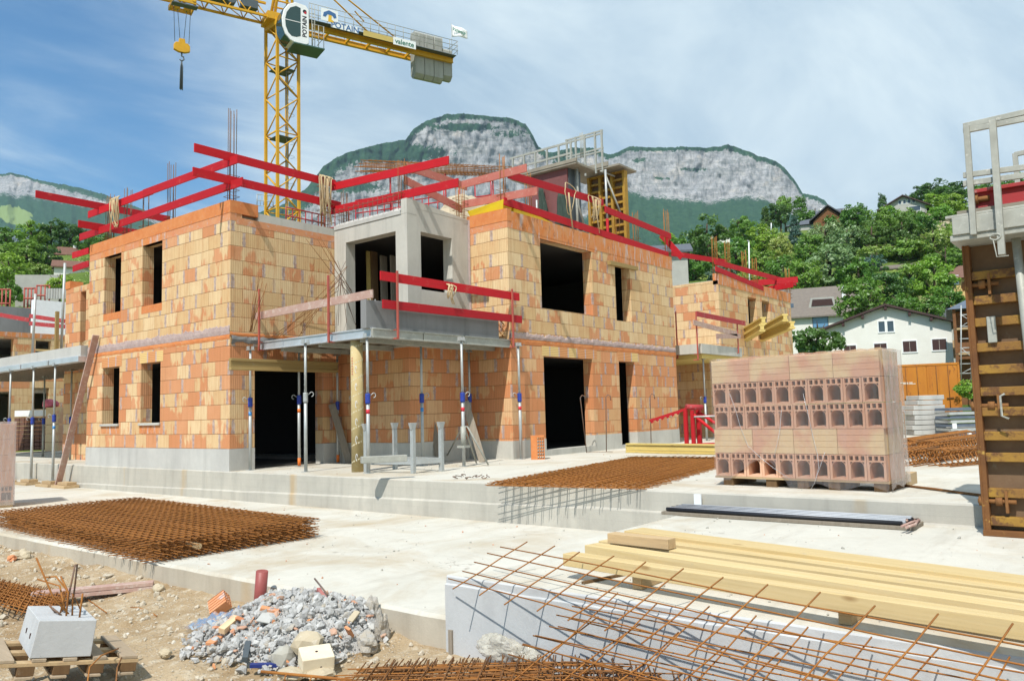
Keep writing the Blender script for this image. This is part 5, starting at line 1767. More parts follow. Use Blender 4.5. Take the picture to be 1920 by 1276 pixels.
def low(s):
    q = s / LL
    z = .655
    if .10 < q < .46: z += .32 * math.sin((q - .10) / .36 * PI) ** .8
    if .50 < q < .62: z -= .05 * math.sin((q - .50) / .12 * PI)
    z += .035 * math.sin(q * 23) + .02 * noise.noise(V((q * 14, 1, 1)))
    return max(TZ + .012, z)
m = MB(); NS, NZ = 70, 40; vs = []
for i in range(NS + 1):
    s = -.015 + (LL + .03) * i / NS
    for j in range(NZ + 1):
        z = low(s) + (TOPZ + .012 - low(s)) * j / NZ
        k = -.014 - .012 * abs(noise.noise(V((s * 3, z * 4, 1)))) - (.03 * abs(noise.noise(V((s * 5, 3, z * 2)))) if z < .95 else 0) - (.02 * max(0, (.8 - z) * 5))
        vs.append(pk(s, k, z))
m.faces(vs, [(i * (NZ + 1) + j, (i + 1) * (NZ + 1) + j, (i + 1) * (NZ + 1) + j + 1, i * (NZ + 1) + j + 1) for i in range(NS) for j in range(NZ)], True)
part('front_sheet', m, M['film'], fm)
m = MB(); vs = []
for i in range(41):
    d = -.015 + .77 * i / 40
    for j in range(41):
        zl = TZ + .03 + .05 * abs(math.sin(d * 7)); z = zl + (TOPZ + .012 - zl) * j / 40
        k = LL + .014 + .05 * abs(noise.noise(V((d * 4, z * .8, 4)))) + .012 * noise.noise(V((d * 11, z * 1.5, 8))) + .015
        vs.append(pk(k, d, z + (.03 * noise.noise(V((d * 5, 2, 2))) if j == 40 else 0)))
m.faces(vs, [(i * 41 + j, (i + 1) * 41 + j, (i + 1) * 41 + j + 1, i * 41 + j + 1) for i in range(40) for j in range(40)], True)
part('side_sheet', m, M['film_side'], fm)
m = MB(); vs = []
for i in range(31):
    for j in range(16):
        s = -.015 + (LL + .03) * i / 30; d = -.014 + .77 * j / 15
        vs.append(pk(s, d, TOPZ + .01 + .03 * abs(noise.noise(V((s * 4, d * 4, 6))))))
m.faces(vs, [(i * 16 + j, (i + 1) * 16 + j, (i + 1) * 16 + j + 1, i * 16 + j + 1) for i in range(30) for j in range(15)], True)
part('top_sheet', m, M['film_side'], fm)
m = MB()
def pxs_(pts): return [onpack(x / 4.2526 + 1320, y / 4.2526 + 640) for x, y in pts]
def onpack(x, y):
    d = ray(x, y); t = (a - e2 * .035 - CAM).dot(e2) / d.dot(e2); return CAM + d * t
for L_ in ([(205, 415), (250, 540), (290, 680), (350, 830), (450, 925), (560, 1010), (690, 1100)], [(618, 545), (606, 700), (580, 830), (558, 915)], [(790, 415), (830, 580), (870, 760), (905, 900), (915, 1000), (880, 1130)], [(965, 880), (925, 1000), (880, 1130), (855, 1170)]):
    m.tube(pxs_(L_), .0035, 5)
part('fold', m, M['film_sheet'], fm)
# ------------------------------------------------------------------ tall rusty wall formwork with its railed bracket
fx = 9.50
tf = thing('wall_formwork', 'tall rusty ladder-like wall formwork with a railed bracket on top', 'formwork', (fx, .7, PZ))
m = MB(); m.box(fx + .12, fx + .14, -.5, 1.42, PZ + .01, 3.36); part('plywood_panel', m, M['ply'], tf)
m = MB()
zr = [oX(fx, 1870, y).z for y in (978, 925, 858, 818, 772, 734, 692, 650, 602, 560, 513)]
for z in zr:
    m = MB(); m.box(fx + .02, fx + .12, -.5, 1.36, z - .04, z + .05)
    part('rib', m, M['formrib'], tf, bevel=.006)
m = MB(); m.box(fx, fx + .13, 1.36, 1.41, PZ, 3.36)
m.box(fx - .01, fx + .02, 1.405, 1.425, PZ, 3.36)
part('edge_rail', m, M['formrust'], tf, bevel=.006)
m = MB(); m.box(fx - .02, fx + .13, -.5, 1.43, PZ, PZ + .06); part('bottom_rail', m, M['formrust'], tf, bevel=.006)
for y in (530, 760, 940):
    z = oX(fx, 1865, y).z
    m = MB(); m.tube([(fx + .04, 1.46, z), (fx + .04, 1.12, z)], .022, 8); m.tube([(fx + .04, 1.30, z), (fx + .04, 1.24, z)], .045, 10); m.tube([(fx + .04, 1.45, z), (fx + .04, 1.415, z)], .05, 10)
    m.box(fx, fx + .1, 1.19, 1.215, z - .11, z + .11)
    part('wing_bolt', m, M['rust2'], tf)
z = oX(fx, 1865, 618).z
m = MB(); m.box(fx - .015, fx + .04, 1.17, 1.25, z - .13, z + .14); part('bracket_plate', m, M['galv2'], tf, bevel=.006)
m = MB(); q = oX(fx - .05, 1900, 760); m.tube([(fx - .06, .93, 3.45), (fx - .06, .90, 2.2), (fx - .06, .86, PZ + .6)], .04, 10); part('raking_tube', m, M['galv2'], tf)
m = MB(); m.tube([(fx - .1, q.y + .06, q.z + .12), (fx - .1, q.y + .1, q.z + .1), (fx - .1, q.y + .1, q.z - .1), (fx - .1, q.y + .04, q.z - .13)], .012, 6); part('handle', m, M['galv2'], tf)
# bracket platform
m = MB()
m.box(fx - .35, fx + .9, -.5, 1.47, 3.36, 3.42)
m.box(fx - .37, fx - .29, -.5, 1.44, 3.42, 3.60)
m.box(fx - .36, fx - .31, -.5, 1.50, 3.60, 3.63)
part('bracket_beam', m, M['galv2'], tf, bevel=.006)
m = MB(); m.box(fx - .28, fx + .8, -.5, 1.40, 3.64, 3.68); part('walkway', m, M['deck'], tf)
m = MB(); m.box(fx - .12, fx + .1, -.5, 1.30, 3.70, 3.73); m.box(fx - .1, fx - .06, -.5, 1.28, 3.73, 3.87); m.box(fx - .14, fx + .02, -.5, 1.31, 3.87, 3.91); part('red_waler', m, M['redold'], tf, bevel=.006)
m = MB()
m.tube([(fx - .12, 1.30, 3.80), (fx - .12, 1.12, 3.80)], .03, 8); m.tube([(fx - .12, 1.25, 3.80), (fx - .12, 1.22, 3.80)], .05, 10)
part('wing_bolt', m, M['rust2'], tf)
m = MB()
p0, p1 = oX(fx - .40, 1812, 236), oX(fx - .40, 1826, 440)
m.beam(p0, p1, .055, .055, (1, 0, 0))
p0, p1 = oX(fx - .46, 1861, 226), oX(fx - .46, 1879, 478)
m.beam(p0, p1, .06, .075, (1, 0, 0))
p0, p1 = oX(fx + .85, 1903, 288), oX(fx + .85, 1910, 366)
m.beam(p0, p1, .05, .05, (1, 0, 0))
for y0, y1, xx in ((237, 211, -.38), (246, 223, -.38), (329, 314, -.38), (345, 329, -.38)):
    p0, p1 = oX(fx + xx, 1806, y0), oX(fx + xx, 1920, y1); d = (p1 - p0); m.beam(p0, p1 + d * .8, .035, .055)
p0, p1 = oX(fx + .85, 1902, 290), oX(fx + .85, 1920, 286); m.beam(p0, p1 + (p1 - p0) * 5, .04, .05)
part('railing', m, M['galv2'], tf, bevel=.004)
m = MB()
c0 = oX(fx - .5, 1866, 444)
m.tube([c0 + V((0, .045 * math.cos(q), .03 * math.sin(q))) for q in [2 * PI * k / 12 for k in range(13)]], .008, 6)
m.tube([c0 + V((0, .02, -.02)), c0 + V((-.01, 0, -.2)), c0 + V((0, -.1, -.2))], .006, 5)
part('safety_pin', m, M['galv2'], tf)

# ------------------------------------------------------------------ loose things on terrace and platform
GT = 'fresh squared timbers on the platform'
dirv = V((-.176, -.984, 0))
def timb(q0, q1, w, h, zt, lab):
    p0, p1 = oZ(zt, *q0), oZ(zt, *q1)
    d = (p1 - p0); d.z = 0; d.normalize(); rz = math.atan2(d.y, d.x) - PI / 2
    t_ = MB(); t_.box(-w, 0, 0, 5.6, -h, 0) if V((-math.cos(rz), -math.sin(rz), 0)).x > 0 else t_.box(0, w, 0, 5.6, -h, 0)
    me = mesh_of('timber', t_, M['timber'], (0, 0, 0)); fixn(me)
    o = bpy.data.objects.new('timber', me); COL.objects.link(o)
    o.location = p0; o.rotation_euler = (R(-.004, .004), 0, rz); W[o.name] = V(p0)
    o['label'] = lab; o['category'] = 'timber'; o['group'] = GT
    bev(o, .004)
    return o
timb((1055, 1037), (1920, 1169), .13, .10, .57, 'square timber closest to the mesh covered wall edge')
timb((1096, 1021), (1920, 1139), .17, .10, .575, 'second timber, behind the dark gap next to the front one')
timb((1122, 1013), (1920, 1121), .15, .10, .572, 'third timber, touching the second one along its whole length')
timb((1146, 1004), (1920, 1108), .15, .085, .565, 'slightly lower timber under the short wood block')
timb((1170, 994), (1920, 1090), .27, .12, .60, 'rear heavy timber with the widest free top face')
a_, b_ = oZ(.575, 1140, 1018), oZ(.575, 1254, 1031)
m = MB(); m.beam(a_ + V((.06, 0, .045)), b_ + V((.06, 0, .045)), .12, .085)
single('wood_block', 'short brown wood block lying on the fresh timbers', 'wood block', m, M['pallet'], bevel=.004)
for k, (y, lab) in enumerate(((3.2, 'small spacer stick under the timbers near their free ends'), (1.6, 'flat spacer board under the timbers, half way along'))):
    m = MB(); m.box(5.52 - (.20 if y < 2 else 0), 6.9 - (.4 if y < 2 else 0), y - .04, y + .04, PZ + .003, PZ + .10)
    single('spacer', lab, 'wood block', m, M['pallet'], bevel=.004)
m = MB(); a_, b_ = oZ(.37, 1093, 1092), oZ(.37, 1180, 1074); m.beam(a_, b_, .035, .02); single('stick', 'thin brown stick on the platform by the front timber', 'stick', m, M['darkwood'])
# ribbed pipes beside the terrace step
for k in range(8):
    x = 9.54 + k * .060
    m = MB(); y0, y1 = 5.05 - R(0, .05), 2.15 + R(0, .06)
    m.tube([(x + (y1 - y0) * 0, y0, PZ + .075), (x, y1, PZ + .070 + .006 * (k % 2))], .024, 10)
    single('ribbed_pipe', f'{"grey" if k % 2 else "black"} pipe, {ORD[k]} in the row counted from the timber toward the step', 'pipe', m, M['pipe' if k % 2 else 'black'], 'pipes lying along the concrete step')
m = MB(); m.box(9.50, 9.98, 2.08, 5.1, PZ + .004, PZ + .045); single('support_board', 'grey wooden board under the row of dark pipes', 'board', m, M['oldwood'], bevel=.004)
m = MB(); vs = [oZ(PZ + .05, x, y) for x, y in ((1690, 982), (1705, 975), (1722, 976), (1716, 985), (1700, 992))]
m.tube([v + V((0, 0, R(0, .04))) for v in vs], .018, 5); m.tube([v + V((R(-.05, .05), R(-.05, .05), R(0, .06))) for v in vs[::-1]], .015, 5)
single('packing_paper', 'torn brown wrapping at the end of the dark pipes', 'wrapping', m, M['dustplank'])
m = MB(); p = oX(10.0, 1308, 932); m.box(9.99, 10.02, p.y - .05, p.y + .05, PZ, TZ - .02); single('joint_strip', 'white joint strip on the face of the concrete step', 'strip', m, M['white'])

def meshsheet(o, e1_, L1, n1, e2_, L2, n2, r, jit=.01, sag=0.0):
    """bars along e1 (n1 of them, spread over L2) and along e2 (n2, spread over L1)"""
    m = MB(); o = V(o); e1_ = V(e1_).normalized(); e2_ = V(e2_).normalized()
    nz = e1_.cross(e2_).normalized()
    for i in range(n1):
        s = L2 * (i + .5) / n1
        q = R(-.05, .05)
        pts = [o + e2_ * (s + R(-jit, jit)) + e1_ * (L1 * k / 4 + (q - .05 if k == 0 else q + .05 if k == 4 else 0)) + nz * (R(-jit, jit) * .4 + sag * math.sin(k / 4 * PI)) for k in range(5)]
        m.tube(pts, r, 5)
    for i in range(n2):
        s = L1 * (i + .5) / n2
        q = R(-.04, .04)
        pts = [o + e1_ * (s + R(-jit, jit)) + e2_ * (L2 * k / 3 + (q - .05 if k == 0 else q + .05 if k == 3 else 0)) + nz * (2 * r + sag * math.sin(s / L1 * PI)) for k in range(4)]
        m.tube(pts, r, 5)
    return m
GM1 = 'rusty mesh sheets stacked flat on the lower slab'
for k in range(15):
    z = .015 + .0175 * k + (.02 if k > 8 else 0)
    m = meshsheet((5.12 + R(-.03, .03), 9.82 + R(-.05, .05), z), (.06, .998, 0), 6.2, 24, (.998, -.06, 0), 2.42, 31, .0052)
    o = single('mesh_sheet', 'rusty reinforcing mesh sheet in the thick flat stack on the lower slab', 'rebar mesh', m, M['rust2' if k % 2 else 'rust'], GM1)
p = oX(6.45, 378, 1020); b_ = oZ(.16, 372, 1018)
m = MB(); m.tube([(b_.x - .02, b_.y - .05, .13), (b_.x + .05, b_.y + .9, .145)], .042, 8)
single('wood_billet', 'round wood billet wedged between the stacked mesh sheets', 'billet', m, M['pallet'])
GM2 = 'rusty mesh sheets on the terrace'
for k in range(4):
    m = meshsheet((9.52 + R(-.08, .12), 8.1 + R(-.06, .06), TZ + .02 + .016 * k), (.985, .17, .0), 6.5, 17, (.17, -.985, 0), 2.5, 33, .0056, .015)
    single('mesh_sheet', 'rusty mesh sheet lying on the terrace edge and reaching over it', 'rebar mesh', m, M['rust'], GM2)
# mesh sheets leaning over the platform edge
m = meshsheet((4.95, 4.68, .345), (-.235, -.972, 0), 5.2, 5, (.78, -.21, .30), .72, 15, .0055, .012)
single('mesh_sheet', 'rusty mesh sheet jutting over the wall edge under the timber ends', 'rebar mesh', m, M['rust'])
o1, o2 = oX(5.12, 1112, 1112), oX(4.62, 1004, 1207)
dn = (o2 - o1)
m = meshsheet(o1, (-.05, -.99, -.01), 4.6, 6, dn, dn.length * 1.15, 13, .0052, .012)
single('mesh_sheet', 'rusty mesh sheet leaning on the smooth grey wall face', 'rebar mesh', m, M['rust'])
o1, o2 = oX(4.98, 1080, 1150), oX(4.48, 968, 1232)
m = meshsheet(o1, (-.12, -.99, -.015), 4.4, 6, (o2 - o1), .75, 13, .0052, .02)
single('mesh_sheet', 'lower rusty mesh sheet sloping down to the flat mesh pile', 'rebar mesh', m, M['rust'])
GM3 = 'rusty mesh sheets piled on the dirt'
for k in range(11):
    p = oZ(-.30 + .02 * k, 1420 + R(-60, 30), 1246 + R(-5, 5)); q = oZ(-.30 + .02 * k, 690 + R(-40, 40), 1250 + R(-6, 6))
    d = (q - p)
    pr_ = V((d.y, -d.x, 0)).normalized()
    if pr_.x > 0: pr_ = -pr_
    m = meshsheet(p, d, d.length, 10, pr_ + d.normalized() * R(-.08, .08) - V((0, 0, .01)), 1.6, 22, .0052, .03, R(0, .05))
    single('mesh_sheet', 'rusty mesh sheet in the low pile on the dirt before the rubble heap', 'rebar mesh', m, M['rust' if k % 2 else 'rust2'], GM3)
GM4 = 'rusty mesh pieces on the dirt by the concrete block'
for k in range(5):
    p = oZ(-.26 + .02 * k, 118 + R(-14, 14), 1112 + R(-5, 5)); q = oZ(-.26 + .02 * k, -40, 1082 + R(-4, 4)); w_ = oZ(-.30, 70, 1190)
    m = meshsheet(p, (q - p), 1.7, 9, (w_ - p), .85, 14, .0058, .02)
    single('mesh_sheet', 'rusty mesh piece on the dirt behind the concrete block on its pallet', 'rebar mesh', m, M['rust'], GM4)
# terrace odds and ends
p = oZ(TZ, 1009, 861)
m = MB()
c_, s_ = .16, .10
holes = []
for i in range(3):
    for j in range(7): holes.append([(.012 + i * .055, .02 + j * .075), (.055 + i * .055, .02 + j * .075), (.055 + i * .055, .075 + j * .075), (.012 + i * .055, .075 + j * .075)])
ex = RT0
m.prism([(0, 0), (.18, 0), (.18, .56), (0, .56)], lambda u, z, k: p + ex * (u - .02) + HF * (.35 * k) + V((0, 0, z)), holes)
m.hexa([p + ex * u + HF * d + V((0, 0, z)) for z in (0, .56) for u, d in ((-.16, .0), (-.022, .0), (-.022, .35), (-.16, .35))])
single('perforated_brick', 'perforated red clay block standing on end by the brick corner', 'brick', m, M['clay'])
for x in range(852, 920, 9):
    c0 = oZ(TZ + .01, x + R(-2, 2), 895 + R(-3, 3)); r_ = R(.03, .07)
    m = MB(); m.tube([c0 + V((r_ * math.cos(q), r_ * math.sin(q), .04 * abs(math.sin(q * .5 + x)))) for q in [R(0, 2) + .5 * k for k in range(9)]], .008, 5)
    single('wire_loop', 'bent dark wire loop lying on the terrace edge', 'wire', m, M['rebar'], 'bent wire loops on the terrace')
GH = 'hooked bars standing along the facade'
for (bx, by, tx, ty, lab) in ((1100, 848, 1088, 745, 'leaning hooked bar in front of the wide doorway'), (1137, 846, 1136, 744, 'upright hooked bar between the two doorways'), (1221, 838, 1219, 742, 'upright hooked bar before the facade end pier')):
    b0 = oZ(TZ, bx, by); D_ = (b0 - CAM).dot(FW) / ray(bx, by).dot(FW); t0 = oD(D_, tx, ty)
    m = MB(); m.tube([b0 + RT0 * .0, t0, t0 + RT0 * .05 + V((0, 0, .06)), t0 + RT0 * .12 + V((0, 0, .03)), t0 + RT0 * .13 - V((0, 0, .09))], .014, 6)
    if tx == 1088: m.tube([b0, b0 - RT0 * .05 + V((0, 0, .0)) + RT0 * .75], .012, 5)
    single('hooked_bar', lab, 'rebar', m, M['rebar'], GH)
# yellow beams and red press by the far facade
for k, (dz, lab) in enumerate(((0.10, 'yellow formwork beam lying on the terrace behind the clay block pack, upper one'), (0, 'pale formwork beam lying on the terrace behind the clay block pack, lower one'))):
    p0, p1 = oZ(TZ + .1, 1177, 852 - 3 * k), oZ(TZ + .1, 1345, 856 - 3 * k)
    hbeam('formwork_beam', lab, p0 + V((.15 * k, .1 * k, dz + .08)), p1 + V((.15 * k, 0, dz + .08)), .16, .14, 'beams lying on the terrace')
rb = oZ(TZ, 1296, 838)
rp = thing('red_press', 'red steel press frame with a long toothed arm at the far facade end', 'machine', rb)
m = MB()
L3 = lambda u, d, z: rb + RT0 * u + HF * d + V((0, 0, z))
for u in (-.12, .08):
    m.beam(L3(u, 0, 0), L3(u, 0, 1.05), .10, .10)
m.beam(L3(.32, .3, 0), L3(.32, .3, 1.1), .12, .12)
m.beam(L3(-.2, 0, .05), L3(1.1, .1, .05), .12, .12)
part('frame', m, M['red'], rp, bevel=.008)
m = MB(); m.tube([L3(.1, -.05, .92), L3(1.0, -.05, .12)], .045, 8); m.tube([L3(.35, .2, .95), L3(1.2, .2, .35)], .045, 8)
part('strut', m, M['red'], rp)
m = MB(); m.beam(L3(-.05, 0, 1.1), L3(-1.15, 0, .78), .06, .07)
for k in range(6): m.beam(L3(-.3 - .15 * k, 0, 1.0 - .045 * k), L3(-.36 - .15 * k, 0, .95 - .045 * k), .05, .06)
part('toothed_arm', m, M['red'], rp)
m = MB(); m.tube([L3(-.1, 0, 1.15), L3(.4, .1, 1.12)], .08, 10); m.tube([L3(.1, -.06, .88), L3(1.0, -.1, .88)], .025, 6)
part('roller', m, M['redold'], rp)
m = MB(); m.tube([L3(.1, -.08, .86), L3(1.1, -.1, .87)], .028, 6); part('white_bar', m, M['galv'], rp)
# steel rack under the deck
rk = thing('steel_rack', 'low galvanised rack with four flared corner posts under the formwork deck', 'rack', oZ(TZ, 757, 886))
cr = [oZ(TZ, 687, 885), oZ(TZ, 775, 887), oZ(TZ, 828, 883), oZ(TZ, 741, 879)]
for c0 in cr:
    m = MB(); m.box(c0.x - .04, c0.x + .04, c0.y - .04, c0.y + .04, TZ, TZ + .84)
    m.hexa([c0 + V((dx * s, dy * s, TZ * 0 + z)) for z, s in ((.84, .05), (.98, .085)) for dx, dy in ((-1, -.5), (1, -.5), (1, .5), (-1, .5))])
    part('post', m, M['galv'], rk, bevel=.005)
m = MB()
for i in range(4): m.beam(cr[i] + V((0, 0, .22)), cr[(i + 1) % 4] + V((0, 0, .22)), .05, .10)
part('base_rail', m, M['galv'], rk)
m = MB(); m.beam(oZ(TZ + .36, 677, 862), oZ(TZ + .36, 762, 858), .16, .12); single('steel_channel', 'short grey steel channel lying across the galvanised rack', 'channel', m, M['galv2'], bevel=.01)
# tripod
tp = thing('tripod', 'pale folding tripod clamped round a steel prop', 'tripod', TRI)
for q in ((835, 862), (916, 873), (893, 868)):
    f0 = oZ(TZ, *q); top = V((TRI.x, TRI.y, TZ + .85)); dd = V((f0.x - TRI.x, f0.y - TRI.y, 0)).normalized() * .09
    m = MB(); m.tube([top, top + dd, f0 + V((0, 0, .02))], .02, 6); part('leg', m, M['galv2'], tp)
m = MB(); m.tube([(TRI.x, TRI.y, TZ + .42), (TRI.x, TRI.y, TZ + .86)], .06, 8); m.box(TRI.x - .1, TRI.x + .1, TRI.y - .1, TRI.y + .1, TZ + .40, TZ + .45); part('clamp', m, M['galv2'], tp)
# cardboard column tube
c0 = oZ(TZ, 671, 884)
tc_ = thing('column_tube', 'tall beige cardboard column form with pale spiral marks under the deck', 'column form', c0)
m = MB(); m.tube([c0, c0 + V((0, 0, 2.70))], .128, 24); part('tube', m, M['tube'], tc_)
m = MB()
vs = []
for i in range(120):
    q = i * .42; z = .03 + i * .0222
    vs.append(c0 + V((0.1295 * math.cos(q), 0.1295 * math.sin(q), z)))
for i in range(119):
    p0, p1 = vs[i], vs[i + 1]; m.poly([p0, p1, p1 + V((0, 0, .03)), p0 + V((0, 0, .03))])
part('spiral_seam', m, M['spiral'], tc_)
view = -(V((c0.x, c0.y, 0)) - V((0, 0, 0))).normalized(); sid = V((-view.y, view.x, 0))
m = MB()
for k in range(6):
    zc = .3 + k * .36; pts = []
    for i in range(12):
        q = i / 11 * 5.2; aa = -.15 + .30 * math.cos(q) * .45
        pts.append(c0 + (view * math.cos(aa) + sid * math.sin(aa)) * .131 + V((0, 0, zc + .07 * math.sin(q))))
    m.tube(pts, .006, 4)
part('printed_ring', m, M['white'], tc_)
m = MB()
for k in range(7):
    aa = -.75; pc = c0 + (view * math.cos(aa) + sid * math.sin(aa)) * .131 + V((0, 0, 2.0 + k * .055)); m.beam(pc - sid * .02, pc + sid * .02 + V((0, 0, .015)), .006, .012)
part('red_mark', m, M['redvivid'], tc_)
# boards leaning in the recess
GL = 'grey boards leaning in the recess'
for (tx, ty, bx, by, lab) in ((622, 757, 655, 868, 'grey board leaning by the doorway jamb'), (738, 752, 712, 856, 'grey board leaning the other way behind the rack'), (798, 742, 826, 866, 'grey board leaning behind the rack, toward the tripod'), (872, 752, 905, 866, 'grey board leaning beside the tripod prop')):
    b0 = oZ(TZ, bx, by); D_ = (b0 - CAM).dot(FW) + .35; t0 = oD(D_, tx, ty)
    plank(b0 + V((0, 0, .01)), t0, lab, 'oldwood', .17, .04, GL, 'board', RT0)
# rusty cages, slabs and board stacks beyond the pack
GC = 'rusty cages heaped beyond the clay block pack'
for k, (x0, y0, x1, y1) in enumerate(((1690, 846, 1790, 822), (1725, 852, 1850, 836), (1760, 858, 1860, 850), (1700, 838, 1850, 812), (1740, 842, 1850, 826), (1690, 858, 1745, 850))):
    p0, p1 = oZ(TZ + .15 + .1 * (k in (3, 4)), x0, y0), oZ(TZ + .15 + .1 * (k in (3, 4)), x1, y1)
    d = p1 - p0
    if d.length > 5: p1 = p0 + d.normalized() * 5; d = p1 - p0
    sd = V((-d.y, d.x, 0)).normalized()
    t_ = thing('rebar_cage', ('long rusty cage across the heap before the orange container', 'rusty cage on the heap, under the white tag', 'lowest rusty cage at the front of the heap', 'topmost rusty cage on the heap', 'rusty cage in the middle of the heap', 'short rusty cage on wood beside the pack')[k], 'rebar cage', p0, GC)
    m = MB()
    for a1 in (-1, 0, 1):
        for b1 in (-1, 1): m.tube([p0 + sd * a1 * .2 + V((0, 0, b1 * .14)), p1 + sd * a1 * .2 + V((0, 0, b1 * .14))], .014, 5)
    part('bar', m, M['rust2'], t_)
    m = MB(); n_ = int(d.length / .16)
    for i in range(n_):
        c = p0 + d * ((i + .5) / n_)
        m.tube([c + sd * .22 * math.cos(q) + V((0, 0, .16 * math.sin(q))) + d.normalized() * R(-.03, .03) for q in [2 * PI * j / 8 for j in range(9)]], .011, 4)
    part('stirrup', m, M['rust'], t_)
GS = 'grey slabs stacked before the orange container'
sb = oD(27, 1737, 820)
for k in range(8):
    z = .62 + k * .165
    w0 = (1.05 - .02 * k) if k < 6 else .75
    m = MB(); x0 = R(-.06, .06) + (.1 if k >= 6 else 0)
    m.hexa([V((sb.x, sb.y, 0)) + RT0 * (x0 + u) + HF * d + V((0, 0, zz)) for zz in (z, z + .15) for u, d in ((-w0 / 2 - .1, -.4), (w0 / 2 + .1, -.2), (w0 / 2 + .1, .6), (-w0 / 2 - .1, .5))])
    single('concrete_slab', f'pale grey slab in the stack before the container, {ORD[k]} from its bottom', 'slab', m, M['plinth'], GS, bevel=.012)
GQ = 'grey panels stacked behind the rusty cages'
sb = oD(26, 1815, 820)
for k in range(7):
    z = .62 + k * .13
    m = MB()
    m.hexa([V((sb.x, sb.y, 0)) + RT0 * (u + R(-.03, .03)) + HF * d + V((0, 0, zz)) for zz in (z, z + .09) for u, d in ((-.75, -.4), (1.5, -.2), (1.5, .6), (-.75, .5))])
    single('steel_sheet', f'blue grey panel in the stack behind the rusty cages, {ORD[k]} from its bottom', 'panel', m, M['galv' if k % 2 else 'roof_slate'], GQ)
frame('wire_cage', 'rust brown wire basket beside the wrapped pack', oZ(TZ, 1680, 832), oZ(TZ, 1699, 832), .85, 4, 'rust2', 'basket', rails=4, r=.016)
q = oD(24, 1815, 820)
for x, y, lab in ((1790, 798, 'white paper tag on the grey panels'), (1818, 816, 'white paper tag on the rusty cages')):
    p = oD(18.5, x, y); m = MB(); m.hexa([p + RT0 * u + HF * d + V((0, 0, z)) for z in (-.06, .06) for u, d in ((-.05, 0), (.05, 0), (.05, .01), (-.05, .01))]); single('paper_tag', lab, 'tag', m, M['white'])
p0, p1 = oZ(TZ + .012, 1672, 907), oZ(TZ + .012, 1850, 930)
m = MB(); m.tube([p0, (p0 + p1) / 2 + V((0, 0, .01)), p1], .016, 6); m.tube([p0 + V((.05, .05, 0)), p1 + V((.08, 0, 0))], .014, 6)
single('steel_bar', 'thin rusty bar lying on the terrace beside the wrapped pack', 'bar', m, M['rust2'])
p = oZ(TZ + .08, 1697, 897); m = MB(); m.box(p.x - .3, p.x + .3, p.y - .09, p.y + .09, TZ, TZ + .16); single('wood_block', 'pale squared wood block behind the wrapped pack corner', 'wood block', m, M['pallet'], bevel=.005)
# second wrapped pack cut by the picture edge, and packs under the far balcony
p = oZ(0, 24, 950)
t_ = thing('clay_block_pack', 'partly seen wrapped pack of pink clay blocks on the lower slab by the mesh stack', 'brick pack', (p.x, p.y, 0))
f1 = -(RT0 * .80 + HF * .60); f2 = HF * .80 - RT0 * .60
P2 = lambda s, d, z: V((p.x, p.y, 0)) + f1.normalized() * s + f2 * d + V((0, 0, z))
m = MB()
for r_ in range(5): m.hexa([P2(s, d, zz) for zz in (.12 + r_ * .335, .12 + r_ * .335 + .33) for s, d in ((0, 0), (1.4, 0), (1.4, 1.1), (0, 1.1))])
part('block_row', m, M['clay_arch'], t_, bevel=.005)
m = MB(); m.hexa([P2(s, d, zz) for zz in (0, .115) for s, d in ((0, 0), (1.4, 0), (1.4, 1.1), (0, 1.1))]); part('pallet', m, M['pallet'], t_)
m = MB(); m.hexa([P2(s, d, zz) for zz in (.05, 1.84) for s, d in ((-.025, -.025), (1.42, -.025), (1.42, 1.13), (-.025, 1.13))]); part('wrap', m, M['film_side'], t_)
m = MB()
for k in range(3): m.hexa([P2(s, d, zz) for zz in (.36, .44) for s, d in ((.03 + .075 * k, -.006), (.08 + .075 * k, -.006), (.08 + .075 * k, .0), (.03 + .075 * k, .0))])
m.hexa([P2(s, d, zz) for zz in (.16, .32) for s, d in ((.04, -.006), (.22, -.006), (.22, .0), (.04, .0))])
part('block_hole', m, M['shutter'], t_)
t_ = thing('brick_pack', 'brown pack of hollow bricks under the far balcony with a white slab on top', 'brick pack', oD(33, 55, 843))
q = V(t_.location); q.z = TZ
P2 = lambda s, d, z: q + RT0 * s + HF * d + V((0, 0, z))
m = MB()
for r_ in range(8):
    for c__ in range(6): m.hexa([P2(s, d, zz) for zz in (.1 + r_ * .17, .1 + r_ * .17 + .15) for s, d in ((-.65 + c__ * .215, 0), (-.65 + c__ * .215 + .19, 0), (-.65 + c__ * .215 + .19, 1), (-.65 + c__ * .215, 1))])
part('brick_rows', m, M['roof_brown'], t_)
m = MB(); m.hexa([P2(s, d, zz) for zz in (1.5, 1.75) for s, d in ((-.65, 0), (.5, 0), (.5, 1), (-.65, 1))]); part('white_slab', m, M['white'], t_)
t_ = thing('brick_pack', 'orange clay block pack with a pink cloth on top under the far balcony', 'brick pack', oD(31, 96, 843))
q = V(t_.location); q.z = TZ
m = MB()
for r_ in range(5): m.hexa([P2(s, d, zz) for zz in (.12 + r_ * .34, .12 + r_ * .34 + .325) for s, d in ((-.25, 0), (.25, 0), (.25, 1), (-.25, 1))])
part('block_row', m, M['clay_pack'], t_, bevel=.01)
m = MB(); m.rock(P2(-.2, .2, 1.95), .28, 4, (1.1, .8, .6), Matrix.Identity(3), 2); part('cloth', m, M['pinkcloth'], t_)
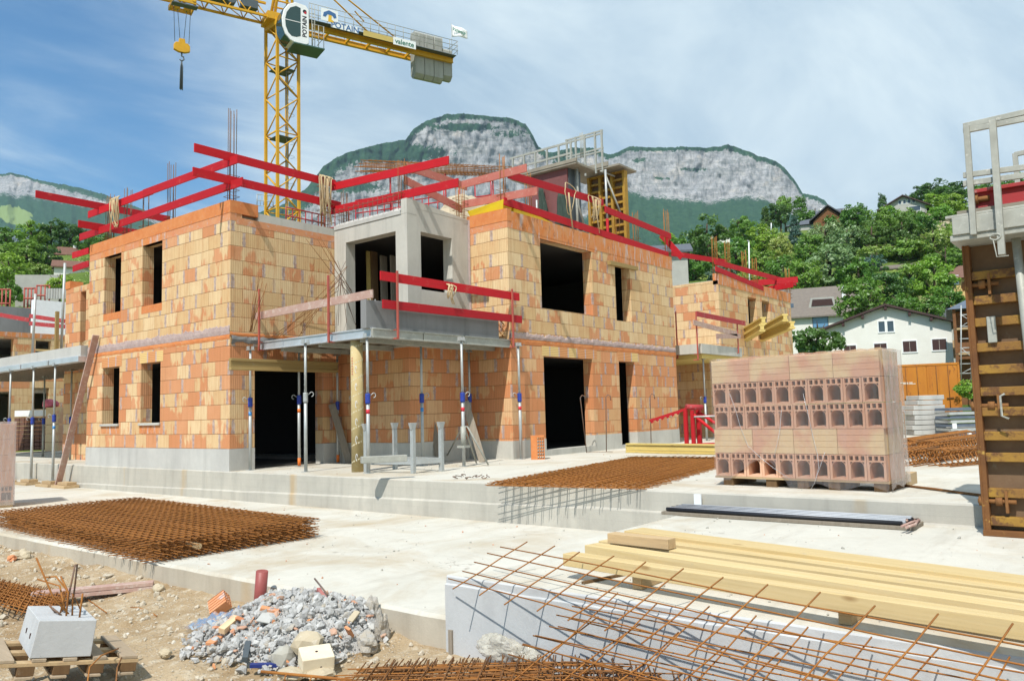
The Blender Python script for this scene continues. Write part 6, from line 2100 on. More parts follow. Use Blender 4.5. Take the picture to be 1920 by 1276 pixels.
# leaning board and wood blocks at the slab edge
p0, p1 = oX(9.80, 108, 914), oX(9.98, 180, 628)
plank((9.80, p0.y, .03), (9.98, p1.y, p1.z), 'long dusty pinkish board leaning against the corner of the narrow windowed house', 'dustplank', .17, .045, None, 'board', (1, 0, 0))
for k, (y, lab) in enumerate(((24.65, 'wood block pile under the prop beside the leaning board'), (26.15, 'wood block pile under the second prop'), (27.9, 'third wood block pile, partly behind the wrapped pack'), (23.6, 'flat wood boards at the foot of the leaning board'))):
    t_ = thing('wood_blocks', lab, 'wood block', (9.9, y, 0), 'wood blocks along the terrace foot')
    m = MB(); m.box(9.6, 10.0, y - .42, y + .42, .0, .075); part('lower_board', m, M['pallet'], t_, bevel=.005)
    m = MB(); m.box(9.72, 9.98, y - .3, y + .3, .08, .155); part('upper_board', m, M['pallet'], t_, bevel=.005)
# red guard frames, sheets and planks on the far low house
for (x0, x1, y0, y1, dep, lab) in ((-5, 18, 595, 542, 44, 'red brown guard frame at the picture edge on the far house'), (45, 65, 578, 540, 44, 'red brown guard frame before the retaining wall'), (68, 92, 572, 535, 45, 'red brown guard frame in front of the round bush')):
    p0, p1 = oD(dep, x0, y0), oD(dep, x1, y0); frame('guard_lattice', lab, p0, p1, (y0 - y1) / 1500 * dep, 3, 'redpost', 'guard rail', rails=3, r=.05)
for (x0, y0, x1, y1, dep, lab) in ((0, 590, 55, 600, 39, 'red brown plank before the grey concrete wall'), (55, 592, 122, 602, 39, 'long red brown plank before the white concrete wall'), (55, 606, 122, 612, 39, 'lower dusty plank before the white concrete wall')):
    plank(oD(dep, x0, y0), oD(dep, x1, y1), lab, 'redold', .2, .05)
m = MB()
for k in range(8):
    p = oD(42, 88 + k * 5, 560); m.beam(p, p + V((0, 0, .55)), .09, .09)
single('starter_posts', 'row of short pale stubs on the white concrete wall', 'stub', m, M['plinth'], kind=None)
p0, p1 = oX(10.2, 75, 656), oX(10.2, 146, 659); m = MB(); m.beam(p0, p1, .25, .06); single('board', 'yellowish board lying on the far balcony edge', 'board', m, M['timber2'])
p = oX(10.2, 106, 640); m = MB(); m.beam((10.2, p.y, 3.9), (10.2, p.y, p.z + .9), .09, .09); single('wood_post', 'upright yellowish wood post on the far balcony', 'post', m, M['timber2'])
# ------------------------------------------------------------------ rubble, stones, block on its pallet
DZ = lambda x, y: dirt_h(x, y)
HC = V((4.86, 6.32, 0))
def heap_h(x, y):
    dx, dy = (x - HC.x), (y - HC.y)
    g = math.exp(-(dx / .52) ** 2 - (dy / (.92 if dy > 0 else .70)) ** 4)
    g2 = math.exp(-((x - 4.5) / .55) ** 2 - ((y - 6.95) / .6) ** 2) * .35
    return .34 * g + .18 * g2 + .05 * noise.noise(V((x * 5, y * 5, 1))) * min(1, g * 4)
mb = MB(); n = 46; vs = []
for i in range(n + 1):
    for j in range(n + 1):
        x = 3.65 + 1.53 * i / n; y = 5.15 + 3.0 * j / n
        h = heap_h(x, y)
        vs.append((x, y, DZ(x, y) - .03 - .08 * max(0, 1 - h / .14) + h + (.05 * noise.noise(V((x * 14, y * 14, 0))) + .03 * noise.noise(V((x * 33, y * 33, 5)))) * min(1, h * 6)))
mb.faces(vs, [(i * (n + 1) + j, (i + 1) * (n + 1) + j, (i + 1) * (n + 1) + j + 1, i * (n + 1) + j + 1) for i in range(n) for j in range(n)])
cnt = 0
while cnt < 4200:
    x, y = R(3.7, 5.16), R(5.2, 8.1)
    h = heap_h(x, y)
    if h < .02 + R(0, .05) or (h < .10 and random.random() < .45): continue
    r = .006 + .05 * random.random() ** 4.2
    k = random.random()
    mb.m = 1 if k < .04 else 2 if k < .06 else 3 if k < .085 else 0
    z = DZ(x, y) + h
    if mb.m in (1, 3):
        mb.rock((x, y, z + r * .3), r * 1.1, R(0, 99), (1, R(.4, .8), R(.25, .5)), rough=.1)
    else:
        mb.rock((x, y, z + r * .2), r, R(0, 99), (1, R(.45, 1), R(.35, .9)), rough=.7)
    cnt += 1
single('rubble', None, None, mb, [M['rubble'], M['clay_chip'], M['plinth'], M['clay_lintel']], kind='stuff')
def hitg(px_, py_, off=0.0, heap=True):
    d = ray(px_, py_); t = 3.0
    while t < 30:
        p = CAM + d * t
        g = 0.0 if p.x > 5.2 else DZ(p.x, p.y) + (heap_h(p.x, p.y) if heap and 3.6 < p.x else 0)
        if p.z <= g + off: break
        t += .012
    return p
def stone(px_, py_, r, lab, mt='stone', z=None, sq=(1, .8, .7), sub=3, name='stone', rough=.25, seed=1, cat='stone'):
    p = hitg(px_, py_, r * .5)
    m = MB(); m.rock(p, r, seed, sq, Matrix.Rotation(seed, 3, 'Z'), sub, rough)
    return single(name, lab, cat, m, M[mt])
stone(297, 1102, .075, 'round buff stone at the end of the double plank on the dirt', seed=2)
stone(310, 1224, .065, 'buff stone on the dirt between pallet and rubble heap', sq=(1, .7, .6), seed=5)
stone(576, 1208, .145, 'large buff limestone block in the rubble heap', sq=(1.1, .8, .8), seed=8, sub=2)
stone(531, 1232, .105, 'flat grey stone under the limestone block in the heap', 'stonegrey', sq=(1, .7, .9), seed=9, sub=2)
stone(600, 1262, .10, 'low pale stone partly under the cream block', 'stone', z=0, sq=(1.2, .9, .4), seed=12)
stone(545, 1262, .13, 'flat pale stone beside the blue plastic strip', 'stone', z=0, sq=(1.2, .8, .3), seed=14)
stone(40, 1040, .09, 'heap of buff stones against the slab edge at the picture side', 'stone', z=0, sq=(1.4, 1.2, .8), seed=15, rough=.6)
stone(205, 1078, .05, 'flat pale stone by the slab edge', 'pebble', z=0, sq=(1.3, .9, .4), seed=16)
stone(22, 1046, .08, 'broken red clay lump at the slab edge', 'clay_lintel', z=0, sq=(1.2, .7, .6), seed=17, rough=.5)
stone(697, 1140, .075, 'upper lump of the rough concrete column in the heap', 'rubble', sq=(.8, .7, 1.5), seed=21, rough=.7)
stone(716, 1178, .085, 'rough concrete lump leaning down the end of the heap', 'rubble', sq=(.7, .6, 1.9), seed=22, rough=.7)
stone(690, 1205, .10, 'wide rough concrete lump at the foot of the heap end', 'rubble', sq=(1.2, .9, .8), seed=23, rough=.6)
# cream block with a hole
def slab_at(px_, py_, z): return oZ(z, px_, py_)
p = hitg(596, 1268)
m = MB()
fr = (RT * 1).normalized(); fr = V((fr.x, fr.y, 0)).normalized(); fd = V((-fr.y, fr.x, 0))
rotb = Matrix.Rotation(.42, 3, 'Z')
ex, ey = rotb @ fr, rotb @ fd
up_ = (V((0, 0, 1)) - ey * .25).normalized(); ey = ex.cross(up_) * -1
Q = lambda u, d, z: p + V((0, 0, .02)) + ex * u + ey * d + up_ * z
m.hexa([Q(u, d, z) for z in (0, .15) for u, d in ((-.13, -.02), (.13, -.02), (.13, .2), (-.13, .2))])
t_ = thing('plaster_block', 'cream building block with a small hole lying before the rubble heap', 'block', p)
part('block', m, M['plaster'], t_, bevel=.008)
m = MB(); m.tube([Q(.0, .09, .149), Q(.0, .09, .153)], .012, 10); m.tube([Q(.02, -.018, .07), Q(.02, -.022, .07)], .008, 8); part('hole', m, M['shutter'], t_)
# broken hollow brick, chips
def chip(px_, py_, size, rot, lab, mt='clay_lintel', name='brick_piece', cat='brick', grooves=0, dz=0.0):
    p = hitg(px_, py_, dz)
    Mx = rot if isinstance(rot, Matrix) else Matrix.Rotation(rot[2], 3, 'Z') @ Matrix.Rotation(rot[1], 3, 'Y') @ Matrix.Rotation(rot[0], 3, 'X')
    m = MB(); sx, sy, sz = size
    if grooves:
        prof = []
        for k in range(grooves):
            x0 = -sx / 2 + sx * k / grooves; w_ = sx / grooves
            prof += [(x0, sz / 2), (x0 + w_ * .72, sz / 2), (x0 + w_ * .78, sz / 2 - .012), (x0 + w_ * .96, sz / 2 - .012)]
        prof += [(sx / 2, sz / 2), (sx / 2, -sz / 2), (-sx / 2, -sz / 2)]
        holes = [[(-sx / 2 + sx * (i + .2) / 5, -sz / 2 + sz * (j + .15) / 3), (-sx / 2 + sx * (i + .8) / 5, -sz / 2 + sz * (j + .15) / 3), (-sx / 2 + sx * (i + .8) / 5, -sz / 2 + sz * (j + .75) / 3), (-sx / 2 + sx * (i + .2) / 5, -sz / 2 + sz * (j + .75) / 3)] for i in range(5) for j in range(3)]
        m.prism(prof, lambda u, z, k: p + Mx @ V((u, sy * (k - .5), z)), holes)
    else:
        m.hexa([p + Mx @ V((x * sx / 2, y * sy / 2, z * sz / 2)) for z in (-1, 1) for x, y in ((-1, -1), (1, -1), (1, 1), (-1, 1))])
    return single(name, lab, cat, m, M[mt], bevel=.004 if not grooves else 0)
zx = V((-.72, -.05, .69)).normalized(); yx = (RT0 * .8 + V((0, 0, .42)) + HF * .2); yx = (yx - zx * yx.dot(zx)).normalized(); xx_ = yx.cross(zx)
chip(412, 1132, (.20, .20, .11), Matrix((yx, -xx_, zx)).transposed() @ Matrix.Rotation(PI / 2, 3, 'Z'), 'broken grooved red hollow brick at the heap edge by the slab', 'clay_lintel', grooves=5, dz=.10)
chip(430, 1170, (.22, .07, .06), (.2, -.3, .3), 'pale orange brick offcut sticking out of the clear plastic', 'clay_pack', dz=.05)
chip(448, 1160, (.13, .07, .03), (.5, .3, 1.2), 'small orange tile chip beside the brick offcut', 'clay_lintel', dz=.05)
chip(506, 1142, (.17, .06, .03), (.2, .25, -.8), 'curved orange tile piece high on the heap', 'clay_lintel', dz=.05)
chip(402, 1200, (.17, .08, .03), (.1, -.1, .5), 'flat orange tile piece at the low heap edge', 'clay_lintel', dz=.03)
chip(655, 1183, (.10, .07, .025), (.4, .9, .3), 'upright orange tile chip near the rough column', 'clay_lintel', dz=.06)
chip(663, 1155, (.13, .06, .02), (.2, -.5, .2), 'brown stone chip beside the rough concrete lump', 'stone', dz=.05)
chip(462, 1220, (.30, .05, .05), (.1, -.2, .9), 'dark blue grey strip in the lower heap', 'steeldark', 'strip', 'strip', dz=.04)
chip(500, 1246, (.27, .045, .035), (.0, .05, -.75), 'blue plastic strip on the dirt before the heap', 'bluestrip', 'plastic_strip', 'strip', dz=.03)
chip(500, 1156, (.20, .13, .015), (.2, -.2, .6), 'whitish flat shard on the heap face', 'plinth', 'shard', 'shard', dz=.06)
p0, p1 = oX(5.05, 488, 1118), oX(5.02, 490, 1070)
m = MB(); m.tube([(5.03, p0.y, -.3), (5.03, p1.y, p1.z)], .062, 14); single('red_pipe', 'short upright red brown pipe at the slab edge behind the heap', 'pipe', m, M['redpvc'])
p0, p1 = oX(4.85, 622, 1140), oX(5.0, 597, 1104); m = MB(); m.beam(p0, p1, .035, .035); single('red_batten', 'small red batten stuck in the heap top', 'batten', m, M['redwood'])
p0, p1 = oX(4.9, 615, 1115), oX(5.05, 590, 1084); m = MB(); m.tube([p0, p1], .009, 6); single('steel_bar', 'thin grey bar sticking out of the heap top', 'bar', m, M['rebar'])
# clear plastic on the heap and milky bag at the wall
m = MB(); vs = []
c0 = hitg(402, 1172)
for i in range(17):
    for j in range(13):
        x = c0.x + (i / 16 - .5) * .42; y = c0.y + (j / 12 - .5) * .62
        vs.append((x, y, DZ(x, y) + heap_h(x, y) + .05 + .05 * noise.noise(V((x * 9, y * 9, 3))) + .025 * noise.noise(V((x * 25, y * 25, 3)))))
m.faces(vs, [(i * 13 + j, (i + 1) * 13 + j, (i + 1) * 13 + j + 1, i * 13 + j + 1) for i in range(16) for j in range(12)])
single('plastic_sheet', 'crumpled clear plastic sheet at the heap end by the broken brick', 'plastic sheet', m, M['film_sheet'])
p = oX(5.02, 940, 1205)
m = MB(); m.rock((5.02, p.y, p.z - .04), .13, 4, (.6, 1.6, .7), Matrix.Identity(3), 4, .5); m.rock((5.02, p.y - .22, p.z - .05), .10, 7, (.6, 1.4, .6), Matrix.Identity(3), 4, .5)
single('plastic_bag', 'milky crumpled plastic bag at the foot of the grey wall', 'bag', m, M['bag'])
p = oX(5.16, 848, 1195); m = MB(); m.box(5.13, 5.2, p.y - .02, p.y + .02, -.4, p.z + .07); single('wood_strip', 'narrow upright wood strip in the joint between the two slabs', 'board', m, M['oldwood'])
# double plank on the dirt
for k, (dz, lab) in enumerate(((.015, 'lower dusty plank of the pair on the dirt'), (.065, 'upper dusty pinkish plank of the pair on the dirt'))):
    g = -.30 + dz; p0, p1 = oZ(g + .03, 60, 1121 - 8 * k), oZ(g + .03, 288, 1100 - 8 * k)
    plank(p0, p1, lab, 'dustplank', .045, .16, 'pair of planks on the dirt', 'board')
# pallet with concrete block
zt = -.20
n1 = oZ(zt, 259, 1228); e1p = (RT0 * .79 + HF * .61 - V((0, 0, .16))).normalized(); e2p = (HF * .79 - RT0 * .61).normalized(); upp = e1p.cross(e2p)
DP = .85
tp_ = thing('pallet', 'worn open boarded pallet carrying the concrete block on the dirt', 'pallet', (n1.x, n1.y, zt - .2))
Q = lambda s, d, z: n1 - e1p * s + e2p * d + upp * z
LP = 1.3
for k, (s, w_) in enumerate(((0, .13), (.24, .10), (.46, .10), (.68, .10), (.90, .10), (1.12, .13))):
    m = MB(); m.hexa([Q(ss, d, z) for z in (-.024, 0) for ss, d in ((s, 0.0), (s + w_, 0.0), (s + w_, DP), (s, DP))]); part('deck_board', m, M['pallet2'], tp_, bevel=.003)
for d in (0.0, .38, .75):
    m = MB(); m.hexa([Q(ss, dd, z) for z in (-.055, -.026) for ss, dd in ((-.01, d), (LP, d), (LP, d + .1), (-.01, d + .1))]); part('stringer_board', m, M['pallet'], tp_, bevel=.003)
for d in (0.0, .38, .75):
    for s in (.0, .25, .5, .75, 1.0):
        m = MB(); m.hexa([Q(ss, dd, z) for z in (-.125, -.057) for ss, dd in ((s, d), (s + .12, d), (s + .12, d + .1), (s, d + .1))])
        part('block', m, M['darkwood'], tp_, bevel=.003)
for s in (0.02, .27, .52, .77, 1.02):
    m = MB(); m.hexa([Q(ss, dd, z) for z in (-.145, -.127) for ss, dd in ((s, -.03), (s + .11, -.03), (s + .11, DP), (s, DP))]); part('bottom_board', m, M['pallet2'], tp_, bevel=.003)
b0 = Q(.80, .02, .004)
wB, dB = .44, .70
ew, ed = e1p, e2p
kb = thing('concrete_block', 'grey concrete foundation block with bars in its top, on the worn pallet', 'concrete block', b0)
m = MB(); Qb = lambda u, d, z: b0 + ew * u + ed * d + upp * z
g_ = .02
m.hexa([Qb(u, d, z) for z in (0, .28) for u, d in ((g_ * (z > 0), g_ * (z > 0)), (wB, g_ * (z > 0)), (wB, dB), (g_ * (z > 0), dB))])
part('block', m, M['conc_blue'], kb, bevel=.005)
m = MB()
for d in (.2, .42): m.hexa([Qb(-.0 + q_, d + e_, z_) for z_ in (.11, .15) for q_, e_ in ((.012, 0), (.002, 0), (.002, .012), (.012, .012))])
part('slot', m, M['shutter'], kb)
def bar_px(pts, base, r=.008):
    D_ = (base - CAM).dot(FW)
    return [base] + [oD(D_ + dd, x, y) for x, y, dd in pts]
for k, (u, d, pts, mt) in enumerate((
        (.62, .25, ((100, 1120, 0), (68, 1045, -.05)), 'rust'), (.5, .3, ((125, 1105, 0), (105, 1080, .02), (83, 1082, .05)), 'rust'), (.55, .18, ((128, 1110, 0), (114, 1080, .1)), 'rust'),
        (.55, .35, ((127, 1125, 0), (141, 1058, 0), (145, 1057, .02), (138, 1118, .05)), 'rebar'), (.75, .12, ((155, 1112, 0),), 'rust'), (.42, .28, ((92, 1133, 0),), 'rebar'), (.48, .2, ((98, 1139, 0),), 'rebar'), (.66, .2, ((137, 1112, .0), (150, 1140, .03)), 'rust'), (.6, .33, ((118, 1125, 0), (112, 1098, .1), (70, 1085, .2)), 'rust'))):
    m = MB(); m.tube(bar_px(pts, Qb(wB * u, dB * d * 1.7, .28)), .0075, 6); part('bar', m, M[mt], kb)
m = MB(); q0 = oZ(-.18, 219, 1217)
m.tube([oZ(-.15, 222, 1215), oZ(-.10, 190, 1228), oZ(-.12, 168, 1250), oZ(-.2, 163, 1285)], .006, 6)
single('bent_bar', 'thin bent rusty bar curving over the pallet edge', 'bar', m, M['rust'])
m = MB(); m.tube([oZ(-.15, 228, 1232), oZ(-.16, 220, 1250), oZ(-.2, 217, 1285)], .006, 6)
single('bent_bar', 'second thin bar hanging straight over the pallet edge', 'bar', m, M['rust2'])
for pts, lab in ((((158, 1118), (200, 1148)), 'rusty bar lying on the dirt beside the concrete block'), (((245, 1137), (262, 1139), (282, 1146), (294, 1154)), 'curved rusty wire on the dirt'), (((206, 1168), (240, 1160), (292, 1153)), 'straight thin rusty wire on the dirt by the pallet')):
    m = MB(); ps = []
    for x, y in pts:
        p = oZ(-.28, x, y)
        for _ in range(3): p = oZ(DZ(p.x, p.y) + .012, x, y)
        ps.append(p)
    m.tube(ps, .006, 5); single('wire', lab, 'wire', m, M['rust'])
p0, p1 = oZ(-.27, 490, 1258), oZ(-.27, 660, 1274)
m = MB(); m.tube([p0, p1], .012, 8)
for k in range(3):
    c = p0 + (p1 - p0) * (.3 + .28 * k); m.tube([c + V((.03 * math.cos(q), .0, .03 * math.sin(q) - .03)) for q in [0, .8, 1.6, 2.4, 3.2, 4]], .006, 5)
single('steel_bar', 'rusty bar with wire hooks in front of the cream block', 'bar', m, M['rust'])

mb = MB()
for _ in range(900):
    k = random.random()
    if k < .45: x, y, z = R(5.3, 10.0), R(5.0, 17), 0
    elif k < .75: x, y, z = R(10.15, 18), R(3, 15.5), TZ
    else: x, y, z = R(5.3, 10), R(.8, 4.8), PZ
    if z == TZ and x > 15 and y > 11.8: continue
    r = .004 + .018 * random.random() ** 4
    mb.m = 0 if random.random() < .75 else 1
    mb.rock((x, y, z + r * .3), r, R(0, 99), (1, R(.6, 1), R(.4, .8)), rough=.3)
single('grit', None, None, mb, [M['stonegrey'], M['clay_chip']], kind='stuff')
# ------------------------------------------------------------------ houses and things beyond the site
YR = YAW - PI / 2
def house_root(name, lab, px_, D, cat='house', extra=0, base=None):
    b = oD(D, px_, 700); z = hill_z(b.x, b.y) if base is None else base
    o = thing(name, lab, cat, (b.x, b.y, z)); o.rotation_euler = (0, 0, YR + extra - math.atan((px_ - 960) / 1500) * .92)
    W[o.name] = V((0, 0, 0))
    return o, z
def zpx(D, x, y): return oD(D, x, y).z
def gD(px_, y, d0=62):
    D = d0
    while D < 240:
        c = oD(D, px_, y)
        if hill_z(c.x, c.y) >= c.z: break
        D += 1
    return D
def wins(par, lst, y0, frame_m='white', pane='glass', sill=True):
    for (x, z, w_, h_, kind) in lst:
        m = MB(); f_ = .07
        for a0, a1, c0, c1 in ((x - w_ / 2 - f_, x + w_ / 2 + f_, z + h_ / 2, z + h_ / 2 + f_), (x - w_ / 2 - f_, x + w_ / 2 + f_, z - h_ / 2 - f_ * 1.3, z - h_ / 2), (x - w_ / 2 - f_, x - w_ / 2, z - h_ / 2, z + h_ / 2), (x + w_ / 2, x + w_ / 2 + f_, z - h_ / 2, z + h_ / 2)):
            m.box(a0, a1, y0 - .05, y0 + .03, c0, c1)
        wd = part('window', m, M[frame_m], par)
        m = MB()
        if kind == 'shutter':
            m.box(x - w_ / 2, x - .01, y0 - .035, y0 + .02, z - h_ / 2, z + h_ / 2); m.box(x + .01, x + w_ / 2, y0 - .035, y0 + .02, z - h_ / 2, z + h_ / 2)
            part('shutter', m, M['shutter'], wd)
        else:
            m.box(x - w_ / 2, x + w_ / 2, y0 - .01, y0 + .02, z - h_ / 2, z + h_ / 2); part('pane', m, M[pane], wd)
def gable(par, w_, d_, eave, ridge, wm, rm, over=.55, th=.16, side=False, z0=-3):
    """gable end toward -y; side=True: the eave faces -y. local coordinates"""
    m = MB()
    if not side:
        m.prism([(-w_ / 2, z0), (w_ / 2, z0), (w_ / 2, eave), (0, ridge), (-w_ / 2, eave)], lambda u, z, k: V((u, d_ * k, z)))
    else:
        m.prism([(0, z0), (d_, z0), (d_, eave), (d_ / 2, ridge), (0, eave)], lambda u, z, k: V((-w_ / 2 + w_ * k, u, z)))
    part('wall', m, M[wm], par)
    m = MB()
    for s in (-1, 1):
        if not side:
            sl = (ridge - eave) / (w_ / 2)
            a_, b_ = V((0, 0, ridge + .02)), V((s * (w_ / 2 + over), 0, eave - sl * over + .02))
            m.hexa([V((p.x, y, p.z + dz)) for dz in (0, th) for p, y in ((a_, -over), (b_, -over), (b_, d_ + over), (a_, d_ + over))])
        else:
            sl = (ridge - eave) / (d_ / 2)
            yb = 0 - over if s < 0 else d_ + over
            m.hexa([V((x, y, z + dz)) for dz in (0, th) for x, y, z in ((-w_ / 2 - over, d_ / 2, ridge + .02), (w_ / 2 + over, d_ / 2, ridge + .02), (w_ / 2 + over, yb, eave - sl * over + .02), (-w_ / 2 - over, yb, eave - sl * over + .02))])
    return part('roof', m, M[rm], par)

# white gabled house
D = 60
h1, z = house_root('white_house', 'white gabled house with brown shutters and a wide brown roof', 1668, D, base=1.2)
zz = lambda x, y: zpx(D, x, y) - 1.2
rf = gable(h1, 8.6, 11, zz(1668, 610), zz(1668, 573), 'render_white', 'roof_brown2', .55)
wins(h1, [(-.32, zz(1660, 611), .42, .78, 'glass'), (.28, zz(1672, 611), .42, .78, 'glass'), (-2.62, zz(1602, 653), .85, .62, 'shutter'), (-.50, zz(1655, 652), .85, .72, 'shutter'), (1.48, zz(1705, 650), .9, .8, 'shutter'), (3.44, zz(1754, 648), .92, .8, 'shutter'), (-2.6, zz(1602, 653) - 2.9, .9, 1.1, 'shutter'), (-.5, zz(1655, 651) - 2.9, .9, 1.1, 'shutter')], 0)
m = MB()
for x, sl in ((-3.0, 1), (-1.6, 1), (1.6, 1), (3.0, 1), (0, 1)):
    zt_ = zz(1668, 573) - (zz(1668, 573) - zz(1668, 610)) * abs(x) / 4.3
    m.box(x - .09, x + .09, -.5, 0, zt_ - .28, zt_ - .05)
part('purlin', m, M['shutter'], h1)
m = MB(); m.box(4.3, 6.4, .3, 1.6, zz(1780, 672), zz(1780, 660)); m.box(4.3, 6.3, .25, .32, zz(1780, 660), zz(1780, 640)); part('balcony', m, M['pallet'], h1)
# grey brown roofed house with dormer
D = 85
h2, z = house_root('grey_roofed_house', 'house with a grey brown tiled roof, a dormer and a blue reflecting window', 1548, D, base=6.0)
zz = lambda x, y: zpx(D, x, y) - 6.0
rf = gable(h2, 10.5, 9, zz(1548, 587), zz(1548, 528), 'render_white', 'roof_grey', .5, side=True, z0=-4)
wins(h2, [(-.2, zz(1542, 600), 1.45, 1.35, 'glass')], 0, 'glass', 'glassblue')
m = MB(); m.box(3.0, 3.35, -.6, -.25, -1, zz(1565, 590)); m.box(2.2, 2.55, 2.0, 2.4, zz(1570, 556), zz(1570, 530)); part('chimney', m, M['white'], h2)
m = MB(); a_ = zz(1548, 566)
m.hexa([V((x, y, zq)) for x, y, zq in ((-1.3, .9, a_ - .35), (1.55, .9, a_ - .35), (1.55, 2.6, a_ - .3), (-1.3, 2.6, a_ - .3), (-1.0, .85, a_ + .7), (1.3, .85, a_ + .7), (1.3, 3.2, a_ + 1.0), (-1.0, 3.2, a_ + 1.0))])
dm = part('dormer', m, M['render_grey'], h2)
m = MB(); m.hexa([V((x, y, zq)) for x, y, zq in ((-1.0, .84, a_ - .2), (1.25, .84, a_ - .2), (1.25, .9, a_ - .2), (-1.0, .9, a_ - .2), (-.85, .8, a_ + .5), (1.1, .8, a_ + .5), (1.1, .9, a_ + .5), (-.85, .9, a_ + .5))]); part('pane', m, M['shutter'], dm)
sl_ = (zz(1548, 528) - zz(1548, 587)) / 4.5
for x0 in (-3.6, 2.9):
    m = MB()
    m.hexa([V((x0 + dx, y, zz(1548, 587) + sl_ * y + o_)) for o_ in (.12, .25) for dx, y in ((0, 1.1), (.8, 1.1), (.8, 1.75), (0, 1.75))])
    part('roof_window', m, M['glass'], h2)
# yellow house
D = 92
h3, z = house_root('yellow_house', 'yellow rendered house with a brown hipped roof beside the tall formwork', 1862, D, base=8)
zz = lambda x, y: zpx(D, x, y) - 8
m = MB(); m.box(-4.2, 5, 0, 8, -3, zz(1862, 513)); part('wall', m, M['render_yel'], h3)
m = MB(); e_ = zz(1862, 513) - .1; t_ = zz(1862, 484); m.hexa([(-4.9, -.6, e_), (5.6, -.6, e_), (5.6, 8.6, e_), (-4.9, 8.6, e_), (-2.6, 2.6, t_), (2.4, 2.6, t_), (2.4, 5.0, t_), (-2.6, 5.0, t_)]); part('roof', m, M['roof_brown'], h3)
wins(h3, [(-3.3, zz(1805, 518), 1.05, .95, 'glass'), (-3.1, zz(1806, 553), .9, 1.0, 'glass'), (1.0, zz(1862, 525), 1.1, .9, 'glass')], 0)
# slate roofed house with boarded gallery, and the scaffold before it
D = 50
h4, z = house_root('slate_roofed_house', 'house with blue grey slate roof and brown boarded gallery behind the scaffold', 1850, D, base=1.2)
zz = lambda x, y: zpx(D, x, y) - 1.2
m = MB(); m.box(-1.55, 4, .9, 7, -1, zz(1850, 577)); part('wall', m, M['cladding'], h4)
m = MB(); e_ = zz(1850, 575); t_ = zz(1850, 533)
m.hexa([(-1.95, -.4, e_), (4.5, -.4, e_), (4.5, 7.4, e_), (-1.95, 7.4, e_), (.4, 2.8, t_), (2.5, 2.8, t_), (2.5, 4.2, t_), (.4, 4.2, t_)]); part('roof', m, M['roof_slate'], h4)
m = MB()
for y in (612, 660): m.box(-1.6, 4, -.2, .9, zz(1815, y) - .12, zz(1815, y))
part('gallery', m, M['pallet'], h4)
m = MB(); m.box(-1.62, -1.45, -.2, -.05, -1, e_); m.box(-1.5, 4, -.12, -.08, zz(1815, 672), zz(1815, 640)); part('post', m, M['cladding'], h4)
D = 76
h4b, z = house_root('dark_roofed_house', 'plain house with a dark grey roof between the white gable and the slate roof', 1787, D, base=3)
zz = lambda x, y: zpx(D, x, y) - 3
gable(h4b, 2.2, 6, zz(1787, 610), zz(1787, 572), 'render_grey', 'roof_dark', .15, .15, side=True, z0=-3)
sf = thing('scaffold', 'white tubular scaffold tower with cross braces at the slate roofed house', 'scaffold', oD(47, 1818, 740)); 
m = MB()
for x in (1802, 1821, 1837):
    for dd in (0, 1.1): m.tube([oD(47 + dd, x, 745), oD(47 + dd, x, 572)], .035, 6)
part('standard', m, M['galv'], sf)
m = MB()
for y in (590, 612, 635, 652, 660, 682, 700, 720):
    m.tube([oD(47, 1800, y), oD(47, 1838, y - 1)], .025, 5)
for (a_, b_) in ((590, 612), (612, 590), (652, 682), (700, 682)): m.tube([oD(47, 1802, a_), oD(47, 1837, b_)], .022, 5)
for i in range(14): m.tube([oD(47, 1822, 590 + 11 * i), oD(47, 1836, 590 + 11 * i)], .016, 4)
part('brace', m, M['galv'], sf)
# container
D = 43
ck, z = house_root('shipping_container', 'orange steel container with rust streaked double doors', 1739, D, 'container', base=1.0)
zz = lambda x, y: zpx(D, x, y) - 1.0
H_ = zz(1739, 682)
m = MB(); m.box(-1.62, 1.5, .06, 6, .1, H_); part('body', m, M['orange'], ck, bevel=.03)
m = MB(); 
for x in (-1.62, 1.42): m.box(x, x + .1, 0, .07, .05, H_)
m.box(-1.62, 1.52, 0, .07, H_ - .1, H_ + .02); m.box(-1.62, 1.52, 0, .07, .03, .16); part('door_frame', m, M['orange'], ck, bevel=.01)
for s, lab in ((-1, None), (1, None)):
    m = MB(); x0, x1 = (-1.5, -.06) if s < 0 else (-.03, 1.4)
    m.box(x0, x1, .02, .058, .18, H_ - .12)
    for k in range(3): m.box(x0 + .1 + k * .45, x0 + .14 + k * .45, .005, .02, .2, H_ - .14)
    dr = part('door', m, M['orange'], ck, bevel=.008)
    m = MB()
    for xx in (x0 + .45, x0 + 1.0): m.tube([(xx, -.02, .16), (xx, -.02, H_ - .12)], .02, 6); m.beam((xx - .15, -.03, .85), (xx + .2, -.03, .87), .03, .05)
    part('locking_bar', m, M['formrust'], dr)
m = MB(); m.box(-1.35, -.75, .012, .02, 1.72, 1.76); m.box(-1.2, -.6, .012, .02, 1.66, 1.69); part('faded_print', m, M['render_white'], ck)
m = MB(); m.box(-1.78, -1.65, .0, .2, .1, H_ * .9); part('white_post', m, M['white'], ck)
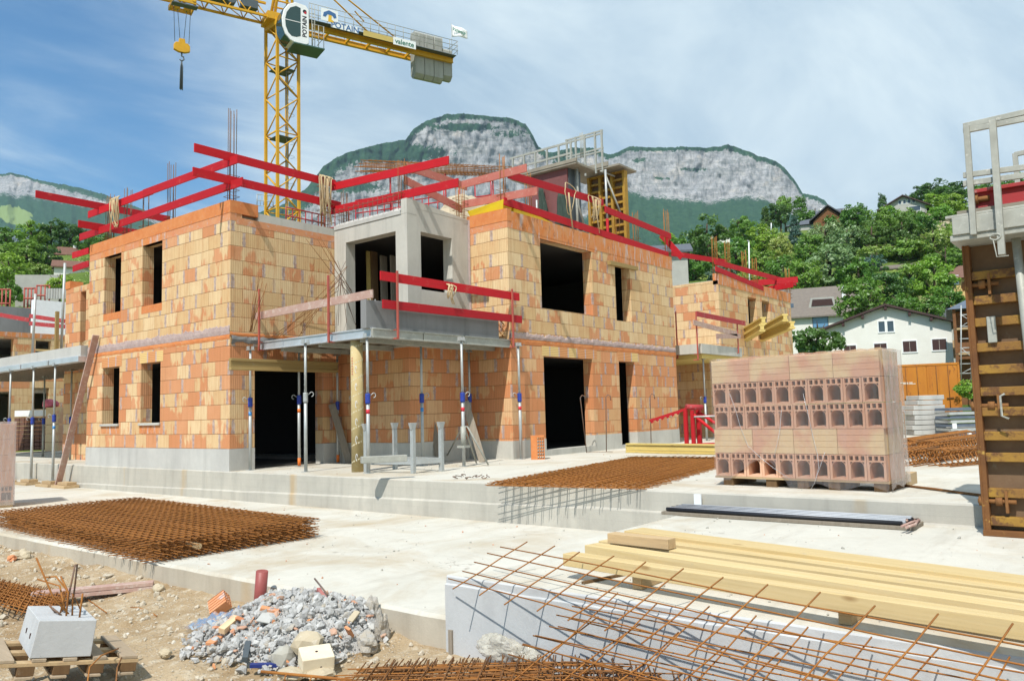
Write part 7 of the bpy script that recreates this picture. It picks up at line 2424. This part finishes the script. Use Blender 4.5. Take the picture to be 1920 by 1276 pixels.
# hilltop houses
D = 178
h5, z = house_root('hilltop_house', 'grey slate roofed house on the hill crest with a wooden gable', 1595, D, base=38)
zz = lambda x, y: zpx(D, x, y) - 38
gable(h5, 9, 9, zz(1600, 403), zz(1600, 377), 'render_white', 'roof_slate2', .7, .25, side=True, z0=-4)
m = MB(); a_, b_, c_ = zz(1575, 402), zz(1575, 379), -4
m.prism([(-5.8, c_), (.6, c_), (.6, a_ - .5), (-2.6, b_ - .2), (-5.8, a_ - .5)], lambda u, z, k: V((u, -1.2 + 4 * k, z))); part('wooden_gable', m, M['cladding'], h5)
m = MB()
for s in (-1, 1):
    m.hexa([V((-2.6 + s * q * 4.1, y, zq + o_)) for o_ in (0, .3) for q, y, zq in ((0, -1.9, b_), (1, -1.9, a_ - .6), (1, 4, a_ - .6), (0, 4, b_))])
part('gable_roof', m, M['roof_dark'], h5)
m = MB(); m.hexa([V((x, y, zq)) for x, y, zq in ((-12, -.5, zz(1530, 410)), (-5.5, -.5, zz(1530, 410)), (-5.5, 6, zz(1530, 410)), (-12, 6, zz(1530, 410)), (-8, 2.6, zz(1535, 396)), (-5.5, 2.6, zz(1535, 394)), (-5.5, 3.2, zz(1535, 394)), (-8, 3.2, zz(1535, 396)))]); part('low_roof', m, M['roof_slate2'], h5)
m = MB(); m.box(-11.5, -5.6, 0, 5.5, -4, zz(1530, 411)); part('wing', m, M['render_grey'], h5)
m = MB(); m.box(-4.2, -3.6, 2, 2.6, zz(1570, 385), zz(1566, 376)); part('chimney', m, M['render_white'], h5)
sl_ = (zz(1600, 377) - zz(1600, 403)) / 4.5
for x0, y0 in ((1.0, 1.2), (.8, 2.8)):
    m = MB(); m.hexa([V((x0 + dx, y, zz(1600, 403) + sl_ * y + o_)) for o_ in (.2, .4) for dx, y in ((0, y0), (1.4, y0), (1.4, y0 + .8), (0, y0 + .8))])
    part('roof_window', m, M['white'], h5)
h6, z = house_root('hilltop_house', 'grey gabled house on the hill crest with a row of white windows', 1716, 172, base=40)
zz = lambda x, y: zpx(172, x, y) - 40
gable(h6, 9.0, 9, zz(1716, 381), zz(1716, 360), 'render_grey', 'roof_brown2', .8, .25, z0=-5)
wins(h6, [(k * .9 + .3, zz(1716, 371), .55, .8, 'glass') for k in (-1, 0, 1, 2)] + [(-2.6, zz(1716, 386), 2.2, 1.0, 'glass'), (2.2, zz(1716, 386), 2.2, 1.0, 'glass')], 0)
D = gD(1366, 446); B_ = zpx(D, 1366, 446)
h7, z = house_root('hidden_house', 'white house mostly hidden behind the round dark tree', 1366, D, base=B_)
zz = lambda x, y: zpx(D, x, y) - B_
gable(h7, 30 / 1500 * D, 7, zz(1366, 431), zz(1366, 416), 'render_white', 'roof_grey', .6, z0=-2)
D = gD(1690, 512); B_ = zpx(D, 1690, 512)
h8, z = house_root('low_roofed_house', 'low long house with only its grey roof edge showing among the trees', 1690, D, base=B_)
zz = lambda x, y: zpx(D, x, y) - B_
gable(h8, 80 / 1500 * D, 5, zz(1690, 500), zz(1690, 491), 'render_white', 'roof_grey', .5, .2, side=True, z0=-2)
m = MB(); m.box(-3.3, -2.9, -.4, .2, 0, zz(1655, 488)); part('chimney', m, M['pinkwall'], h8)
h8b, z = house_root('dark_roofed_house', 'house with only a dark slate roof showing behind the brick facade end', 1238, 75, base=3)
zz = lambda x, y: zpx(75, x, y) - 3
gable(h8b, 6, 7, zz(1238, 470), zz(1238, 446), 'render_grey', 'roof_slate2', .5, .2, side=True, z0=-3)
# cottages on the other side
for (nm, lab, x, yb, ye, yr, wpx, wm, rm, chim) in (
        ('red_roofed_cottage', 'upper cottage with a brown red tiled roof and white chimney on the slope', 134, 482, 473, 457, 58, 'render_grey', 'roof_brown', 1),
        ('red_roofed_cottage', 'lower cottage with a white wall corner and brown roof behind the red planks', 138, 516, 497, 483, 72, 'render_white', 'roof_brown', 0),
        ('grey_roofed_house', 'grey roof peeking out of the trees at the picture side', 34, 456, 449, 434, 34, 'render_grey', 'roof_slate', 0)):
    D = gD(x, yb); B_ = zpx(D, x, yb)
    hh, z = house_root(nm, lab, x, D, base=B_)
    zz = lambda x_, y_: zpx(D, x_, y_) - B_
    gable(hh, wpx / 1500 * D, 5, zz(x, ye), zz(x, yr), wm, rm, .5, .2, side=True, z0=-3)
    if chim:
        m = MB(); m.box(-.3, .3, 2.3, 2.8, zz(x, yr) - .5, zz(x, yr - 6)); part('chimney', m, M['white'], hh)
p = oD(80, 64, 545); m = MB()
m.hexa([oD(80 + dd, x, y) for y, dd in ((575, 0), (515, 0)) for x, dd in ((28, 0), (112, 0), (112, .6), (28, .6))])
single('retaining_wall', 'pale concrete retaining wall on the slope below the cottages', 'wall', m, M['render_grey'])
lp = thing('street_lamp', 'slim white lamp post on the slope behind the farther brick house', 'street lamp', oD(62, 1405, 520))
m = MB(); m.tube([oD(62, 1406, 560), oD(62, 1404, 452)], .05, 6); part('pole', m, M['white'], lp)
m = MB(); m.beam(oD(62, 1404, 452), oD(62, 1401, 451), .14, .08); part('lamp_head', m, M['galv'], lp)
m = MB(); m.tube([oD(150, 1446, 440), oD(150, 1446, 418)], .1, 5); single('lamp_post', 'tiny white post among the trees by the blue spruce', 'post', m, M['white'])
m = MB(); rk_ = random.Random(3)
for k in range(110):
    x, y = rk_.uniform(1742, 1835), rk_.uniform(402, 432)
    D = gD(x, y, 100); p0 = oD(D, x, y); m.rock(p0, rk_.uniform(.25, .7), k, (1.3, .8, .6), None, 1, .5)
single('rock_wall', 'bank of buff rocks below the hilltop bushes', 'rock bank', m, M['stone'])

# ------------------------------------------------------------------ trees
FOL = {
    'dark': foliage('dark_green_leaves', (.045, .125, .024), (.09, .20, .037), (.035, .09, .024)),
    'mid': foliage('green_leaves', (.085, .225, .026), (.165, .33, .045), (.06, .165, .024)),
    'bright': foliage('bright_green_leaves', (.17, .39, .03), (.27, .45, .05), (.11, .28, .03)),
    'silver': foliage('silver_green_leaves', (.20, .33, .13), (.30, .42, .20), (.13, .24, .07)),
    'spruce': foliage('blue_green_needles', (.07, .155, .125), (.12, .23, .185), (.05, .105, .085)),
    'yellow': foliage('yellow_green_leaves', (.22, .36, .06), (.33, .44, .10), (.16, .27, .04)),
}


def crown_mesh(shape, col, seed, nclump, nleaf, ls):
    rnd = random.Random(seed); rr_ = rnd.uniform
    vs = []; fs = []
    for c in range(nclump):
        while True:
            p = V((rr_(-1, 1), rr_(-1, 1), rr_(-1, 1)))
            if .25 < p.length < 1: break
        p = p.normalized() * (p.length ** .45)
        lump = 1 + .5 * noise.noise(p * 1.9 + V((seed * 3.7, 0, 0)))
        if shape == 'round': q = V((p.x, p.y, p.z * .92)) * lump * .86; cr = rr_(.16, .32)
        elif shape == 'tall': q = V((p.x * .62 * (1 - .25 * p.z), p.y * .62 * (1 - .25 * p.z), p.z * 1.25)) * lump * .85; cr = rr_(.17, .28)
        elif shape == 'bush': q = V((p.x * 1.15, p.y * 1.0, p.z * .62)) * lump * .86; cr = rr_(.18, .3)
        else:
            hz = 1 - rr_(0, 1) ** .7 * 2.0; k = (1.15 - hz) / 2.15; a = rr_(0, 2 * PI); rd = (.12 + .72 * k) * rr_(.55, 1) ** .5
            tier = .8 + .2 * math.sin(hz * 17)
            q = V((rd * tier * math.cos(a), rd * tier * math.sin(a), hz * 1.15)); cr = rr_(.12, .22)
        for l in range(nleaf):
            d = V((rr_(-1, 1), rr_(-1, 1), rr_(-1, 1)))
            if d.length > 1: d = d.normalized() * rr_(.6, 1)
            d.z *= .7
            ctr = q + d * cr
            out = (ctr.normalized() * .7 + V((rr_(-1, 1), rr_(-1, 1), rr_(-.4, 1.2)))).normalized()
            t1 = out.orthogonal().normalized(); t1 = Matrix.Rotation(rr_(0, 6.28), 3, out) @ t1
            t2 = out.cross(t1)
            s = ls * rr_(.6, 1.3); b = len(vs)
            vs += [ctr - t1 * s, ctr - t2 * s * .55 + out * s * .15, ctr + t1 * s, ctr + t2 * s * .55 - out * s * .1]
            fs.append((b, b + 1, b + 2, b + 3))
    me = bpy.data.meshes.new('crown'); me.from_pydata([tuple(v) for v in vs], [], fs); me.materials.append(FOL[col]); me.update()
    return me


def trunk_mesh(seed, spread):
    rnd = random.Random(seed); m = MB()
    m.tube([(0, 0, -3.2), (.03, .02, -1.4), (.0, .04, -.6), (.05, 0, .1), (.02, .03, .7)], .10, 8, .03)
    for k in range(9):
        a = rnd.uniform(0, 6.28); h = rnd.uniform(-.9, .3); L = rnd.uniform(.4, .8) * spread
        m.tube([(.02, .02, h), (L * .5 * math.cos(a), L * .5 * math.sin(a), h + .25), (L * math.cos(a), L * math.sin(a), h + .55)], .04, 5, .012)
    me = mesh_of('trunk', m, M['bark'], (0, 0, 0)); return me


PROTO = {}
def proto(shape, col, v):
    key = (shape, col, v)
    if key not in PROTO:
        sd = 11 * v + hash_(shape + col)
        PROTO[key] = (crown_mesh(shape, col, sd, {'round': 64, 'tall': 58, 'bush': 50, 'conifer': 110}[shape], 50, {'round': .075, 'tall': .07, 'bush': .085, 'conifer': .06}[shape]), trunk_mesh(sd, .5 if shape == 'conifer' else 1))
    return PROTO[key]
def hash_(s): return sum((i + 1) * ord(c) for i, c in enumerate(s)) % 97
TN = {'round': 'broadleaf_tree', 'tall': 'slender_tree', 'bush': 'shrub', 'conifer': 'conifer'}
TI = 0
def tree(px_, py_, rx, ry, shape, col, label, D=None):
    global TI
    TI += 1
    if D is None:
        D = 46
        while D < 240:
            c = oD(D, px_, py_); r = ry / 1500 * D
            if hill_z(c.x, c.y) >= c.z - r * 1.12: break
            D += 1
    c = oD(D, px_, py_)
    sx, sz = rx / 1500 * D, ry / 1500 * D
    cm, tm = proto(shape, col, TI % 2)
    t = bpy.data.objects.new(TN[shape], None); COL.objects.link(t)
    nz = {'round': .95, 'tall': 1.2, 'bush': .65, 'conifer': 1.2}[shape]
    t.location = c; t.rotation_euler = (0, 0, R(0, 6.28)); t.scale = (sx, sx, sz / nz)
    t['label'] = label; t['category'] = 'tree' if shape != 'bush' else 'bush'
    W[t.name] = V((0, 0, 0))
    for nm, me in (('crown', cm), ('trunk', tm)):
        o = bpy.data.objects.new(nm, me); COL.objects.link(o); o.parent = t
    return t
TREES = [
    (1327, 452, 46, 44, 'round', 'dark', 'big round dark green tree above the farther brick house'),
    (1283, 470, 30, 28, 'round', 'mid', 'green tree behind the red planks between the two brick houses'),
    (1255, 452, 18, 16, 'round', 'bright', 'small bright tree just past the brick facade end'),
    (1300, 505, 34, 18, 'bush', 'mid', 'low green bush right over the recess between the brick houses'),
    (1392, 432, 28, 28, 'round', 'mid', 'mid green tree beside the hidden white house'),
    (1380, 478, 36, 32, 'round', 'mid', 'broad green tree under the hidden white house'),
    (1436, 412, 19, 26, 'conifer', 'dark', 'dark fir standing above the lamp post'),
    (1462, 402, 24, 24, 'round', 'dark', 'dark tree between the fir and the slender tree'),
    (1470, 386, 16, 20, 'round', 'bright', 'bright tree topping the crest beside the slender tree'),
    (1500, 388, 19, 24, 'tall', 'mid', 'slender green tree in front of the cliff end'),
    (1491, 435, 23, 32, 'conifer', 'spruce', 'blue grey spruce among the green trees'),
    (1430, 450, 32, 28, 'round', 'bright', 'bright green tree below the dark fir'),
    (1463, 462, 22, 26, 'round', 'yellow', 'pale yellow green tree by the blue spruce'),
    (1424, 500, 34, 30, 'round', 'mid', 'green tree right behind the lamp post'),
    (1468, 510, 34, 34, 'round', 'mid', 'green tree above the ends of the red planks'),
    (1350, 515, 26, 16, 'bush', 'spruce', 'blue grey bush behind the rusty bars'),
    (1400, 530, 40, 20, 'bush', 'yellow', 'yellow green bush behind the red planks of the farther house'),
    (1548, 442, 34, 30, 'round', 'silver', 'upper silver green willow on the slope'),
    (1590, 450, 32, 28, 'round', 'silver', 'silver green willow beside the upper one, nearer the dark trees'),
    (1518, 468, 32, 30, 'round', 'mid', 'green tree between the spruce and the silver willow'),
    (1556, 498, 52, 42, 'round', 'silver', 'large silver willow above the grey brown roof'),
    (1508, 520, 34, 36, 'round', 'mid', 'green tree left of the large willow, over the red plank ends'),
    (1610, 515, 38, 34, 'round', 'mid', 'green tree between the large willow and the clipped hedge'),
    (1580, 412, 30, 18, 'bush', 'mid', 'green shrub under the wooden gable on the crest'),
    (1530, 410, 30, 18, 'bush', 'mid', 'green shrub under the low slate roof on the crest'),
    (1605, 405, 26, 24, 'round', 'mid', 'green tree in front of the slate roofed hilltop house'),
    (1636, 445, 36, 28, 'round', 'dark', 'dark green tree amid the slope, above the clipped hedge'),
    (1650, 415, 26, 26, 'round', 'mid', 'green tree right below the pine on the crest'),
    (1655, 382, 14, 22, 'tall', 'dark', 'small dark pine between the two hilltop houses'),
    (1668, 405, 20, 18, 'round', 'bright', 'bright tree below the small pine'),
    (1692, 440, 34, 32, 'round', 'dark', 'dark green tree below the grey hilltop house'),
    (1700, 410, 22, 20, 'round', 'mid', 'green tree just under the hilltop house gable'),
    (1728, 418, 28, 24, 'round', 'mid', 'green tree next to the rock bank'),
    (1711, 388, 12, 8, 'bush', 'bright', 'small round bush before the hilltop house windows'),
    (1742, 360, 36, 20, 'round', 'dark', 'dark tree row crown behind the grey hilltop house'),
    (1785, 365, 40, 24, 'round', 'dark', 'dark tree crown on the crest near the tall formwork'),
    (1752, 378, 24, 18, 'round', 'bright', 'bright green tree beside the hilltop house'),
    (1786, 385, 24, 20, 'round', 'bright', 'bright yellowish tree on the crest above the rock bank'),
    (1765, 398, 20, 14, 'bush', 'bright', 'bright bush at the top of the rock bank'),
    (1845, 362, 34, 22, 'round', 'mid', 'tree crown seen through the bracket railing'),
    (1900, 352, 34, 26, 'round', 'mid', 'tree crown behind the second railing post'),
    (1645, 474, 32, 14, 'bush', 'yellow', 'yellow green shrub on the meadow strip'),
    (1700, 468, 42, 20, 'bush', 'mid', 'wide green shrub on the grassy bank'),
    (1752, 458, 38, 24, 'bush', 'yellow', 'wide yellow green shrub under the rock bank'),
    (1792, 442, 32, 24, 'bush', 'mid', 'green shrub between rock bank and formwork'),
    (1775, 485, 34, 20, 'bush', 'mid', 'green shrub above the yellow house roof'),
    (1815, 470, 30, 22, 'bush', 'dark', 'dark shrub touching the formwork edge'),
    (1636, 492, 20, 15, 'bush', 'spruce', 'clipped blue green hedge block on the slope'),
    (1660, 535, 40, 36, 'round', 'dark', 'dark tree behind the white gabled house, over its ridge'),
    (1613, 565, 46, 42, 'round', 'mid', 'big round green tree between the grey brown roof and the white gable'),
    (1708, 530, 36, 38, 'round', 'mid', 'green tree below the low grey roof edge'),
    (1750, 525, 40, 40, 'round', 'bright', 'tall bright green tree beside the yellow house'),
    (1690, 575, 34, 26, 'round', 'mid', 'green tree just over the white house roof slope'),
    (1738, 580, 36, 26, 'round', 'mid', 'green tree over the lower roof edge of the white house'),
    (1780, 560, 30, 26, 'round', 'mid', 'green tree in front of the yellow house wall'),
    (1534, 642, 46, 30, 'bush', 'dark', 'dark green bush between the yellow beams and the white house'),
    (1575, 625, 20, 14, 'bush', 'mid', 'small green bush under the blue reflecting window'),
    (1822, 728, 30, 18, 'bush', 'bright', 'bright green bush beside the orange container'),
    (10, 455, 34, 30, 'round', 'mid', 'green tree at the picture side below the far mountain'),
    (60, 440, 30, 24, 'round', 'bright', 'bright tree above the cottages'),
    (95, 436, 28, 24, 'round', 'dark', 'dark tree crown above the upper cottage roof'),
    (130, 440, 28, 24, 'round', 'dark', 'dark green conical tree beside the dark red planks'),
    (160, 455, 20, 18, 'round', 'mid', 'small green tree at the far end of the brick shell'),
    (50, 480, 40, 30, 'round', 'mid', 'broad green tree before the cottages'),
    (88, 480, 26, 26, 'round', 'dark', 'dark tree beside the upper cottage'),
    (15, 510, 40, 34, 'round', 'bright', 'bright green tree at the picture side above the retaining wall'),
    (70, 505, 24, 12, 'bush', 'yellow', 'yellow green hedge above the retaining wall'),
    (112, 535, 26, 20, 'bush', 'bright', 'bright round bush in front of the retaining wall'),
    (15, 548, 24, 22, 'bush', 'mid', 'green bush beside the retaining wall'),
    (190, 455, 24, 20, 'round', 'mid', 'green tree right behind the brick shell top'),
]
DFIX = {(1613, 565): 72, (1690, 575): 76, (1738, 580): 74, (1780, 560): 80, (1660, 535): 84, (1708, 530): 88, (1750, 525): 86, (1534, 642): 58, (1822, 728): 41, (112, 535): 78, (15, 548): 78, (1575, 625): 74}
for tr in TREES: tree(*tr, D=DFIX.get(tr[:2]))
# undergrowth over the whole slope
rnd = random.Random(5); vs = []; fs = []; mi = []
for k in range(1500):
    right = rnd.random() < .75
    px_ = rnd.uniform(1220, 1920) if right else rnd.uniform(-60, 260)
    D = rnd.uniform(62, 200); b = HF * D + RT0 * (D * (px_ - 960) / 1500)
    n_ = noise.noise(V((px_ * .012, D * .05, 0)))
    if n_ < -.12: continue
    z0 = hill_z(b.x, b.y); s = rnd.uniform(.5, 1.5); mt = rnd.choice((0, 0, 1, 1, 2))
    for l in range(26):
        d = V((rnd.gauss(0, .5), rnd.gauss(0, .5), abs(rnd.gauss(0, .5)))) * s
        ctr = V((b.x, b.y, z0)) + d
        t1 = V((rnd.uniform(-1, 1), rnd.uniform(-1, 1), rnd.uniform(-1, 1))).normalized(); t2 = t1.orthogonal().normalized()
        q = rnd.uniform(.15, .32); i0 = len(vs)
        vs += [tuple(ctr - t1 * q), tuple(ctr - t2 * q * .6), tuple(ctr + t1 * q), tuple(ctr + t2 * q * .6)]
        fs.append((i0, i0 + 1, i0 + 2, i0 + 3)); mi.append(mt)
me = bpy.data.meshes.new('undergrowth'); me.from_pydata(vs, [], fs)
for c in ('mid', 'yellow', 'dark'): me.materials.append(FOL[c])
me.polygons.foreach_set('material_index', mi); me.update()
o = bpy.data.objects.new('undergrowth', me); COL.objects.link(o); o['kind'] = 'stuff'
# ------------------------------------------------------------------ the air
mb = MB()
mb.box(-1700, 4800, -1700, 4800, -9, 1500)
hz_ = single('haze', None, None, mb, [], kind='stuff')
t = bpy.data.materials.new('air'); t.use_nodes = True; t.node_tree.nodes.clear()
ov = t.node_tree.nodes.new('ShaderNodeOutputMaterial'); pv = t.node_tree.nodes.new('ShaderNodeVolumePrincipled')
pv.inputs['Density'].default_value = .00007
pv.inputs['Color'].default_value = (.6, .8, 1, 1)
pv.inputs['Anisotropy'].default_value = .2
t.node_tree.links.new(pv.outputs[0], ov.inputs['Volume'])
hz_.data.materials.append(t)
